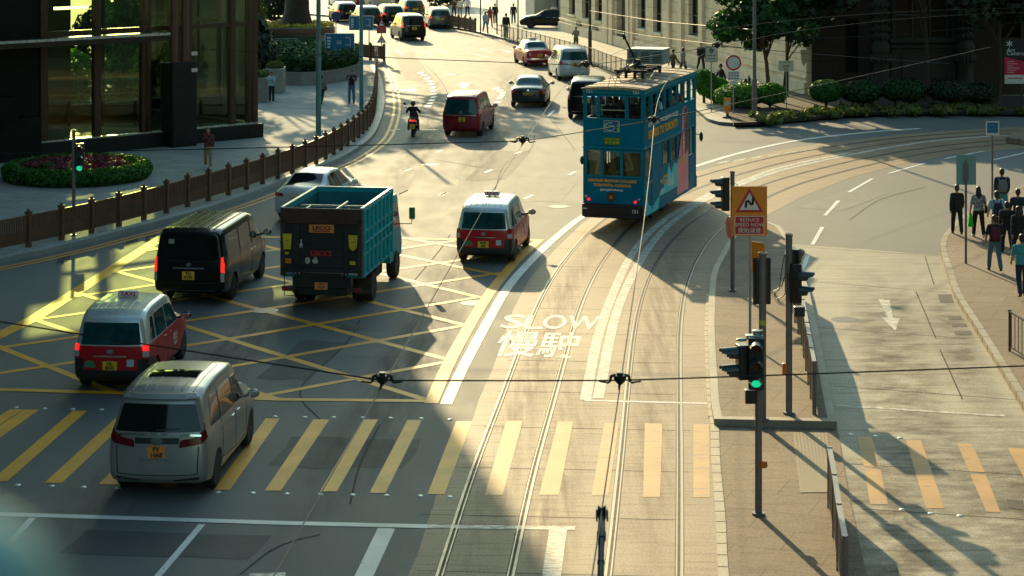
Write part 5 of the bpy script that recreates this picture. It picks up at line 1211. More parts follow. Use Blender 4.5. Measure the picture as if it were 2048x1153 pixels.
# markings on the rear
def rt_(s, size, u, z, m, **k): return text('lettering', s, size, m, tram, (U(u)-TW/2, -.016, z), **k)
rt_('GEORGE BROWN COLLEGE', .115, .48, 1.55, M_org, bold=.006, sx=1.12); rt_('TORONTO, CANADA', .115, .48, 1.405, M_org, bold=.006, sx=1.12); rt_('georgebrown.ca', .105, .47, 1.27, M_wink, bold=.004, sx=1.1)
for u, z, y in ((.10, 4.43, -.062), (.885, 4.43, -.062), (.885, .615, -.172)): text('number_lettering', '151', .16, M_wink, tram, (U(u)-TW/2, y, z), bold=.004)
em = MB(); em.lathe([(.15, 0), (.15, -.02), (.125, -.025), (.125, -.012), (0.01, -.014)], (U(.46)-TW/2, -.005, 1.03), axis='Y', n=24); eo = em.build('emblem', mat('emblem_bronze', (.09, .035, .03), .4), tram)
mk = MB(); mk.box((U(.46)-TW/2-.03, -.02, 1.03), (.03, .012, .11)); mk.box((U(.46)-TW/2+.03, -.02, 1.03), (.03, .012, .11)); mk.box((U(.46)-TW/2, -.02, 1.035), (.08, .012, .025)); mk.build('emblem_mark', M_org, eo)
for u, z, m in ((.085, .935, M_taill), (.865, .90, M_taill), (.04, 1.03, M_clear), (.93, .98, M_clear)):
    mb = MB(); mb.lathe([(.05, 0), (.05, -.03), (.035, -.045), (.005, -.05)], (U(u)-TW/2, 0, z), axis='Y', n=14); mb.build('tail_light' if m is M_taill else 'reflector', m, tram)
gs = MB().box((U(.478)-TW/2, -.02, 2.835), (.54, .03, .26)).build('destination_sign', mat('destination_green', (.03, .20, .02), .4), tram, bevel=.006)
text('sign_lettering', 'Kennedy Town', .085, mat('sign_yellow', (.75, .6, .05), .5), gs, (U(.478)-TW/2, -.037, 2.90), extrude=.001); text('sign_lettering', '堅尼地城', .11, MATS['sign_yellow'], gs, (U(.478)-TW/2, -.037, 2.785), space=1.25, extrude=.001)
lg = MB(); cx = U(.47)-TW/2
for a, b, c, d in ((-.26, .26, 3.48, 3.492), (-.26, .26, 3.13, 3.142), (-.26, -.248, 3.13, 3.49), (.248, .26, 3.13, 3.49)): lg.box((cx+(a+b)/2, -.008, (c+d)/2), (b-a, .012, d-c))
lg.tube([(cx-.06+.17*math.cos(t), -.01, 3.30+.125*math.sin(t)) for t in [R(60+i*15) for i in range(20)]], .012, 6)
lo = lg.build('logo_panel', M_wink, tram); text('logo_lettering', 'Crown', .105, M_wink, lo, (cx-.05, -.012, 3.33))
for i, c in enumerate(((.6, .06, .08), (.08, .55, .7), (.65, .5, .06))): MB().box((cx+.215, -.01, 3.43-.11*i), (.06, .014, .1)).build('colour_strip', mat('strip%d' % i, c, .5), lo)
MB().box((U(.04)-TW/2, -.172, .66), (.14, .02, .03)).build('handle', M_wink, tram)
# lettering and artwork on the side (flat on the panel)
def st_(s, size, y, z, m, **k): return text('lettering', s, size, m, tram, (TW/2+.014, y, z), (PI/2, 0, PI/2), **k)
st_('HOP ON THE GEORGE BROWN COLLEGE', .20, 2.72, 3.30, M_wink, bold=.004, sx=1.12); st_('EXPRESS TO TORONTO', .345, 2.72, 2.98, M_org, bold=.016, sx=1.13); st_('WE', .2, 2.42, 1.25, M_wink); st_('GO', .42, 2.95, 1.25, M_org, bold=.02)
def art(name, poly, m, off=.010, parent=tram):
    poly = [Vector(p) for p in poly]
    mb = MB(); mb.v = [(TW/2+off, p[0], p[1]) for p in poly]+[(TW/2+.001, p[0], p[1]) for p in poly]; n = len(poly)
    mb.f = [tuple(range(n)), tuple(range(2*n-1, n-1, -1))]+[(i, n+i, n+(i+1) % n, (i+1) % n) for i in range(n)]; mb.mi = [0]*len(mb.f)
    return mb.build(name, m, parent, ang=0)
art('advert_panel', [(.02, .41), (2.0, .41), (2.2, .8), (4.9, .8), (5.0, 1.5), (4.3, 1.68), (3.9, 1.35), (3.5, 1.75), (3.2, 1.3), (2.6, .95), (1.9, .75), (1.3, .62), (.7, .7), (.35, 1.3), (.02, 1.5)], M_cy, .006)
art('advert_splash', [(.25, .6), (.4, 1.2), (.5, .6), (.9, .5)], M_cyl); art('advert_splash', [(3.3, 1.0), (3.6, 1.5), (3.75, 1.1), (4.1, 1.4), (4.2, .95)], M_cyl); art('advert_splash', [(2.2, .85), (2.5, 1.05), (2.9, .88)], M_cyl)
art('advert_panel', [(4.75, .5), (6.45, .5), (6.45, 3.0), (6.2, 3.35), (5.9, 3.45), (5.55, 3.3), (5.5, 2.75), (4.95, 1.72), (4.75, 1.6)], M_pk, .007)
art('advert_figure', [(5.95, 1.75), (6.4, 1.9), (6.42, 2.95), (6.15, 3.36), (5.85, 3.4), (5.72, 3.1), (5.85, 2.6)], M_br); art('advert_figure', [(5.78, 2.85), (5.95, 2.8), (6.02, 3.05), (5.9, 3.2), (5.76, 3.1)], mat('advert_skin', (.5, .2, .16), .5), .016); art('advert_splash', [(5.15, 1.45), (6.1, 1.55), (6.15, 1.75), (5.25, 1.7)], mat('advert_gold', (.7, .42, .12), .5))
for a in (0, 1, 2): art('advert_figure', [(5.62, 2.3-.16*a), (5.8, 2.34-.16*a), (5.8, 2.42-.16*a), (5.62, 2.38-.16*a)], M_wink, .013)
mb = MB(); mb.box((TW/2+.012, 1.15, 1.6), (.03, .03, 2.1)); mb.box((TW/2+.012, .2, 1.6), (.03, .03, 2.1)); mb.box((TW/2+.012, .66, 1.45), (.03, .92, .06)); mb.build('rear_door', M_tb2, tram)
MB().box((TW/2-.03, .62, 2.05), (.01, .7, 1.0)).build('rear_door_glass', MATS['tram_glass'], tram)
mb = MB(); mb.box((TW/2-.0, 6.95, 1.2), (.05, .8, .9)); mb.build('front_door', M_tb, tram)
MB().cyl((TW/2-.02, 6.95, 1.65), (TW/2-.02, 6.95, 2.6), .022).build('door_pole', M_int, tram)
mm = MB(); mm.ell((TW/2+.22, TL-.05, 2.2), (.07, .06, .17), 10, 8); mm.cyl((TW/2, TL-.05, 2.3), (TW/2+.2, TL-.05, 2.25), .015); mm.build('wing_mirror', M_tblk, tram)
mm = MB(); mm.ell((-TW/2-.13, .25, 2.15), (.07, .06, .14), 10, 8); mm.cyl((-TW/2, .25, 2.2), (-TW/2-.1, .25, 2.18), .015); mm.build('wing_mirror', M_tblk, tram)
# ------------------------------------------------------------------ tipper lorry
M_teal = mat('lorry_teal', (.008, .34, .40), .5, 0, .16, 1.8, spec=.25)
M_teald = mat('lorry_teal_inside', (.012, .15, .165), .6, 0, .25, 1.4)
M_lift = mat('tail_lift_black', (.018, .022, .02), .5, .2, .3, 2)
M_rust = mat('rusty_brown_beam', (.06, .026, .017), .7, 0, .35, 3)
M_edge = mat('worn_bright_edge', (.55, .52, .44), .45, .4, .3, 3)
LHD = R(8); lp = Vector(((644-CX)/F*55.8, 55.8, 0))
lor = root('tipper_lorry', 'teal open-topped lorry with black tail lift and orange plates', 'lorry', lp, -LHD)
LW, LL, LZ0, LZ1 = 2.14, 3.95, .86, 2.66
mb = MB()
for s in (-1, 1):
    mb.box((s*(LW/2-.03), LL/2, (LZ0+LZ1)/2), (.05, LL, LZ1-LZ0))
    for i in range(8): mb.box((s*(LW/2+.02), .12+i*(LL-.24)/7, (LZ0+LZ1)/2), (.07, .085, LZ1-LZ0-.02))
    for z in (LZ0+.05, 1.46, 2.04, LZ1-.06): mb.box((s*(LW/2+.012), LL/2, z), (.055, LL, .07))
    mb.box((s*(LW/2+.03), LL/2, 1.76), (.07, LL, .05))
mb.box((0, LL-.03, (LZ0+LZ1)/2), (LW, .06, LZ1-LZ0)); mb.build('cargo_body', M_teal, lor, bevel=.008)
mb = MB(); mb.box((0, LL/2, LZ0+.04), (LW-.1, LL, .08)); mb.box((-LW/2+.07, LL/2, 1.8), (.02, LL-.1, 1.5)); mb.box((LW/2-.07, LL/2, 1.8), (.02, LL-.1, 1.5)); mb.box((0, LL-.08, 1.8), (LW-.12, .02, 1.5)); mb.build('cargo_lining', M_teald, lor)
mb = MB()
for s in (-1, 1): mb.box((s*(LW/2-.02), LL/2, LZ1+.012), (.08, LL, .025))
mb.box((0, LL-.03, LZ1+.012), (LW-.1, .08, .025)); mb.build('top_edge', M_edge, lor)
mb = MB(); mb.box((0, LL*.45, LZ1-.2), (LW-.1, .05, .05)); mb.box((.18, LL*.3, LZ1-.16), (.05, 2.2, .05)); mb.box((-.7, LL*.22, LZ1-.2), (.04, 1.6, .04)); mb.cyl((.42, 1.3, 1.6), (.42, 1.3, 2.55), .02); mb.build('cargo_frame', M_edge, lor)
rnd = random.Random(4)
for i, c in enumerate(((.25, .03, .05), (.05, .12, .06), (.12, .1, .08), (.03, .03, .035), (.2, .16, .1))):
    bxx = MB().box((-.6+.32*i, 2.3+rnd.random()*.9, 1.35+rnd.random()*.35), (.42, .6, .9), rnd.random()).build('cargo_box', mat('cargo%d' % i, c, .6), None, bevel=.02)
    bxx.matrix_world = Matrix.Translation(lp) @ Matrix.Rotation(-LHD, 4, 'Z') @ Matrix.Translation((0, 0, 0))
    tag(bxx, ('red', 'green', 'brown', 'black', 'tan')[i]+' bundle lying inside the open lorry body', 'cargo')
mb = MB(); mb.box((0, -.06, 2.465), (LW+.02, .12, .40)); mb.box((0, -.03, 2.27), (LW+.02, .1, .05)); mb.build('tail_beam', M_rust, lor, bevel=.015)
mb = MB(); mb.box((0, -.05, 1.65), (LW, .08, 1.22))
for z in (1.15, 1.45, 1.78, 2.06): mb.box((0, -.1, z), (1.15, .03, .04))
mb.box((-.66, -.1, 1.6), (.17, .06, 1.3)); mb.box((.66, -.1, 1.6), (.12, .06, 1.3)); mb.box((0, -.1, 1.06), (LW, .1, .1)); mb.build('tail_lift', M_lift, lor, bevel=.01)
mb = MB()
for s in (-1, 1): MB().box((s*(LW/2-.05), -.05, 1.65), (.12, .14, 1.5)).build('corner_post', M_rust, lor, bevel=.01)
mb = MB(); mb.box((0, .1, .74), (1.55, .3, .3)); mb.box((0, .25, .50), (1.3, .4, .22)); mb.box((0, -.02, .93), (1.3, .1, .12)); mb.build('lift_bar', M_lift, lor, bevel=.02)
mb = MB(); mb.box((-.38, 2.8, .72), (.12, 5.4, .2)); mb.box((.38, 2.8, .72), (.12, 5.4, .2)); mb.box((.7, 3.1, .6), (.35, .9, .4)); mb.box((-.7, 2.9, .6), (.35, .7, .4)); mb.build('chassis', M_under, lor, bevel=.01)
mb = MB()
for s in (-1, 1): MB().box((s*.86, 1.05, .48), (.36, .02, .46)).build('mud_flap', M_rust, lor); MB().box((s*.86, .55, .42), (.45, .05, .05)).build('guard_bar', M_rust, lor)
mb = MB(); mb.tube([(-1.0, 0, .86), (-1.0, -.02, .38), (-.72, -.02, .38)], .012, 6); mb.build('step_frame', M_under, lor)
for s in (-1, 1):
    o = MB().box((s*.88, -.02, .56), (.34, .06, .12)).build('tail_light_bar', M_rust, lor); MB().box((s*.95, -.055, .56), (.12, .02, .08)).build('tail_light', M_tail, o)
    for dx in (-.05, .05): MB().ell((s*.62+dx, -.14, .98), (.025, .03, .035), 8, 6).build('lift_hook', M_chrome, lor)
for s, lo_ in ((-1, .16), (1, .04)):
    x = s*.87-.02; mb = MB(); mb.v = [(x-.12, -.155, 2.0), (x+.12, -.155, 2.0), (x+.10, -.155, 1.68), (x+lo_*.6, -.155, 1.60), (x-lo_*.6, -.155, 1.60), (x-.10, -.155, 1.68)]; mb.v += [(a, b+.03, c) for a, b, c in mb.v]
    mb.f = [(5, 4, 3, 2, 1, 0), (6, 7, 8, 9, 10, 11)]+[(i, (i+1) % 6, 6+(i+1) % 6, 6+i) for i in range(6)]; mb.mi = [0]*8
    o = mb.build('warning_flag', mat('flag_yellow', (.62, .48, .03), .6, 0, .2, 5), lor, ang=0); MB().box((x, -.16, 1.82), (.09, .01, .015), 0).build('flag_mark', M_ink, o)
for x, z, w_, h, m in ((-.90, 1.50, .10, .06, 'flag_yellow'), (.84, 1.28, .15, .09, 'flag_yellow'), (-.86, 1.30, .16, .13, None)): MB().box((x, -.14, z), (w_, .02, h)).build('reflector', MATS[m] if m else M_amber, lor)
mb = MB(); mb.ell((-.36, -.1, 1.31), (.07, .01, .09), 10, 6); mb.ell((-.16, -.1, 1.30), (.08, .01, .07), 10, 6); mb.box((-.15, -.105, 1.36), (.06, .01, .1)); mb.build('sticker', mat('pale_sticker', (.42, .42, .34), .6, 0, .3, 9), lor)
mb = MB(); mb.box((-.52, -.135, 1.77), (.02, .01, .1), 0); mb.box((-.55, -.135, 1.70), (.02, .01, .1), 0); mb.box((-.5, -.135, 1.70), (.02, .01, .1)); mb.ell((-.52, -.135, 1.84), (.02, .01, .02), 8, 6); mb.build('sticker', M_wink, lor)
o = MB().box((.02, -.135, 2.15), (.66, .03, .21)).build('name_plate', M_plateo, lor, bevel=.005)
M_redl = mat('red_lettering', (.5, .02, .03), .5)
text('plate_lettering', 'LECCI', .14, mat('dark_red_lettering', (.12, .02, .015), .5), o, (.02, -.152, 2.165), bold=.006, sx=1.3); MB().box((.02, -.152, 2.085), (.46, .004, .02)).build('plate_underline', MATS['dark_red_lettering'], o)
text('lettering', 'LECCI', .17, M_redl, lor, (.0, -.118, 1.50), bold=.008, sx=1.25)
o = MB().box((0, -.10, .66), (.34, .02, .19)).build('number_plate', M_plateo, lor); text('plate_lettering', 'RX', .09, M_ink, o, (0, -.112, .71)); text('plate_lettering', '9028', .09, M_ink, o, (0, -.112, .62))
# cab
cabm = MB(); prf = [(4.08, .55), (5.75, .55), (5.8, 1.0), (5.72, 1.4), (5.45, 2.2), (5.3, 2.32), (4.15, 2.34), (4.08, 2.25)]
vs = []; n = len(prf)
for x, k in ((-.98, 1), (-.99, 1), (.99, 1), (.98, 1)): vs += [(x*(1 if z < 1.4 else .94), y, z) for y, z in prf]
for j in range(3): cabm.f += [(j*n+i, (j+1)*n+i, (j+1)*n+(i+1) % n, j*n+(i+1) % n) for i in range(n)]
cabm.f += [tuple(range(n)), tuple(range(4*n-1, 3*n-1, -1))]; cabm.v = vs; cabm.mi = [0]*len(cabm.f)
cab = cabm.build('cab', M_teal, lor, ang=30, bevel=.04)
for s in (-1, 1):
    mb = MB(); q_ = [(4.35, 1.42), (5.4, 1.42), (5.2, 2.12), (4.35, 2.15)]; mb.add([(s*(1.0-.06*(z-1.4)/.9), y, z) for y, z in q_]+[(s*.9, y, z) for y, z in q_], [(0, 1, 2, 3), (0, 4, 5, 1), (1, 5, 6, 2), (2, 6, 7, 3), (3, 7, 4, 0)]); mb.build('side_window', M_cglass, lor, ang=0)
    mb = MB(); mb.tube([(s*.98, 5.35, 1.46), (s*1.34, 5.4, 1.46), (s*1.36, 5.4, 1.62)], .014, 6); o = mb.build('mirror_arm', M_iron, lor); MB().box((s*1.36, 5.4, 1.76), (.17, .07, .34)).build('wing_mirror', mat('green_mirror', (.05, .22, .08), .3), lor, bevel=.025)
MB().tube([(1.0, 5.3, 2.3), (1.25, 5.35, 2.42)], .015, 6).build('marker_rod', M_iron, lor)
MB().box((0, 5.62, 1.75), (1.6, .03, .6)).build('windscreen', M_cglass, lor)
t_, m_ = wheel_meshes(.39, .26, 'truck')
for y, xs in ((1.55, (-.93, .93, -.66, .66)), (4.95, (-.9, .9))):
    for x in xs:
        o = bpy.data.objects.new('wheel', t_); COL.objects.link(o); o.parent = lor; o.location = (x, y, .39); o.rotation_euler = (0, 0, PI if x < 0 else 0)
        q2 = bpy.data.objects.new('rim', m_); COL.objects.link(q2); q2.parent = o
# ------------------------------------------------------------------ motor scooter
scp = G(825, 275); sco = root('motor_scooter', 'black motor scooter with lit tail lamp ridden along the kerb side lane', 'scooter', (scp.x, scp.y+.3, 0), R(-1))
t2, m2 = wheel_meshes(.25, .12, 'plain')
for y in (0, 1.28):
    o = bpy.data.objects.new('wheel', t2); COL.objects.link(o); o.parent = sco; o.location = (0, y, .25); q2 = bpy.data.objects.new('rim', m2); COL.objects.link(q2); q2.parent = o
mb = MB(); mb.ell((0, .12, .62), (.19, .48, .2), 14, 10); mb.ell((0, 1.0, .7), (.2, .14, .36), 14, 10); mb.box((0, .65, .34), (.32, .6, .1)); mb.ell((0, -.18, .45), (.13, .2, .16)); mb.build('body', P_black, sco)
MB().ell((0, .18, .80), (.16, .46, .09), 14, 8).build('seat', M_seat, sco)
mb = MB(); mb.tube([(-.36, .92, 1.08), (-.15, 1.0, 1.06), (.15, 1.0, 1.06), (.36, .92, 1.08)], .02); mb.tube([(0, 1.02, 1.06), (0, 1.28, .25)], .035); mb.build('handlebar', M_iron, sco)
for s in (-1, 1):
    mb = MB(); mb.tube([(s*.3, .95, 1.08), (s*.4, .95, 1.32)], .01, 6); mb.ell((s*.43, .94, 1.36), (.07, .03, .05), 10, 7); mb.build('mirror', M_chrome if s > 0 else M_iron, sco)
MB().ell((0, -.36, .74), (.13, .05, .05), 12, 8).build('tail_light', M_taill, sco)
o = MB().box((0, -.40, .48), (.24, .02, .22)).build('number_plate', M_plate, sco, bevel=.005); text('plate_lettering', 'ST', .09, M_ink, o, (0, -.412, .535)); text('plate_lettering', '726', .09, M_ink, o, (0, -.412, .435))
MB().tube([(.16, -.3, .3), (.16, .4, .28)], .05).build('exhaust', M_iron, sco)
# ------------------------------------------------------------------ fences and railings
M_bz = mat('bronze_fence', (.15, .078, .045), .5, .35, .2, 3)
M_gal = mat('galvanised_steel', (.34, .35, .34), .38, .7, .15, 4)
M_pole = mat('grey_pole_paint', (.17, .165, .165), .45, .2, .12, 4)
M_tpole = mat('teal_lamp_post', (.12, .24, .235), .45, .2, .12, 3)
M_blk = mat('signal_black', (.011, .012, .012), .38, 0, .2, 5)
M_hood = mat('signal_hood', (.02, .05, .055), .35, 0, .2, 5)
M_alu = mat('sign_back_grey', (.33, .37, .36), .45, .4, .1, 4)
M_rail = mat('dark_railing', (.07, .065, .058), .45, .5, .2, 4)
def fence(name, label, path, step, z, hgt, m, style, group=None):
    pts = walk(path, step); o0 = pts[0][0]
    rt = root(name, label, 'fence', (o0.x, o0.y, z), 0, group)
    for i, (p, d) in enumerate(pts):
        rz = math.atan2(d.y, d.x); c = p-o0
        pm = MB()
        if style == 'slat':
            pm.box((c.x, c.y, hgt/2), (.13, .15, hgt), rz); pm.box((c.x, c.y, hgt+.03), (.16, .18, .06), rz); pm.ell((c.x, c.y, hgt+.09), (.055, .055, .05), 8, 6)
        else: pm.cyl((c.x, c.y, 0), (c.x, c.y, hgt), .03 if style == 'bar' else .045, n=10); pm.cyl((c.x, c.y, hgt), (c.x, c.y, hgt+.02), .05, n=10)
        pm.build('post', m, rt)
        if i == len(pts)-1: break
        q = pts[i+1][0]-o0; dd = (q-c); L = dd.length; u = dd/L; r2 = math.atan2(u.y, u.x); b = MB()
        def bar(t0, t1, z0, z1, w): b.box((c.x+u.x*(t0+t1)/2, c.y+u.y*(t0+t1)/2, (z0+z1)/2), (t1-t0, w, z1-z0), r2)
        if style == 'slat':
            bar(.06, L-.06, hgt-.10, hgt-.05, .06); bar(.06, L-.06, .14, .20, .05); bar(.06, L-.06, .22, .52, .035)
            k = 14
            for j in range(k): t = .06+(L-.12)*(j+.5)/k; bar(t-.02, t+.02, .2, hgt-.1, .05)
        elif style == 'bar':
            bar(0, L, hgt-.04, hgt, .045); bar(0, L, .10, .13, .03)
            for j in range(6): t = L*(j+.5)/6; bar(t-.008, t+.008, .12, hgt-.04, .016)
        else:
            bar(0, L, hgt-.05, hgt+.005, .085); bar(0, L, .12, .16, .05)
            for j in range(13): t = L*(j+.5)/13; bar(t-.014, t+.014, .14, hgt-.05, .05)
        b.build('panel', m, rt)
    return rt
FP = [(-250, 556), (42, 498), (108, 484), (169, 470.5), (225, 456.5), (278.6, 442.5), (328, 428.5), (373, 414.6), (415, 403), (453.5, 392), (490, 381), (523.5, 369), (553, 359.5), (590, 346), (628, 331), (651, 319), (669, 309.5), (696, 292), (716, 277.6), (732, 262), (741, 250), (748, 228), (751, 200), (753, 178), (754, 158), (753, 140), (751, 127)]
fpts = [Vector((p.x, p.y, 0)) for p in relax(cr_spline(px(FP, .15), .4), 10)]
fence('pedestrian_fence', 'long brown bronze slatted fence curving along the left kerb', fpts, 1.5, .15, 1.02, M_bz, 'slat')
fence('pedestrian_fence', 'short brown slatted fence at the tip of the left pavement behind the warning triangles', [Vector((p.x, p.y, 0)) for p in px([(690, 113), (722, 119), (755, 123), (787, 124)], .15)], 1.3, .15, 1.02, M_bz, 'slat')
fence('pedestrian_fence', 'low brown fence on the far side by the grey estate car', [Vector((p.x, p.y, 0)) for p in px([(880, 50), (905, 57), (932, 62), (960, 69)], .15)], 1.5, .15, 1.05, M_bz, 'slat')
fr_ = offset(kF, .5); fr_ = [p for p in fr_ if 121 < p.y < 157 and p.x < 14]
fence('steel_railing', 'thin dark steel railing along the far pavement before the stone building', fr_, 1.25, .15, 1.0, M_rail, 'bar')
fence('steel_railing', 'steel railing on the raised traffic island beside the side road', [Vector(p) for p in ((7.35, 57.6, 0), (6.9, 51.1, 0), (6.2, 44.05, 0))], 1.35, .15, 1.08, M_pole, 'flat')
fence('steel_railing', 'nearest steel railing at the edge of the crossing refuge', [Vector(p) for p in ((5.6, 37.9, 0), (5.42, 36.1, 0), (5.22, 34.3, 0), (4.9, 31, 0))], 1.75, .022, 1.06, M_pole, 'flat')
fence('steel_railing', 'short dark railing on the right pavement cut by the edge of the view', [Vector(p) for p in ((11.62, 50.2, 0), (11.9, 47.2, 0), (12.5, 43.5, 0))], 1.5, .15, .95, M_rail, 'bar')
# ------------------------------------------------------------------ lamp posts
def pole(name, label, x, y, z, hgt, r0, r1, m, cat='lamp post', base=None, group=None):
    p = G(x, y, z); mb = MB()
    if base: mb.cyl((0, 0, 0), (0, 0, base[0]), base[1], base[1]*.97, 16); mb.cyl((0, 0, base[0]), (0, 0, base[0]+.06), base[1]*.97, r0, 16); mb.cyl((0, 0, base[0]+.06), (0, 0, hgt), r0, r1, 16)
    else: mb.cyl((0, 0, 0), (0, 0, hgt), r0, r1, 16)
    mb.cyl((0, 0, 0), (0, 0, .05), r0*1.7, n=16)
    o = mb.build(name, m, None); o.location = p; return tag(o, label, cat, group)
pole('lamp_post', 'pale teal lamp post on the left pavement in front of the blue direction sign', 637, 278, .15, 9, .105, .085, M_tpole, base=(4.1, .118))
pole('lamp_post', 'pale teal lamp post at the bend of the brown fence', 722.5, 222, .15, 9, .105, .085, M_tpole)
pole('lamp_post', 'grey lamp post with thick base beside the round no vehicles sign', 1509, 233, .15, 9, .085, .075, M_pole, base=(1.75, .125))
pole('lamp_post', 'thin dark lamp post in front of the narrow stone building windows', 1180, 124, .15, 8, .09, .07, M_rail, base=(1.9, .12))
pole('lamp_post', 'dark pole at the corner between the two stone frontages', 1574, 196, .15, 9, .09, .08, M_rail)
for i, (x, y, l) in enumerate(((961, 66, 'slim dark post at the end of the far brown fence'), (994, 68, 'slim dark post standing among the walkers across the street'), (1036, 78, 'slim dark post just left of the parked black car'))): pole('street_post', l, x, y, .15, 5, .05, .05, M_rail, 'post', group='slim posts on the far pavement')
# ------------------------------------------------------------------ traffic signals
def lens(mb_parent, x, y, z, d, m, r=.1):
    """a lamp lens facing direction d with a tunnel hood."""
    d = Vector(d); u = Vector((0, 0, 1)); s = d.cross(u)
    mb = MB(); mb.cyl(Vector((x, y, z)), Vector((x, y, z))+d*.02, r, r*.95, 16); o = mb.build('lens', m, mb_parent)
    h = MB(); n = 14; vs = []
    for k, (dist, rr) in enumerate(((0, r*1.16), (.30, r*1.0))):
        for i in range(n):
            a = R(-50)+R(280)*i/(n-1); cut = dist*(1 if math.sin(a) > 0 else .55)
            for q in (rr, rr-.008): vs.append(Vector((x, y, z))+d*cut+s*(q*math.cos(a))+u*(q*math.sin(a)))
    for i in range(n-1):
        a, b = 2*i, 2*i+2
        h.f += [(a, b, 2*n+b, 2*n+a), (a+1, 2*n+a+1, 2*n+b+1, b+1), (2*n+a, 2*n+b, 2*n+b+1, 2*n+a+1)]
    h.v = vs; h.mi = [0]*len(h.f)
    h.build('hood', M_hood, mb_parent, 60)
M_lred = mat('lens_red_dark', (.06, .008, .008), .2); M_lamb = mat('lens_amber_dark', (.08, .03, .005), .2); M_lgrn = mat('lens_green_dark', (.005, .04, .025), .2)
M_lit = mat('lens_green_lit', (.0, .35, .2), .3, emit=(.02, 1, .45), es=.26)
def head(sig, x, y, z, face, n, lit=None, w=.26):
    """face: unit vector the lamps look along; z is the middle of the housing."""
    h = .30*n; rz = math.atan2(face[1], face[0])-PI/2
    o = MB().box((x, y, z), (w, .20, h), rz).build('signal_head', M_blk, sig, bevel=.02)
    for i in range(n):
        zz = z+h/2-.15-i*.30; m = (M_lred, M_lamb, M_lgrn)[i if n == 3 else (0, 2)[i]]
        if lit == i: m = M_lit
        lens(o, x+face[0]*.10, y+face[1]*.10, zz, (face[0], face[1], 0), m)
    return o
def sig_root(label, x, y, z, hgt, r=.057):
    p = G(x, y, z); rt = root('traffic_signal', label, 'traffic light', p)
    mb = MB(); mb.cyl((0, 0, 0), (0, 0, hgt), r, n=16); mb.cyl((0, 0, hgt-.09), (0, 0, hgt), r, r*1.25, 16); mb.cyl((0, 0, 0), (0, 0, .04), r*1.8, n=16); mb.build('pole', M_pole, rt); return rt
lf = (-.985, -.17); rf_ = (.96, -.28); bk = (.05, .998); fr2 = (-.12, -.99)
s1 = sig_root('grey signal pole whose three hoods face left beside the orange bend sign', 1465, 583, .15, 3.22)
head(s1, -.20, -.05, 2.62, lf, 3, w=.22)
mb = MB(); mb.lathe([(.005, 0), (.29, 0), (.30, -.012), (.29, -.024), (.005, -.024)], (0, 0, 0), axis='X', n=24); o = mb.build('round_sign', M_wink, s1); o.location = (-.07, -.06, 1.72); o.rotation_euler = (0, 0, R(12))
mb = MB(); mb.lathe([(.23, -.03), (.295, -.03), (.295, .004), (.23, .004)], axis='X', n=24); r_ = mb.build('sign_rim', mat('sign_red', (.48, .02, .025), .45), o); mb = MB().box((-.03, 0, 0), (.006, .03, .30)); mb.build('sign_mark', M_ink, o)
mb = MB(); mb.tube([(-.02, -.02, 3.0), (-.2, -.02, 3.05), (-.24, -.02, 3.0)], .012, 6); mb.tube([(.06, 0, 2.9), (.14, 0, 2.85), (.15, 0, 2.5), (.06, 0, 2.4)], .008, 6); mb.build('cable', M_blk, s1)
s2 = sig_root('grey signal pole seen from behind its black lamp housing with a yellow tape band', 1525, 840, .15, 3.4, .075)
o = head(s2, 0, .14, 2.80, (.02, 1), 3, w=.28); MB().box((0, .1, 2.8), (.36, .03, .95)).build('backing_board', M_blk, s2, bevel=.03)
MB().cyl((0, 0, 1.93), (0, 0, 2.03), .0765, n=16).build('tape_band', mat('yellow_tape', (.45, .48, .08), .5), s2)
s3 = sig_root('grey signal pole with two hooded lamps facing right and loose cables', 1578, 828, .15, 3.7, .068)
head(s3, .10, -.12, 2.70, rf_, 2, w=.24); o = MB().box((.12, -.1, 2.70), (.2, .22, .80), R(16)).build('housing', M_blk, s3, bevel=.02); head(s3, .16, .22, 3.2, (.4, .9), 1, w=.22)
mb = MB(); mb.tube([(-.02, 0, 3.32), (-.10, -.02, 3.25), (-.16, 0, 2.9), (-.2, 0, 2.55), (-.3, 0, 2.45), (-.28, 0, 2.35), (-.12, 0, 2.42), (-.06, 0, 2.5)], .01, 6); mb.tube([(-.06, 0, 2.9), (-.16, 0, 2.6), (-.32, 0, 2.52), (-.2, 0, 2.3), (-.06, 0, 2.35)], .01, 6); mb.build('cable', M_blk, s3)
MB().box((.2, -.06, 2.12), (.22, .2, .2)).build('control_box', M_blk, s3, bevel=.02)
M_btn = mat('orange_button_box', (.55, .15, .02), .4)
MB().box((-.09, 0, .92), (.1, .12, .24)).build('push_button', M_btn, s3, bevel=.02)
s4 = sig_root('nearest signal pole on the refuge with its green lamp lit', 1517, 1030, .022, 3.22, .062)
head(s4, -.06, -.17, 2.68, fr2, 3, 2, w=.27); head(s4, -.28, -.04, 2.68, lf, 2, w=.27)
mb = MB(); mb.box((-.08, -.08, 3.12), (.3, .16, .07)); mb.lathe([(.07, 3.14), (.06, 3.2), (.09, 3.22), (.02, 3.24)], (-.04, -.05, 0), n=12); mb.build('top_bracket', M_alu, s4, bevel=.01)
mb = MB(); mb.ell((-.30, -.04, 3.06), (.1, .06, .03)); mb.build('head_cap', M_alu, s4)
MB().box((-.15, -.06, 2.08), (.19, .16, .24)).build('control_box', M_blk, s4, bevel=.015)
MB().lathe([(.01, -.02), (.07, -.02), (.085, 0), (.07, .09), (.03, .1)], (.07, -.05, .86), axis='Z', n=14).build('push_button', M_btn, s4)
s5 = sig_root('teal signal pole with a lit green lamp beside the flower bed', 147.5, 472, .15, 3.3, .055)
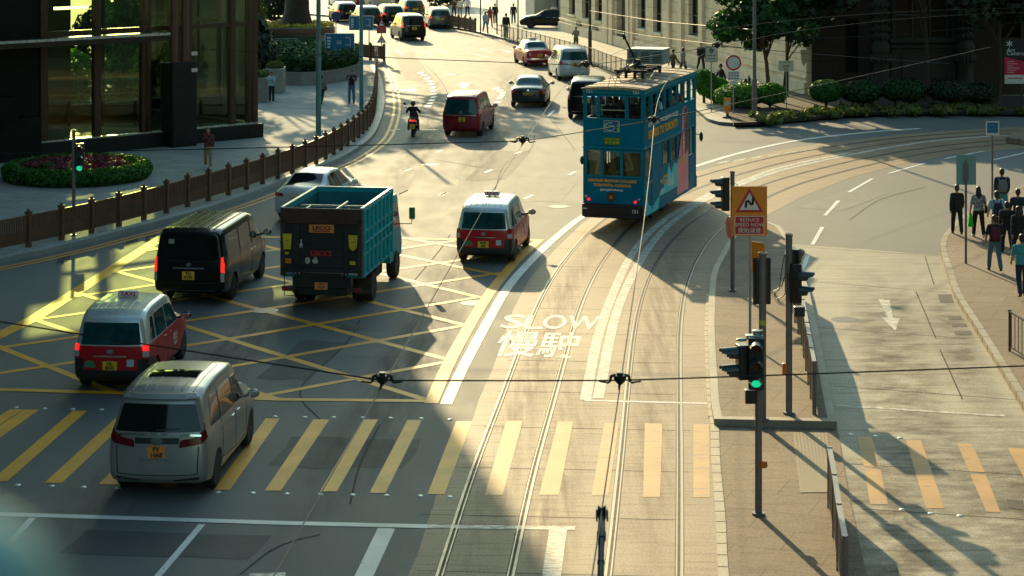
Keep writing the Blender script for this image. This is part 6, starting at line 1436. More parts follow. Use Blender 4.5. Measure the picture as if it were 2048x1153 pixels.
head(s5, .2, -.06, 2.44, (.12, -.99), 3, 2, w=.27); MB().tube([(0, -.02, 2.9), (.2, -.02, 2.9)], .02).build('bracket', M_blk, s5)
# ------------------------------------------------------------------ signs
M_sblue = mat('sign_blue', (.012, .15, .29), .45, 0, .08, 2); M_swht = mat('sign_white', (.72, .74, .70), .45); M_sorg = mat('sign_orange', (.80, .27, .015), .5, 0, .06, 3); M_sred = MATS['sign_red']
def sign(label, p, rz=0, cat='sign', name='road_sign', group=None): return root(name, label, cat, p, rz, group)
def tri(mb, cx, cz, w, h, y, d, mi=0):
    vs = [(cx-w/2, y, cz-h/2), (cx+w/2, y, cz-h/2), (cx, y, cz+h/2)]; vs += [(a, b+d, c) for a, b, c in vs]
    return mb.add(vs, [(0, 1, 2), (5, 4, 3), (0, 3, 4, 1), (1, 4, 5, 2), (2, 5, 3, 0)], mi)
# orange double bend sign on the island
YS = DY(690, .15); sp = Vector(((1500-CX)/F*YS, YS, .15)); sg = sign('orange board with red triangle and double bend mark telling drivers to reduce speed now', sp)
MB().cyl((0, 0, 0), (0, 0, 3.7), .033, n=12).build('post', M_alu, sg)
zc = H-.15-((373+471)/2-HY)*YS/F; b = MB().box((-.02, -.05, zc), (.84, .025, 1.17)).build('board', M_sorg, sg, bevel=.01)
mb = MB(); tri(mb, -.02, zc+.26, .66, .57, -.0685, .008); mb.build('triangle', M_sred, b, ang=0); mb = MB(); tri(mb, -.02, zc+.235, .47, .41, -.0735, .008); mb.build('triangle_centre', M_swht, b, ang=0)
mb = MB(); mb.tube([(-.11, -.077, zc+.09), (-.095, -.077, zc+.24), (-.06, -.077, zc+.25), (.03, -.077, zc+.15), (.055, -.077, zc+.17), (.07, -.077, zc+.34)], .027, 8); mb.build('bend_mark', M_ink, b)
MB().box((-.02, -.066, zc-.335), (.70, .008, .44)).build('text_border', M_swht, b); pnl = MB().box((-.02, -.070, zc-.335), (.67, .008, .41)).build('text_panel', M_sred, b)
for t, z, sz in (('REDUCE', zc-.21, .115), ('SPEED NOW', zc-.325, .115), ('開始減速', zc-.46, .13)): text('sign_lettering', t, sz, M_swht, b, (-.02, -.0775, z), extrude=.002, space=1.08)
mb = MB(); mb.v = [(0, 0, 0), (.30, 0, 0), (.36, 0, -.06), (.36, 0, -.9), (.05, 0, -.75), (0, 0, -.7)]; mb.v += [(a, .02, c) for a, _, c in mb.v]; n = 6
mb.f = [tuple(range(n-1, -1, -1)), tuple(range(n, 2*n))]+[(i, (i+1) % n, n+(i+1) % n, n+i) for i in range(n)]; mb.mi = [0]*8
o = mb.build('lower_plate', M_sorg, sg, ang=0); o.location = (.04, -.02, H-.15-(483-HY)*YS/F); o.rotation_euler = (0, 0, R(-42))
# blue direction signs
def dirsign(label, x0, x1, y0, y1, Y, posts, zb, rows, tilt=0):
    sx = (x0+x1)/2; p = Vector(((sx-CX)/F*Y, Y, zb)); rt = sign(label, p)
    w = (x1-x0)*Y/F; zt = H-(y0-HY)*Y/F-zb; z0 = H-(y1-HY)*Y/F-zb; zm = (zt+z0)/2; h = zt-z0
    for q in posts: MB().cyl(((q-sx)*Y/F, .04, 0), ((q-sx)*Y/F, .04, zm), .035, n=10).build('post', M_bz, rt)
    MB().box((0, 0, zm), (w+.06, .05, h+.06)).build('frame', M_swht, rt, bevel=.02); b = MB().box((0, -.02, zm), (w, .03, h)).build('board', M_sblue, rt, bevel=.01)
    mk = MB()
    for k in range(4): mk.box((-w*.38, -.04, zm+h*(.26-.18*k)), (w*(.13-.012*k), .008, h*.1))
    mk.box((w*.37, -.04, zm-.02), (.03, .008, h*.62)); mk.box((w*.28, -.04, zm+h*.28), (w*.18, .008, .03)); mk.box((w*.28, -.04, zm-h*.16), (w*.18, .008, .03))
    for k in range(3):
        for j in range(3): mk.box((-w*.08+j*w*.06, -.04, zm+h*(.08-.08*k)), (w*.035, .008, h*.04))
    mk.build('marking', M_swht, b)
    return rt
dirsign('blue direction sign on two posts above the round hedge', 651, 708, 68, 102, 124.0, (664, 692), .15, ('中環', 'Central'))
dirsign('smaller blue direction sign on one post behind the lamp post', 699, 746, 33, 60, 140.0, (738,), .15, ('金鐘', 'Admiralty'))
def disc(rt, name, z, r, m, y=-.02, d=.02, n=28, parent=None):
    mb = MB(); mb.lathe([(.004, y), (r, y), (r, y+d), (.004, y+d)], (0, 0, z), axis='Y', n=n); return mb.build(name, m, parent or rt)
Yr = 160.0; rt = sign('round dark blue sign in front of the queueing black car', Vector(((672-CX)/F*Yr, Yr, .0))); zr = H-(33-HY)*Yr/F; disc(rt, 'board', zr, .36, mat('sign_dark_blue', (.02, .05, .17), .45)); MB().cyl((0, .02, 0), (0, .02, zr), .035, n=10).build('post', M_rail, rt)
Yw = 136.0; rt = sign('stack of two red warning triangles and a red plate at the pavement tip', Vector(((763-CX)/F*Yw, Yw, .15))); zf = lambda y, Y, b=.15: H-(y-HY)*Y/F-b
MB().cyl((0, .04, 0), (0, .04, zf(38, Yw)), .03, n=10).build('post', M_alu, rt)
for y0, y1, w in ((37, 54, .46), (70, 86, .60)):
    zc = (zf(y0, Yw)+zf(y1, Yw))/2; h = zf(y0, Yw)-zf(y1, Yw); mb = MB(); tri(mb, 0, zc, w, h, 0, .02); o = mb.build('triangle', M_sred, rt, ang=0); mb = MB(); tri(mb, 0, zc-h*.06, w*.66, h*.66, -.008, .01); mb.build('triangle_centre', M_swht, o, ang=0); MB().box((0, -.014, zc-h*.1), (w*.22, .01, h*.12)).build('triangle_mark', M_ink, o)
zc = zf(60.5, Yw); o = MB().box((0, 0, zc), (.60, .02, .42)).build('red_plate', M_sred, rt)
for k in range(3): MB().box((0, -.012, zc+.12-.12*k), (.44-.06*k, .006, .035)).build('plate_marking', mat('pink_marking', (.6, .25, .25), .5), o)
disc(rt, 'red_lamp', zf(36, Yw)+.03, .08, M_tail)
Yp = 104.0
rt = sign('pale green parking sign with dark symbol beside the man by the stone wall', Vector(((1425-CX)/F*Yp, Yp+.6, .15))); MB().cyl((0, .03, 0), (0, .03, zf(100, Yp)), .03, n=10).build('post', M_alu, rt)
zc = zf(111, Yp); MB().box((0, .01, zc), (.60, .02, .76)).build('border', mat('sign_green_border', (.12, .24, .15), .5), rt, bevel=.01); b = MB().box((0, -.005, zc), (.53, .02, .69)).build('board', mat('sign_pale_green', (.42, .52, .42), .5), rt)
MB().lathe([(.004, -.02), (.12, -.02), (.12, -.01), (.004, -.01)], (0, 0, zc+.18), axis='Y', n=20).build('symbol', mat('symbol_dark', (.08, .1, .1), .5), b); [MB().box((-.13+.13*j, -.014, zc-.06-.15*k), (.085, .008, .075-.02*k)).build('marking', MATS['symbol_dark'], b) for k in range(2) for j in range(3)]
rt = sign('round white no vehicles sign with red rim and two small plates over the clipped bush', Vector(((1467-CX)/F*103, 103, .15))); Yn = 103.0; MB().cyl((0, .03, 0), (0, .03, zf(115, Yn)), .035, n=10).build('post', M_alu, rt)
zc = zf(126, Yn); disc(rt, 'rim', zc, .37, M_sred); disc(rt, 'board', zc, .29, M_swht, -.03, .012)
for y, w, h in ((152, .54, .46), (166, .38, .17)):
    z = zf(y, Yn); o = MB().box((0, -.005, z), (w, .02, h)).build('plate', M_swht, rt)
    for k in range(3 if h > .3 else 1):
        for j in range(4): MB().box((-w*.36+j*w*.24, -.017, z+(h*.28-h*.28*k if h > .3 else 0)), (w*.14, .004, h*.12)).build('plate_marking', M_ink, o)
rt = sign('orange keep left shield with pale blue disc on the planted corner', Vector(((1455-CX)/F*101.6, 101.6, .15))); mb = MB(); mb.v = [(-.17, 0, .95), (.17, 0, .95), (.17, 0, .42), (.0, 0, .12), (-.17, 0, .42)]; mb.v += [(a, .05, c) for a, _, c in mb.v]; n = 5
mb.f = [tuple(range(n)), tuple(range(2*n-1, n-1, -1))]+[(i, n+i, n+(i+1) % n, (i+1) % n) for i in range(n)]; mb.mi = [0]*7; mb.build('shield', M_sorg, rt, ang=0)
disc(rt, 'disc', .72, .12, mat('disc_blue', (.25, .55, .62), .45)); MB().lathe([(.24, 0), (.22, .08), (.08, .12), (.05, .3)], (0, .06, 0), n=14).build('base', M_blk, rt)
rt = sign('cream notice board on a thin post in front of the dark building', Vector(((1572-CX)/F*105, 105, .15))); Yc = 105.0; MB().cyl((.02, .03, 0), (.02, .03, zf(124, Yc)), .025, n=10).build('post', M_alu, rt)
zc = zf(132.5, Yc); b = MB().box((0, 0, zc), (.74, .03, .52)).build('board', mat('sign_cream', (.62, .58, .40), .5), rt)
for k, (w, z) in enumerate(((.6, .19), (.34, .0), (.2, -.15))): MB().box((0, -.017, zc+z), (w, .006, .03 if k == 0 else .08)).build('marking', mat('olive_marking', (.22, .25, .1), .5), b)
rt = sign('small cream pennant plaque fixed before the dark frontage', Vector(((1607-CX)/F*111.6, 111.6, 0)), name='wall_plaque'); mb = MB(); Yq = 111.6; mb.v = [(-.16, 0, zf(100, Yq, 0)), (.14, 0, zf(100, Yq, 0)), (.17, 0, zf(122, Yq, 0)), (.02, 0, zf(134, Yq, 0)), (-.10, 0, zf(124, Yq, 0))]; mb.v += [(a, .04, c) for a, _, c in mb.v]; n = 5
mb.f = [tuple(range(n-1, -1, -1)), tuple(range(n, 2*n))]+[(i, (i+1) % n, n+(i+1) % n, n+i) for i in range(n)]; mb.mi = [0]*7; mb.build('plaque', MATS['sign_cream'], rt, ang=0); MB().tube([(0, .06, zf(100, Yq, 0)), (0, .9, zf(100, Yq, 0))], .02).build('bracket', M_blk, rt)
# art fair banner
Yb = 106.0; bw, x0 = 1.75, (2009-CX)/F*106.0; rt = sign('black and crimson art fair banner beside the dark building', Vector((x0+bw/2, Yb, .15)), cat='banner', name='banner'); zt, zb_ = zf(80, Yb), zf(168, Yb)
MB().cyl((0, .1, 0), (0, .1, zt+.1), .05, n=12).build('post', M_rail, rt); b = MB().box((0, 0, (zt+zb_)/2), (bw, .03, zt-zb_)).build('panel', mat('banner_black', (.012, .012, .012), .6), rt)
mb = MB(); zr1, zr2, zr3 = zf(114, Yb), zf(126, Yb), zf(150, Yb); mb.v = [(-bw/2, -.02, zr1), (bw/2, -.02, zr2-.15), (bw/2, -.02, zr3), (-bw/2, -.02, zr3)]; mb.v += [(a, -.012, c) for a, _, c in mb.v]; mb.f = [(3, 2, 1, 0), (4, 5, 6, 7), (0, 1, 5, 4), (1, 2, 6, 5), (2, 3, 7, 6), (3, 0, 4, 7)]; mb.mi = [0]*6; mb.build('red_field', mat('banner_red', (.55, .012, .06), .6), b, ang=0)
MB().box((0, -.018, (zr3+zb_)/2), (bw, .012, zr3-zb_)).build('white_field', mat('banner_white', (.62, .62, .56), .6), b)
text('lettering', 'Art', .26, M_swht, b, (-bw/2+.1, -.022, zf(101, Yb)), align='LEFT', sx=1.15); text('lettering', 'Central', .26, M_swht, b, (-bw/2+.1, -.022, zf(107.5, Yb)), align='LEFT', sx=1.15)
st = MB(); cz = zf(88, Yb)
for k in range(6): a = R(30+60*k); st.box((-bw/2+.24+.09*math.cos(a), -.02, cz+.09*math.sin(a)), (.13, .01, .04), 0, 0, Matrix.Rotation(-a, 3, 'Y'))
st.build('emblem', M_swht, b)
for k in range(6): MB().box((-bw/2+.12+(.3, .42, .24, .5, .36, .28)[k]/1.6, -.024, zr1-.24-.105*k), ((.3, .42, .24, .5, .36, .28)[k]*1.2, .006, .04)).build('lettering_line', mat('pink_lettering', (.7, .35, .38), .6), b)
MB().box((-.35, -.026, (zr3+zb_)/2+.05), (.7, .006, .05)).build('lettering_line', M_sred, b)
# blue plate and sign seen from behind on the right pavement
Yk = 73.5; rt = sign('small blue plate on a tall dark post behind the walking group', Vector(((1985-CX)/F*Yk, Yk, .15))); MB().cyl((0, .03, 0), (0, .03, zf(246, Yk)), .035, n=10).build('post', M_pole, rt)
MB().box((0, 0, zf(257, Yk)), (.46, .02, .48)).build('border', M_swht, rt, bevel=.01); b = MB().box((0, -.012, zf(256, Yk)), (.37, .012, .36)).build('board', M_sblue, rt)
for k in range(2): MB().box((0, -.02, zf(256, Yk)+.07-.13*k), (.22, .005, .05)).build('marking', mat('faint_blue_marking', (.05, .22, .36), .5), b)
rt = sign('grey-teal back of a square sign on a post in front of the walking group', G(1931, 527, .15)); Yt = G(1931, 527, .15).y
MB().cyl((0, -.05, 0), (0, -.05, zf(320, Yt)), .035, n=12).build('post', M_pole, rt); MB().box((.02, 0, zf(340, Yt)), (.57, .02, .87)).build('board', mat('sign_back_teal', (.16, .34, .34), .5, .2, .06, 3), rt, bevel=.02); MB().box((0, -.03, zf(345, Yt)), (.16, .03, .5)).build('bracket', M_pole, rt)
# ------------------------------------------------------------------ overhead wires
M_wire = mat('overhead_wire', (.02, .02, .019), .5, .5); M_copper = mat('worn_copper_wire', (.085, .075, .06), .6, .4)
WH = 5.6
cw = []
for k, lab in ((0, 'bright contact wire over the left tram track'), (1, 'bright contact wire over the right tram track')):
    m = [p for p in tracks[k]]; d = (m[0]-m[6]).normalized(); ext = [m[0]+d*t for t in (26, 21, 16, 11, 6, 3)]
    pts = [Vector((p.x, p.y, WH)) for p in ext+m[::6]]; cw.append(pts)
    tag(MB().tube(pts, .0065, 6).build('contact_wire', M_copper, None), lab, 'wire')
def at_y(pts, Y):
    for a, b in zip(pts, pts[1:]):
        if a.y <= Y <= b.y: return a.lerp(b, (Y-a.y)/max(1e-6, b.y-a.y))
def hanger(p, label, ang=0, s=1.0, group='wire hangers over the tram tracks'):
    rt = root('wire_hanger', label, 'wire hanger', p, ang, group)
    mb = MB()
    for k in (-1, 1): mb.tube([(k*.04*s, 0, .16*s), (k*.10*s, 0, .19*s), (k*.155*s, 0, .17*s), (k*.17*s, 0, .09*s), (k*.20*s, 0, .06*s), (k*.36*s, 0, .085*s)], [.03*s, .03*s, .028*s, .024*s, .02*s, .014*s], 8)
    mb.build('arm', M_wire, rt); MB().lathe([(.03*s, .03*s), (.075*s, .07*s), (.11*s, .13*s), (.11*s, .19*s), (.06*s, .20*s), (.06*s, .24*s), (.02*s, .245*s)], n=14).build('insulator', M_blk, rt)
    MB().tube([(0, 0, .05*s), (-.02*s, -.1*s, .01), (-.03*s, -.25*s, .0)], [.03*s, .02*s, .015*s], 6).build('clamp', M_wire, rt)
def span(Y, left, right, r, label, labs, s=1.0, ks=(0, 1)):
    hs = [at_y(cw[k], Y+(0 if k == 0 else dy_)) for k, dy_ in zip(ks, (0, span.dy))]
    pts = [AT(*left)] + [h+Vector((0, 0, .10*s)) for h in hs] + [AT(*right)]
    out = []
    for a, b in zip(pts, pts[1:]):
        n = 10
        for i in range(n): t = i/n; out.append(a.lerp(b, t)+Vector((0, 0, -.02*(b-a).length*.25*4*t*(1-t)*.25)))
    out.append(pts[-1]); tag(MB().tube(out, r, 6).build('span_wire', M_wire, None), label, 'wire')
    for h, l in zip(hs, labs): hanger(h, l, 0, s)
span.dy = 0
span(23, (-200, 612, 24), (2300, 722, 23), .009, 'nearest dark span wire crossing low over the box junction', ('wire hanger above the lower edge of the box junction', 'wire hanger above the double white line end'), .62)
span.dy = 4
span(44.9, (-100, 309, 45.5), (1980, 95, 62), .011, 'dark span wire crossing in front of the tram', ('wire hanger above the sunlit road left of the tram', 'wire hanger in front of the tram side'), .75)
span.dy = 8
span(64, (420, 100, 66), (1900, 128, 84), .012, 'thin span wire crossing behind the maroon minivan', ('wire hanger in front of the white minivan', 'wire hanger beside the parking sign'), 1.0)
for a, b, r, l in (((1508, 85, 102.5), (2100, 40, 104), .014, 'thin wire from the grey lamp post to the dark building'), ((1300, 250, 95), (1900, 118, 100), .012, 'slanting stay wire before the clipped bushes'), ((1120, 40, 130), (1500, 98, 104), .014, 'thin wire passing before the stone building'), ((1180, 22, 134), (1508, 60, 102.5), .014, 'upper thin wire between two lamp posts')):
    tag(MB().tube([AT(*a), AT(*a).lerp(AT(*b), .5)-Vector((0, 0, .15)), AT(*b)], r, 6).build('stay_wire', M_wire, None), l, 'wire')
# trolley pole reaching up from below the bridge to the right-hand wire
tpp = at_y(cw[1], 18.4); rt = root('trolley_pole', 'dark trolley pole with grooved wheel reaching up to the right contact wire', 'trolley pole', tpp)
d = Vector((-.05, -.95, -.31)); mb = MB(); mb.tube([(0, -.02, -.05), d*.35, d*.55, d*2.5], [.03, .034, .026, .036], 12); mb.cyl(d*.33, d*.42, .04, n=12); mb.cyl(d*.72, d*.75, .032, n=12); mb.build('pole', M_hood, rt)
MB().lathe([(.045, -.035), (.06, -.03), (.035, 0), (.06, .03), (.045, .035)], (0, 0, -.02), axis='X', n=18).build('grooved_wheel', M_blk, rt); mb = MB(); mb.box((-.045, -.02, -.03), (.012, .1, .1)); mb.box((.045, -.02, -.03), (.012, .1, .1)); mb.build('wheel_fork', M_blk, rt)
# ------------------------------------------------------------------ footbridge handrail close to the lens
mb = MB(); mb.tube([(-.125, .60, H-.206), (-.131, .60, H-.2075), (-.141, .60, H-.210), (-.155, .60, H-.214), (-.24, .6, H-.24), (-.5, .58, H-.34)], [.016, .03, .039, .043, .043, .043], 24)
o = mb.build('bridge_handrail', mat('teal_handrail', (.13, .33, .31), .5, 0, .05, 3), None); tag(o, 'blurred pale teal handrail end close to the lens in the lower corner', 'handrail')
# tram stop slab at the far right
pts = [G(2012, 273, .3), G(2060, 280, .3), G(2200, 280, .3), G(2200, 236, .3), G(2048, 251, .3)]
o = MB().prism([(p.x, p.y) for p in pts], 0, .28).build('tram_stop_platform', M_pave2, None, ang=0, bevel=.03); tag(o, kind='structure')
# ------------------------------------------------------------------ vegetation
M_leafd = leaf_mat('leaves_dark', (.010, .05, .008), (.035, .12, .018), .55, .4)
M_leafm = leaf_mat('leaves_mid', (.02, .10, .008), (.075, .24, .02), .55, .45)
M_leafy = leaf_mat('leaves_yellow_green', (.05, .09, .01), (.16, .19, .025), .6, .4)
M_leafb = leaf_mat('leaves_sunlit', (.04, .17, .008), (.12, .36, .025), .5, .45)  # brighter green puts sunlight into the leaf colour
M_leafk = leaf_mat('leaves_shaded', (.008, .02, .008), (.02, .045, .015))  # darker green puts shade into the leaf colour
M_bark = mat('bark', (.055, .035, .024), .85, 0, .3, 3, bump=.3)
M_barkr = mat('reddish_bark', (.12, .06, .04), .8, 0, .3, 3, bump=.3)
M_soil = mat('soil', (.04, .03, .02), .95, 0, .3, 3)
M_gran = ground_mat('planter_granite', (.22, .215, .195), (.30, .29, .265), (.16, .155, .14), .6, (1, 1, 1), .4, 3, bump=.1, streak=.3, speck=30)
rng = np.random.default_rng(11)
def tree(label, p, hgt, r0, crown, leafm, size, lean=(0, 0), bark=None, name='tree', limbs=6, group=None):
    """p: foot; crown: list of (offset, radii, count) relative to the foot."""
    rt = root(name, label, 'tree', p, 0, group); b = MB(); rr = random.Random(int(p[0]*7+p[1]*3))
    top = Vector((lean[0], lean[1], hgt)); pts = [Vector((lean[0]*t*t+.08*math.sin(5*t), lean[1]*t*t+.08*math.cos(4*t)-.08, hgt*t)) for t in (0, .12, .3, .5, .75, 1)]
    b.tube(pts, [r0*k for k in (1.5, 1.08, .95, .85, .72, .5)], 12)
    for c, r, n in crown[:limbs+3]:
        c = Vector(c); s = pts[3].lerp(pts[5], rr.random()); m = (s+c)/2+Vector((0, 0, .3)); b.tube([s, m, c], [r0*.42, r0*.28, r0*.1], 7)
    b.build('trunk', bark or M_bark, rt)
    me = leaf_cloud(crown, size, np.random.default_rng(int(abs(p[0])*11+abs(p[1]))))
    link('crown', me, leafm, rt, 0); return rt
def blobs(c, r, k, n, spread=.72, br=.42, seed=1):
    """a crown as several overlapping leaf clumps of different size."""
    g = np.random.default_rng(seed); out = []
    for i in range(k):
        d = g.normal(size=3); d /= np.linalg.norm(d); q = np.array(c)+d*np.array(r)*spread*(.45+.55*g.random()); s = br*(.7+.6*g.random())
        out.append((tuple(q), tuple(np.array(r)*s), int(n/k)))
    return out
# trees on the left
tree('tall tree with spreading crown standing behind the corner of the glass building', (-15.4, 125, .15), 8, .28, blobs((2.2, 3.5, 11), (6.2, 6.5, 4), 11, 2300, .95, .24, seed=3), M_leafm, .34)
tree('broad old tree with thick dark trunk in the raised round planter', (-14.2, 141.5, 1.9), 9, .78, blobs((1.5, 1, 12), (8, 8, 5), 14, 2600, .95, .24, seed=4), M_leafm, .40)
tree('tall hidden tree added behind the glass lobby for shade', (-20.5, 122, .15), 8, .3, blobs((0, 4, 12), (6, 6, 5), 14, 4200, seed=5), M_leafm, .36)  # this tree and the next are added to shade the pavement
tree('hidden tree added farther up the left side of the street for shade', (-20, 156, .15), 8, .3, blobs((0, 0, 11), (6, 6, 5), 12, 3200, seed=6), M_leafd, .4)
for i, (x, y, zc, s, l) in enumerate(((258, 150, 3.3, 1.5, 'green tree in a pale planter seen through the lobby glass left of the stone pier'), (432, 150, 3.6, 1.7, 'green tree in a pale planter seen through the lobby glass right of the stone pier'))):
    Y = 105.0; p = Vector(((x-CX)/F*Y, Y, .15))
    tree(l, (p.x, p.y, 1.15), 2.2, .07, blobs((0, 0, zc-.2), (s*1.15, s*1.15, 2.6), 12, 3000, seed=20+i), M_leafm, .2)
    pl = MB(); pl.box((0, 0, .5), (2.0, 1.6, 1.0)); pl.box((0, 0, 1.02), (2.1, 1.7, .08)); o = pl.build('planter', M_gran, None, bevel=.03); o.location = p; tag(o, 'pale granite planter behind the lobby glass '+('left' if i == 0 else 'right')+' of the stone pier', 'planter')
# hedges and shrubs added behind the lobby to hide its sunlit ground
def shrub(label, c, r, n, m, size=.14, name='shrub', cat='shrub', k=7, group=None, trunk=True, seed=None):
    sd_ = seed or int(abs(c[0])*13+abs(c[1])*7); rt = root(name, label, cat, (c[0], c[1], c[2]-r[2]), 0, group)
    cl = blobs((0, 0, r[2]), r, k, n*.6, .6, .5, sd_)+[((0, 0, r[2]), tuple(np.array(r)*.92), int(n*.4))]
    link('foliage', leaf_cloud(cl, size, np.random.default_rng(sd_), shell=.7), m, rt, 0)
    if trunk: MB().cyl((0, 0, -.05), (0, 0, r[2]), .05, n=8).build('stem', M_bark, rt)
    return rt
for i in range(4): shrub('tall dark hedge clump added behind the glass building', (-37+i*5.2, 113.5+i*1.2, 2.6), (3.1, 1.6, 2.6), 2600, M_leafk, .34, 'hedge', 'hedge', group='dark hedge clumps behind the glass building')
for x_, y_ in ((-18.2, 114.5), (-14.6, 117)): shrub('tall dark hedge clump added behind the glass building', (x_, y_, 2.2), (2.0, 1.5, 2.2), 2400, M_leafk, .26, 'hedge', 'hedge', group='dark hedge clumps behind the glass building')
for i, (x_, y_, r_) in enumerate(((-13.3, 98.6, 1.0), (-15.0, 100.6, 1.25), (-16.9, 102.6, 1.4), (-18.8, 103.6, 1.5), (-21, 101.8, 1.4), (-23.2, 99.8, 1.4))): shrub('leafy green shrub planted against the rear glass of the lobby', (x_, y_, 1.5+.3*(i % 3)), (r_, r_, 1.5+.3*(i % 3)), 1900, M_leafm if i % 2 else M_leafb, .19, 'shrub', 'shrub', group='leafy shrubs behind the lobby glass', seed=60+i)
shrub('tall olive bush right beside the corner of the glass building', (-17.4, 137, 2.8), (2.0, 1.8, 2.9), 2600, M_leafy, .2)
shrub('dark bush beneath the big planter tree', (-16.2, 131, 1.6), (1.6, 1.6, 1.7), 1800, M_leafd, .17)
shrub('yellow-green bush above the granite boxes', (-15.2, 127.5, 1.2), (1.6, 1.2, 1.2), 1600, M_leafy, .15)
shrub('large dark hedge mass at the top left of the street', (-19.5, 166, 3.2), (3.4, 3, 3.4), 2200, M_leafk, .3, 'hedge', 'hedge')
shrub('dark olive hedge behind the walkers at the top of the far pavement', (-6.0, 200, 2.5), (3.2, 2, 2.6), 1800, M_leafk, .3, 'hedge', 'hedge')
# granite boxes and the curved hedge planter with its green sign
for (x0, x1, yb, h, l) in ((500, 536, 205, 1.25, 'near granite planter box at the corner of the glass building'), (529, 566, 187, 1.3, 'rear granite planter box beside the man in the white shirt')):
    a, b = G(x0, yb, .15), G(x1, yb, .15); rt = root('planter_box', l, 'planter', ((a.x+b.x)/2, a.y+.7, .15)); MB().box((0, 0, h/2), (b.x-a.x, 1.5, h)).build('box', M_gran, rt, bevel=.03)
    link('plants', leaf_cloud([((0, 0, h+.12), ((b.x-a.x)*.48, .7, .22), 700)], .12, rng), M_leafy, rt, 0)
arc = [Vector(p) for p in ((-12.6, 119.2, 0), (-11.6, 118.7, 0), (-10.6, 119.5, 0), (-9.75, 121.2, 0), (-9.1, 123.6, 0), (-9.0, 126, 0), (-9.6, 128.6, 0), (-11, 130.4, 0), (-13, 131, 0), (-14.6, 129, 0), (-14.8, 125, 0), (-14, 121, 0))]
rt = root('hedge_planter', 'low curved granite planter filled with a dark clipped hedge', 'planter', (-12, 124, .15)); lo = [p-Vector((12*-1, 124, 0)) for p in arc]
cv = cr_spline(lo+[lo[0]], .4); w = MB(); wall(w, cv, .3, 0, .66); wall(w, cv, .36, .66, .72); w.build('wall', M_gran, rt, 30); MB().prism([(p.x*.97, p.y*.97) for p in cv[:-1]], .02, .5).build('soil', M_soil, rt)
cl = []
for p in cv[::2]: cl.append(((p.x*.86, p.y*.86, 1.15), (.62, .62, .62), 330))
for i in range(16): a = rng.random()*6.28; q = rng.random()**.5*.7; cl.append(((2.6*q*math.cos(a), 5.2*q*math.sin(a), 1.25), (.9, .9, .6), 260))
link('hedge', leaf_cloud(cl, .13, rng), M_leafd, rt, 0)
rt = root('round_planter', 'raised round planter with brown band, green sign panel and yellow flowers round the tree', 'planter', (-14.2, 141, .15))
MB().lathe([(2.5, 0), (2.5, 1.35), (2.56, 1.36), (2.56, 1.9), (2.4, 1.92), (2.4, 1.7), (.05, 1.7)], n=40).build('drum', M_gran, rt, 30)
MB().lathe([(2.585, 1.42), (2.60, 1.44), (2.60, 1.84), (2.585, 1.86)], n=40).build('band', mat('brown_band', (.16, .085, .05), .6), rt)
ps = MB(); vs = []; n = 16
for rr_ in (2.66, 2.60):
    for i in range(n+1):
        a = R(-120)+R(66)*i/n; vs += [(rr_*math.cos(a), rr_*math.sin(a), .22), (rr_*math.cos(a), rr_*math.sin(a), 1.38)]
ps.v = vs; k = 2*(n+1)
for i in range(n): a = 2*i; ps.f += [(a, a+2, a+3, a+1), (k+a+2, k+a, k+a+1, k+a+3), (a+1, a+3, k+a+3, k+a+1), (a, k+a, k+a+2, a+2)]
ps.mi = [0]*len(ps.f); o = ps.build('sign_panel', mat('green_sign_panel', (.01, .075, .03), .4), rt, 60)
text('sign_lettering', 'CKC18', .46, M_swht, o, (-.35, -2.68, .95), extrude=.004)
mb = MB()
for a, b, c, d in ((-1.1, .4, .66, .69), (-1.1, .4, 1.21, 1.24), (-1.1, -1.07, .66, 1.24), (.37, .4, .66, 1.24)): mb.box(((a+b)/2, -2.67, (c+d)/2), (b-a, .02, d-c))
mb.build('sign_border', M_swht, o)
M_flow = leaf_mat('yellow_flowers', (.35, .30, .01), (.62, .48, .02)); link('flowers', leaf_cloud([((2.1*math.cos(a), 2.1*math.sin(a), 1.95), (.45, .45, .2), 170) for a in [2*PI*i/18 for i in range(18)]], .12, rng), M_flow, rt, 0)
# flower bed on the near left pavement
rt = root('flower_bed', 'oval clipped hedge bed with dark pink flowers in the middle on the left pavement', 'flower bed', (-16.25, 80.4, .15))
cl = []
for i in range(44): a = 2*PI*i/44; cl.append(((2.42*math.cos(a), 2.5*math.sin(a), .33), (.36, .36, .32), 420))
link('hedge', leaf_cloud(cl, .085, rng, shell=.8), M_leafm, rt, 0)
cl = [((1.95*q*math.cos(a), 2.0*q*math.sin(a), .42), (.4, .4, .22), 160) for q, a in [(rng.random()**.5, rng.random()*6.28) for _ in range(40)]]
link('foliage', leaf_cloud(cl, .10, rng), M_leafd, rt, 0)
cl = [((1.8*q*math.cos(a), 1.9*q*math.sin(a), .60), (.35, .35, .1), 60) for q, a in [(rng.random()**.5, rng.random()*6.28) for _ in range(46)]]
link('flowers', leaf_cloud(cl, .085, rng), leaf_mat('pink_flowers', (.12, .012, .03), (.26, .05, .06)), rt, 0)
MB().prism([(2.5*math.cos(2*PI*i/30), 2.6*math.sin(2*PI*i/30)) for i in range(30)], .0, .12).build('soil', M_soil, rt)
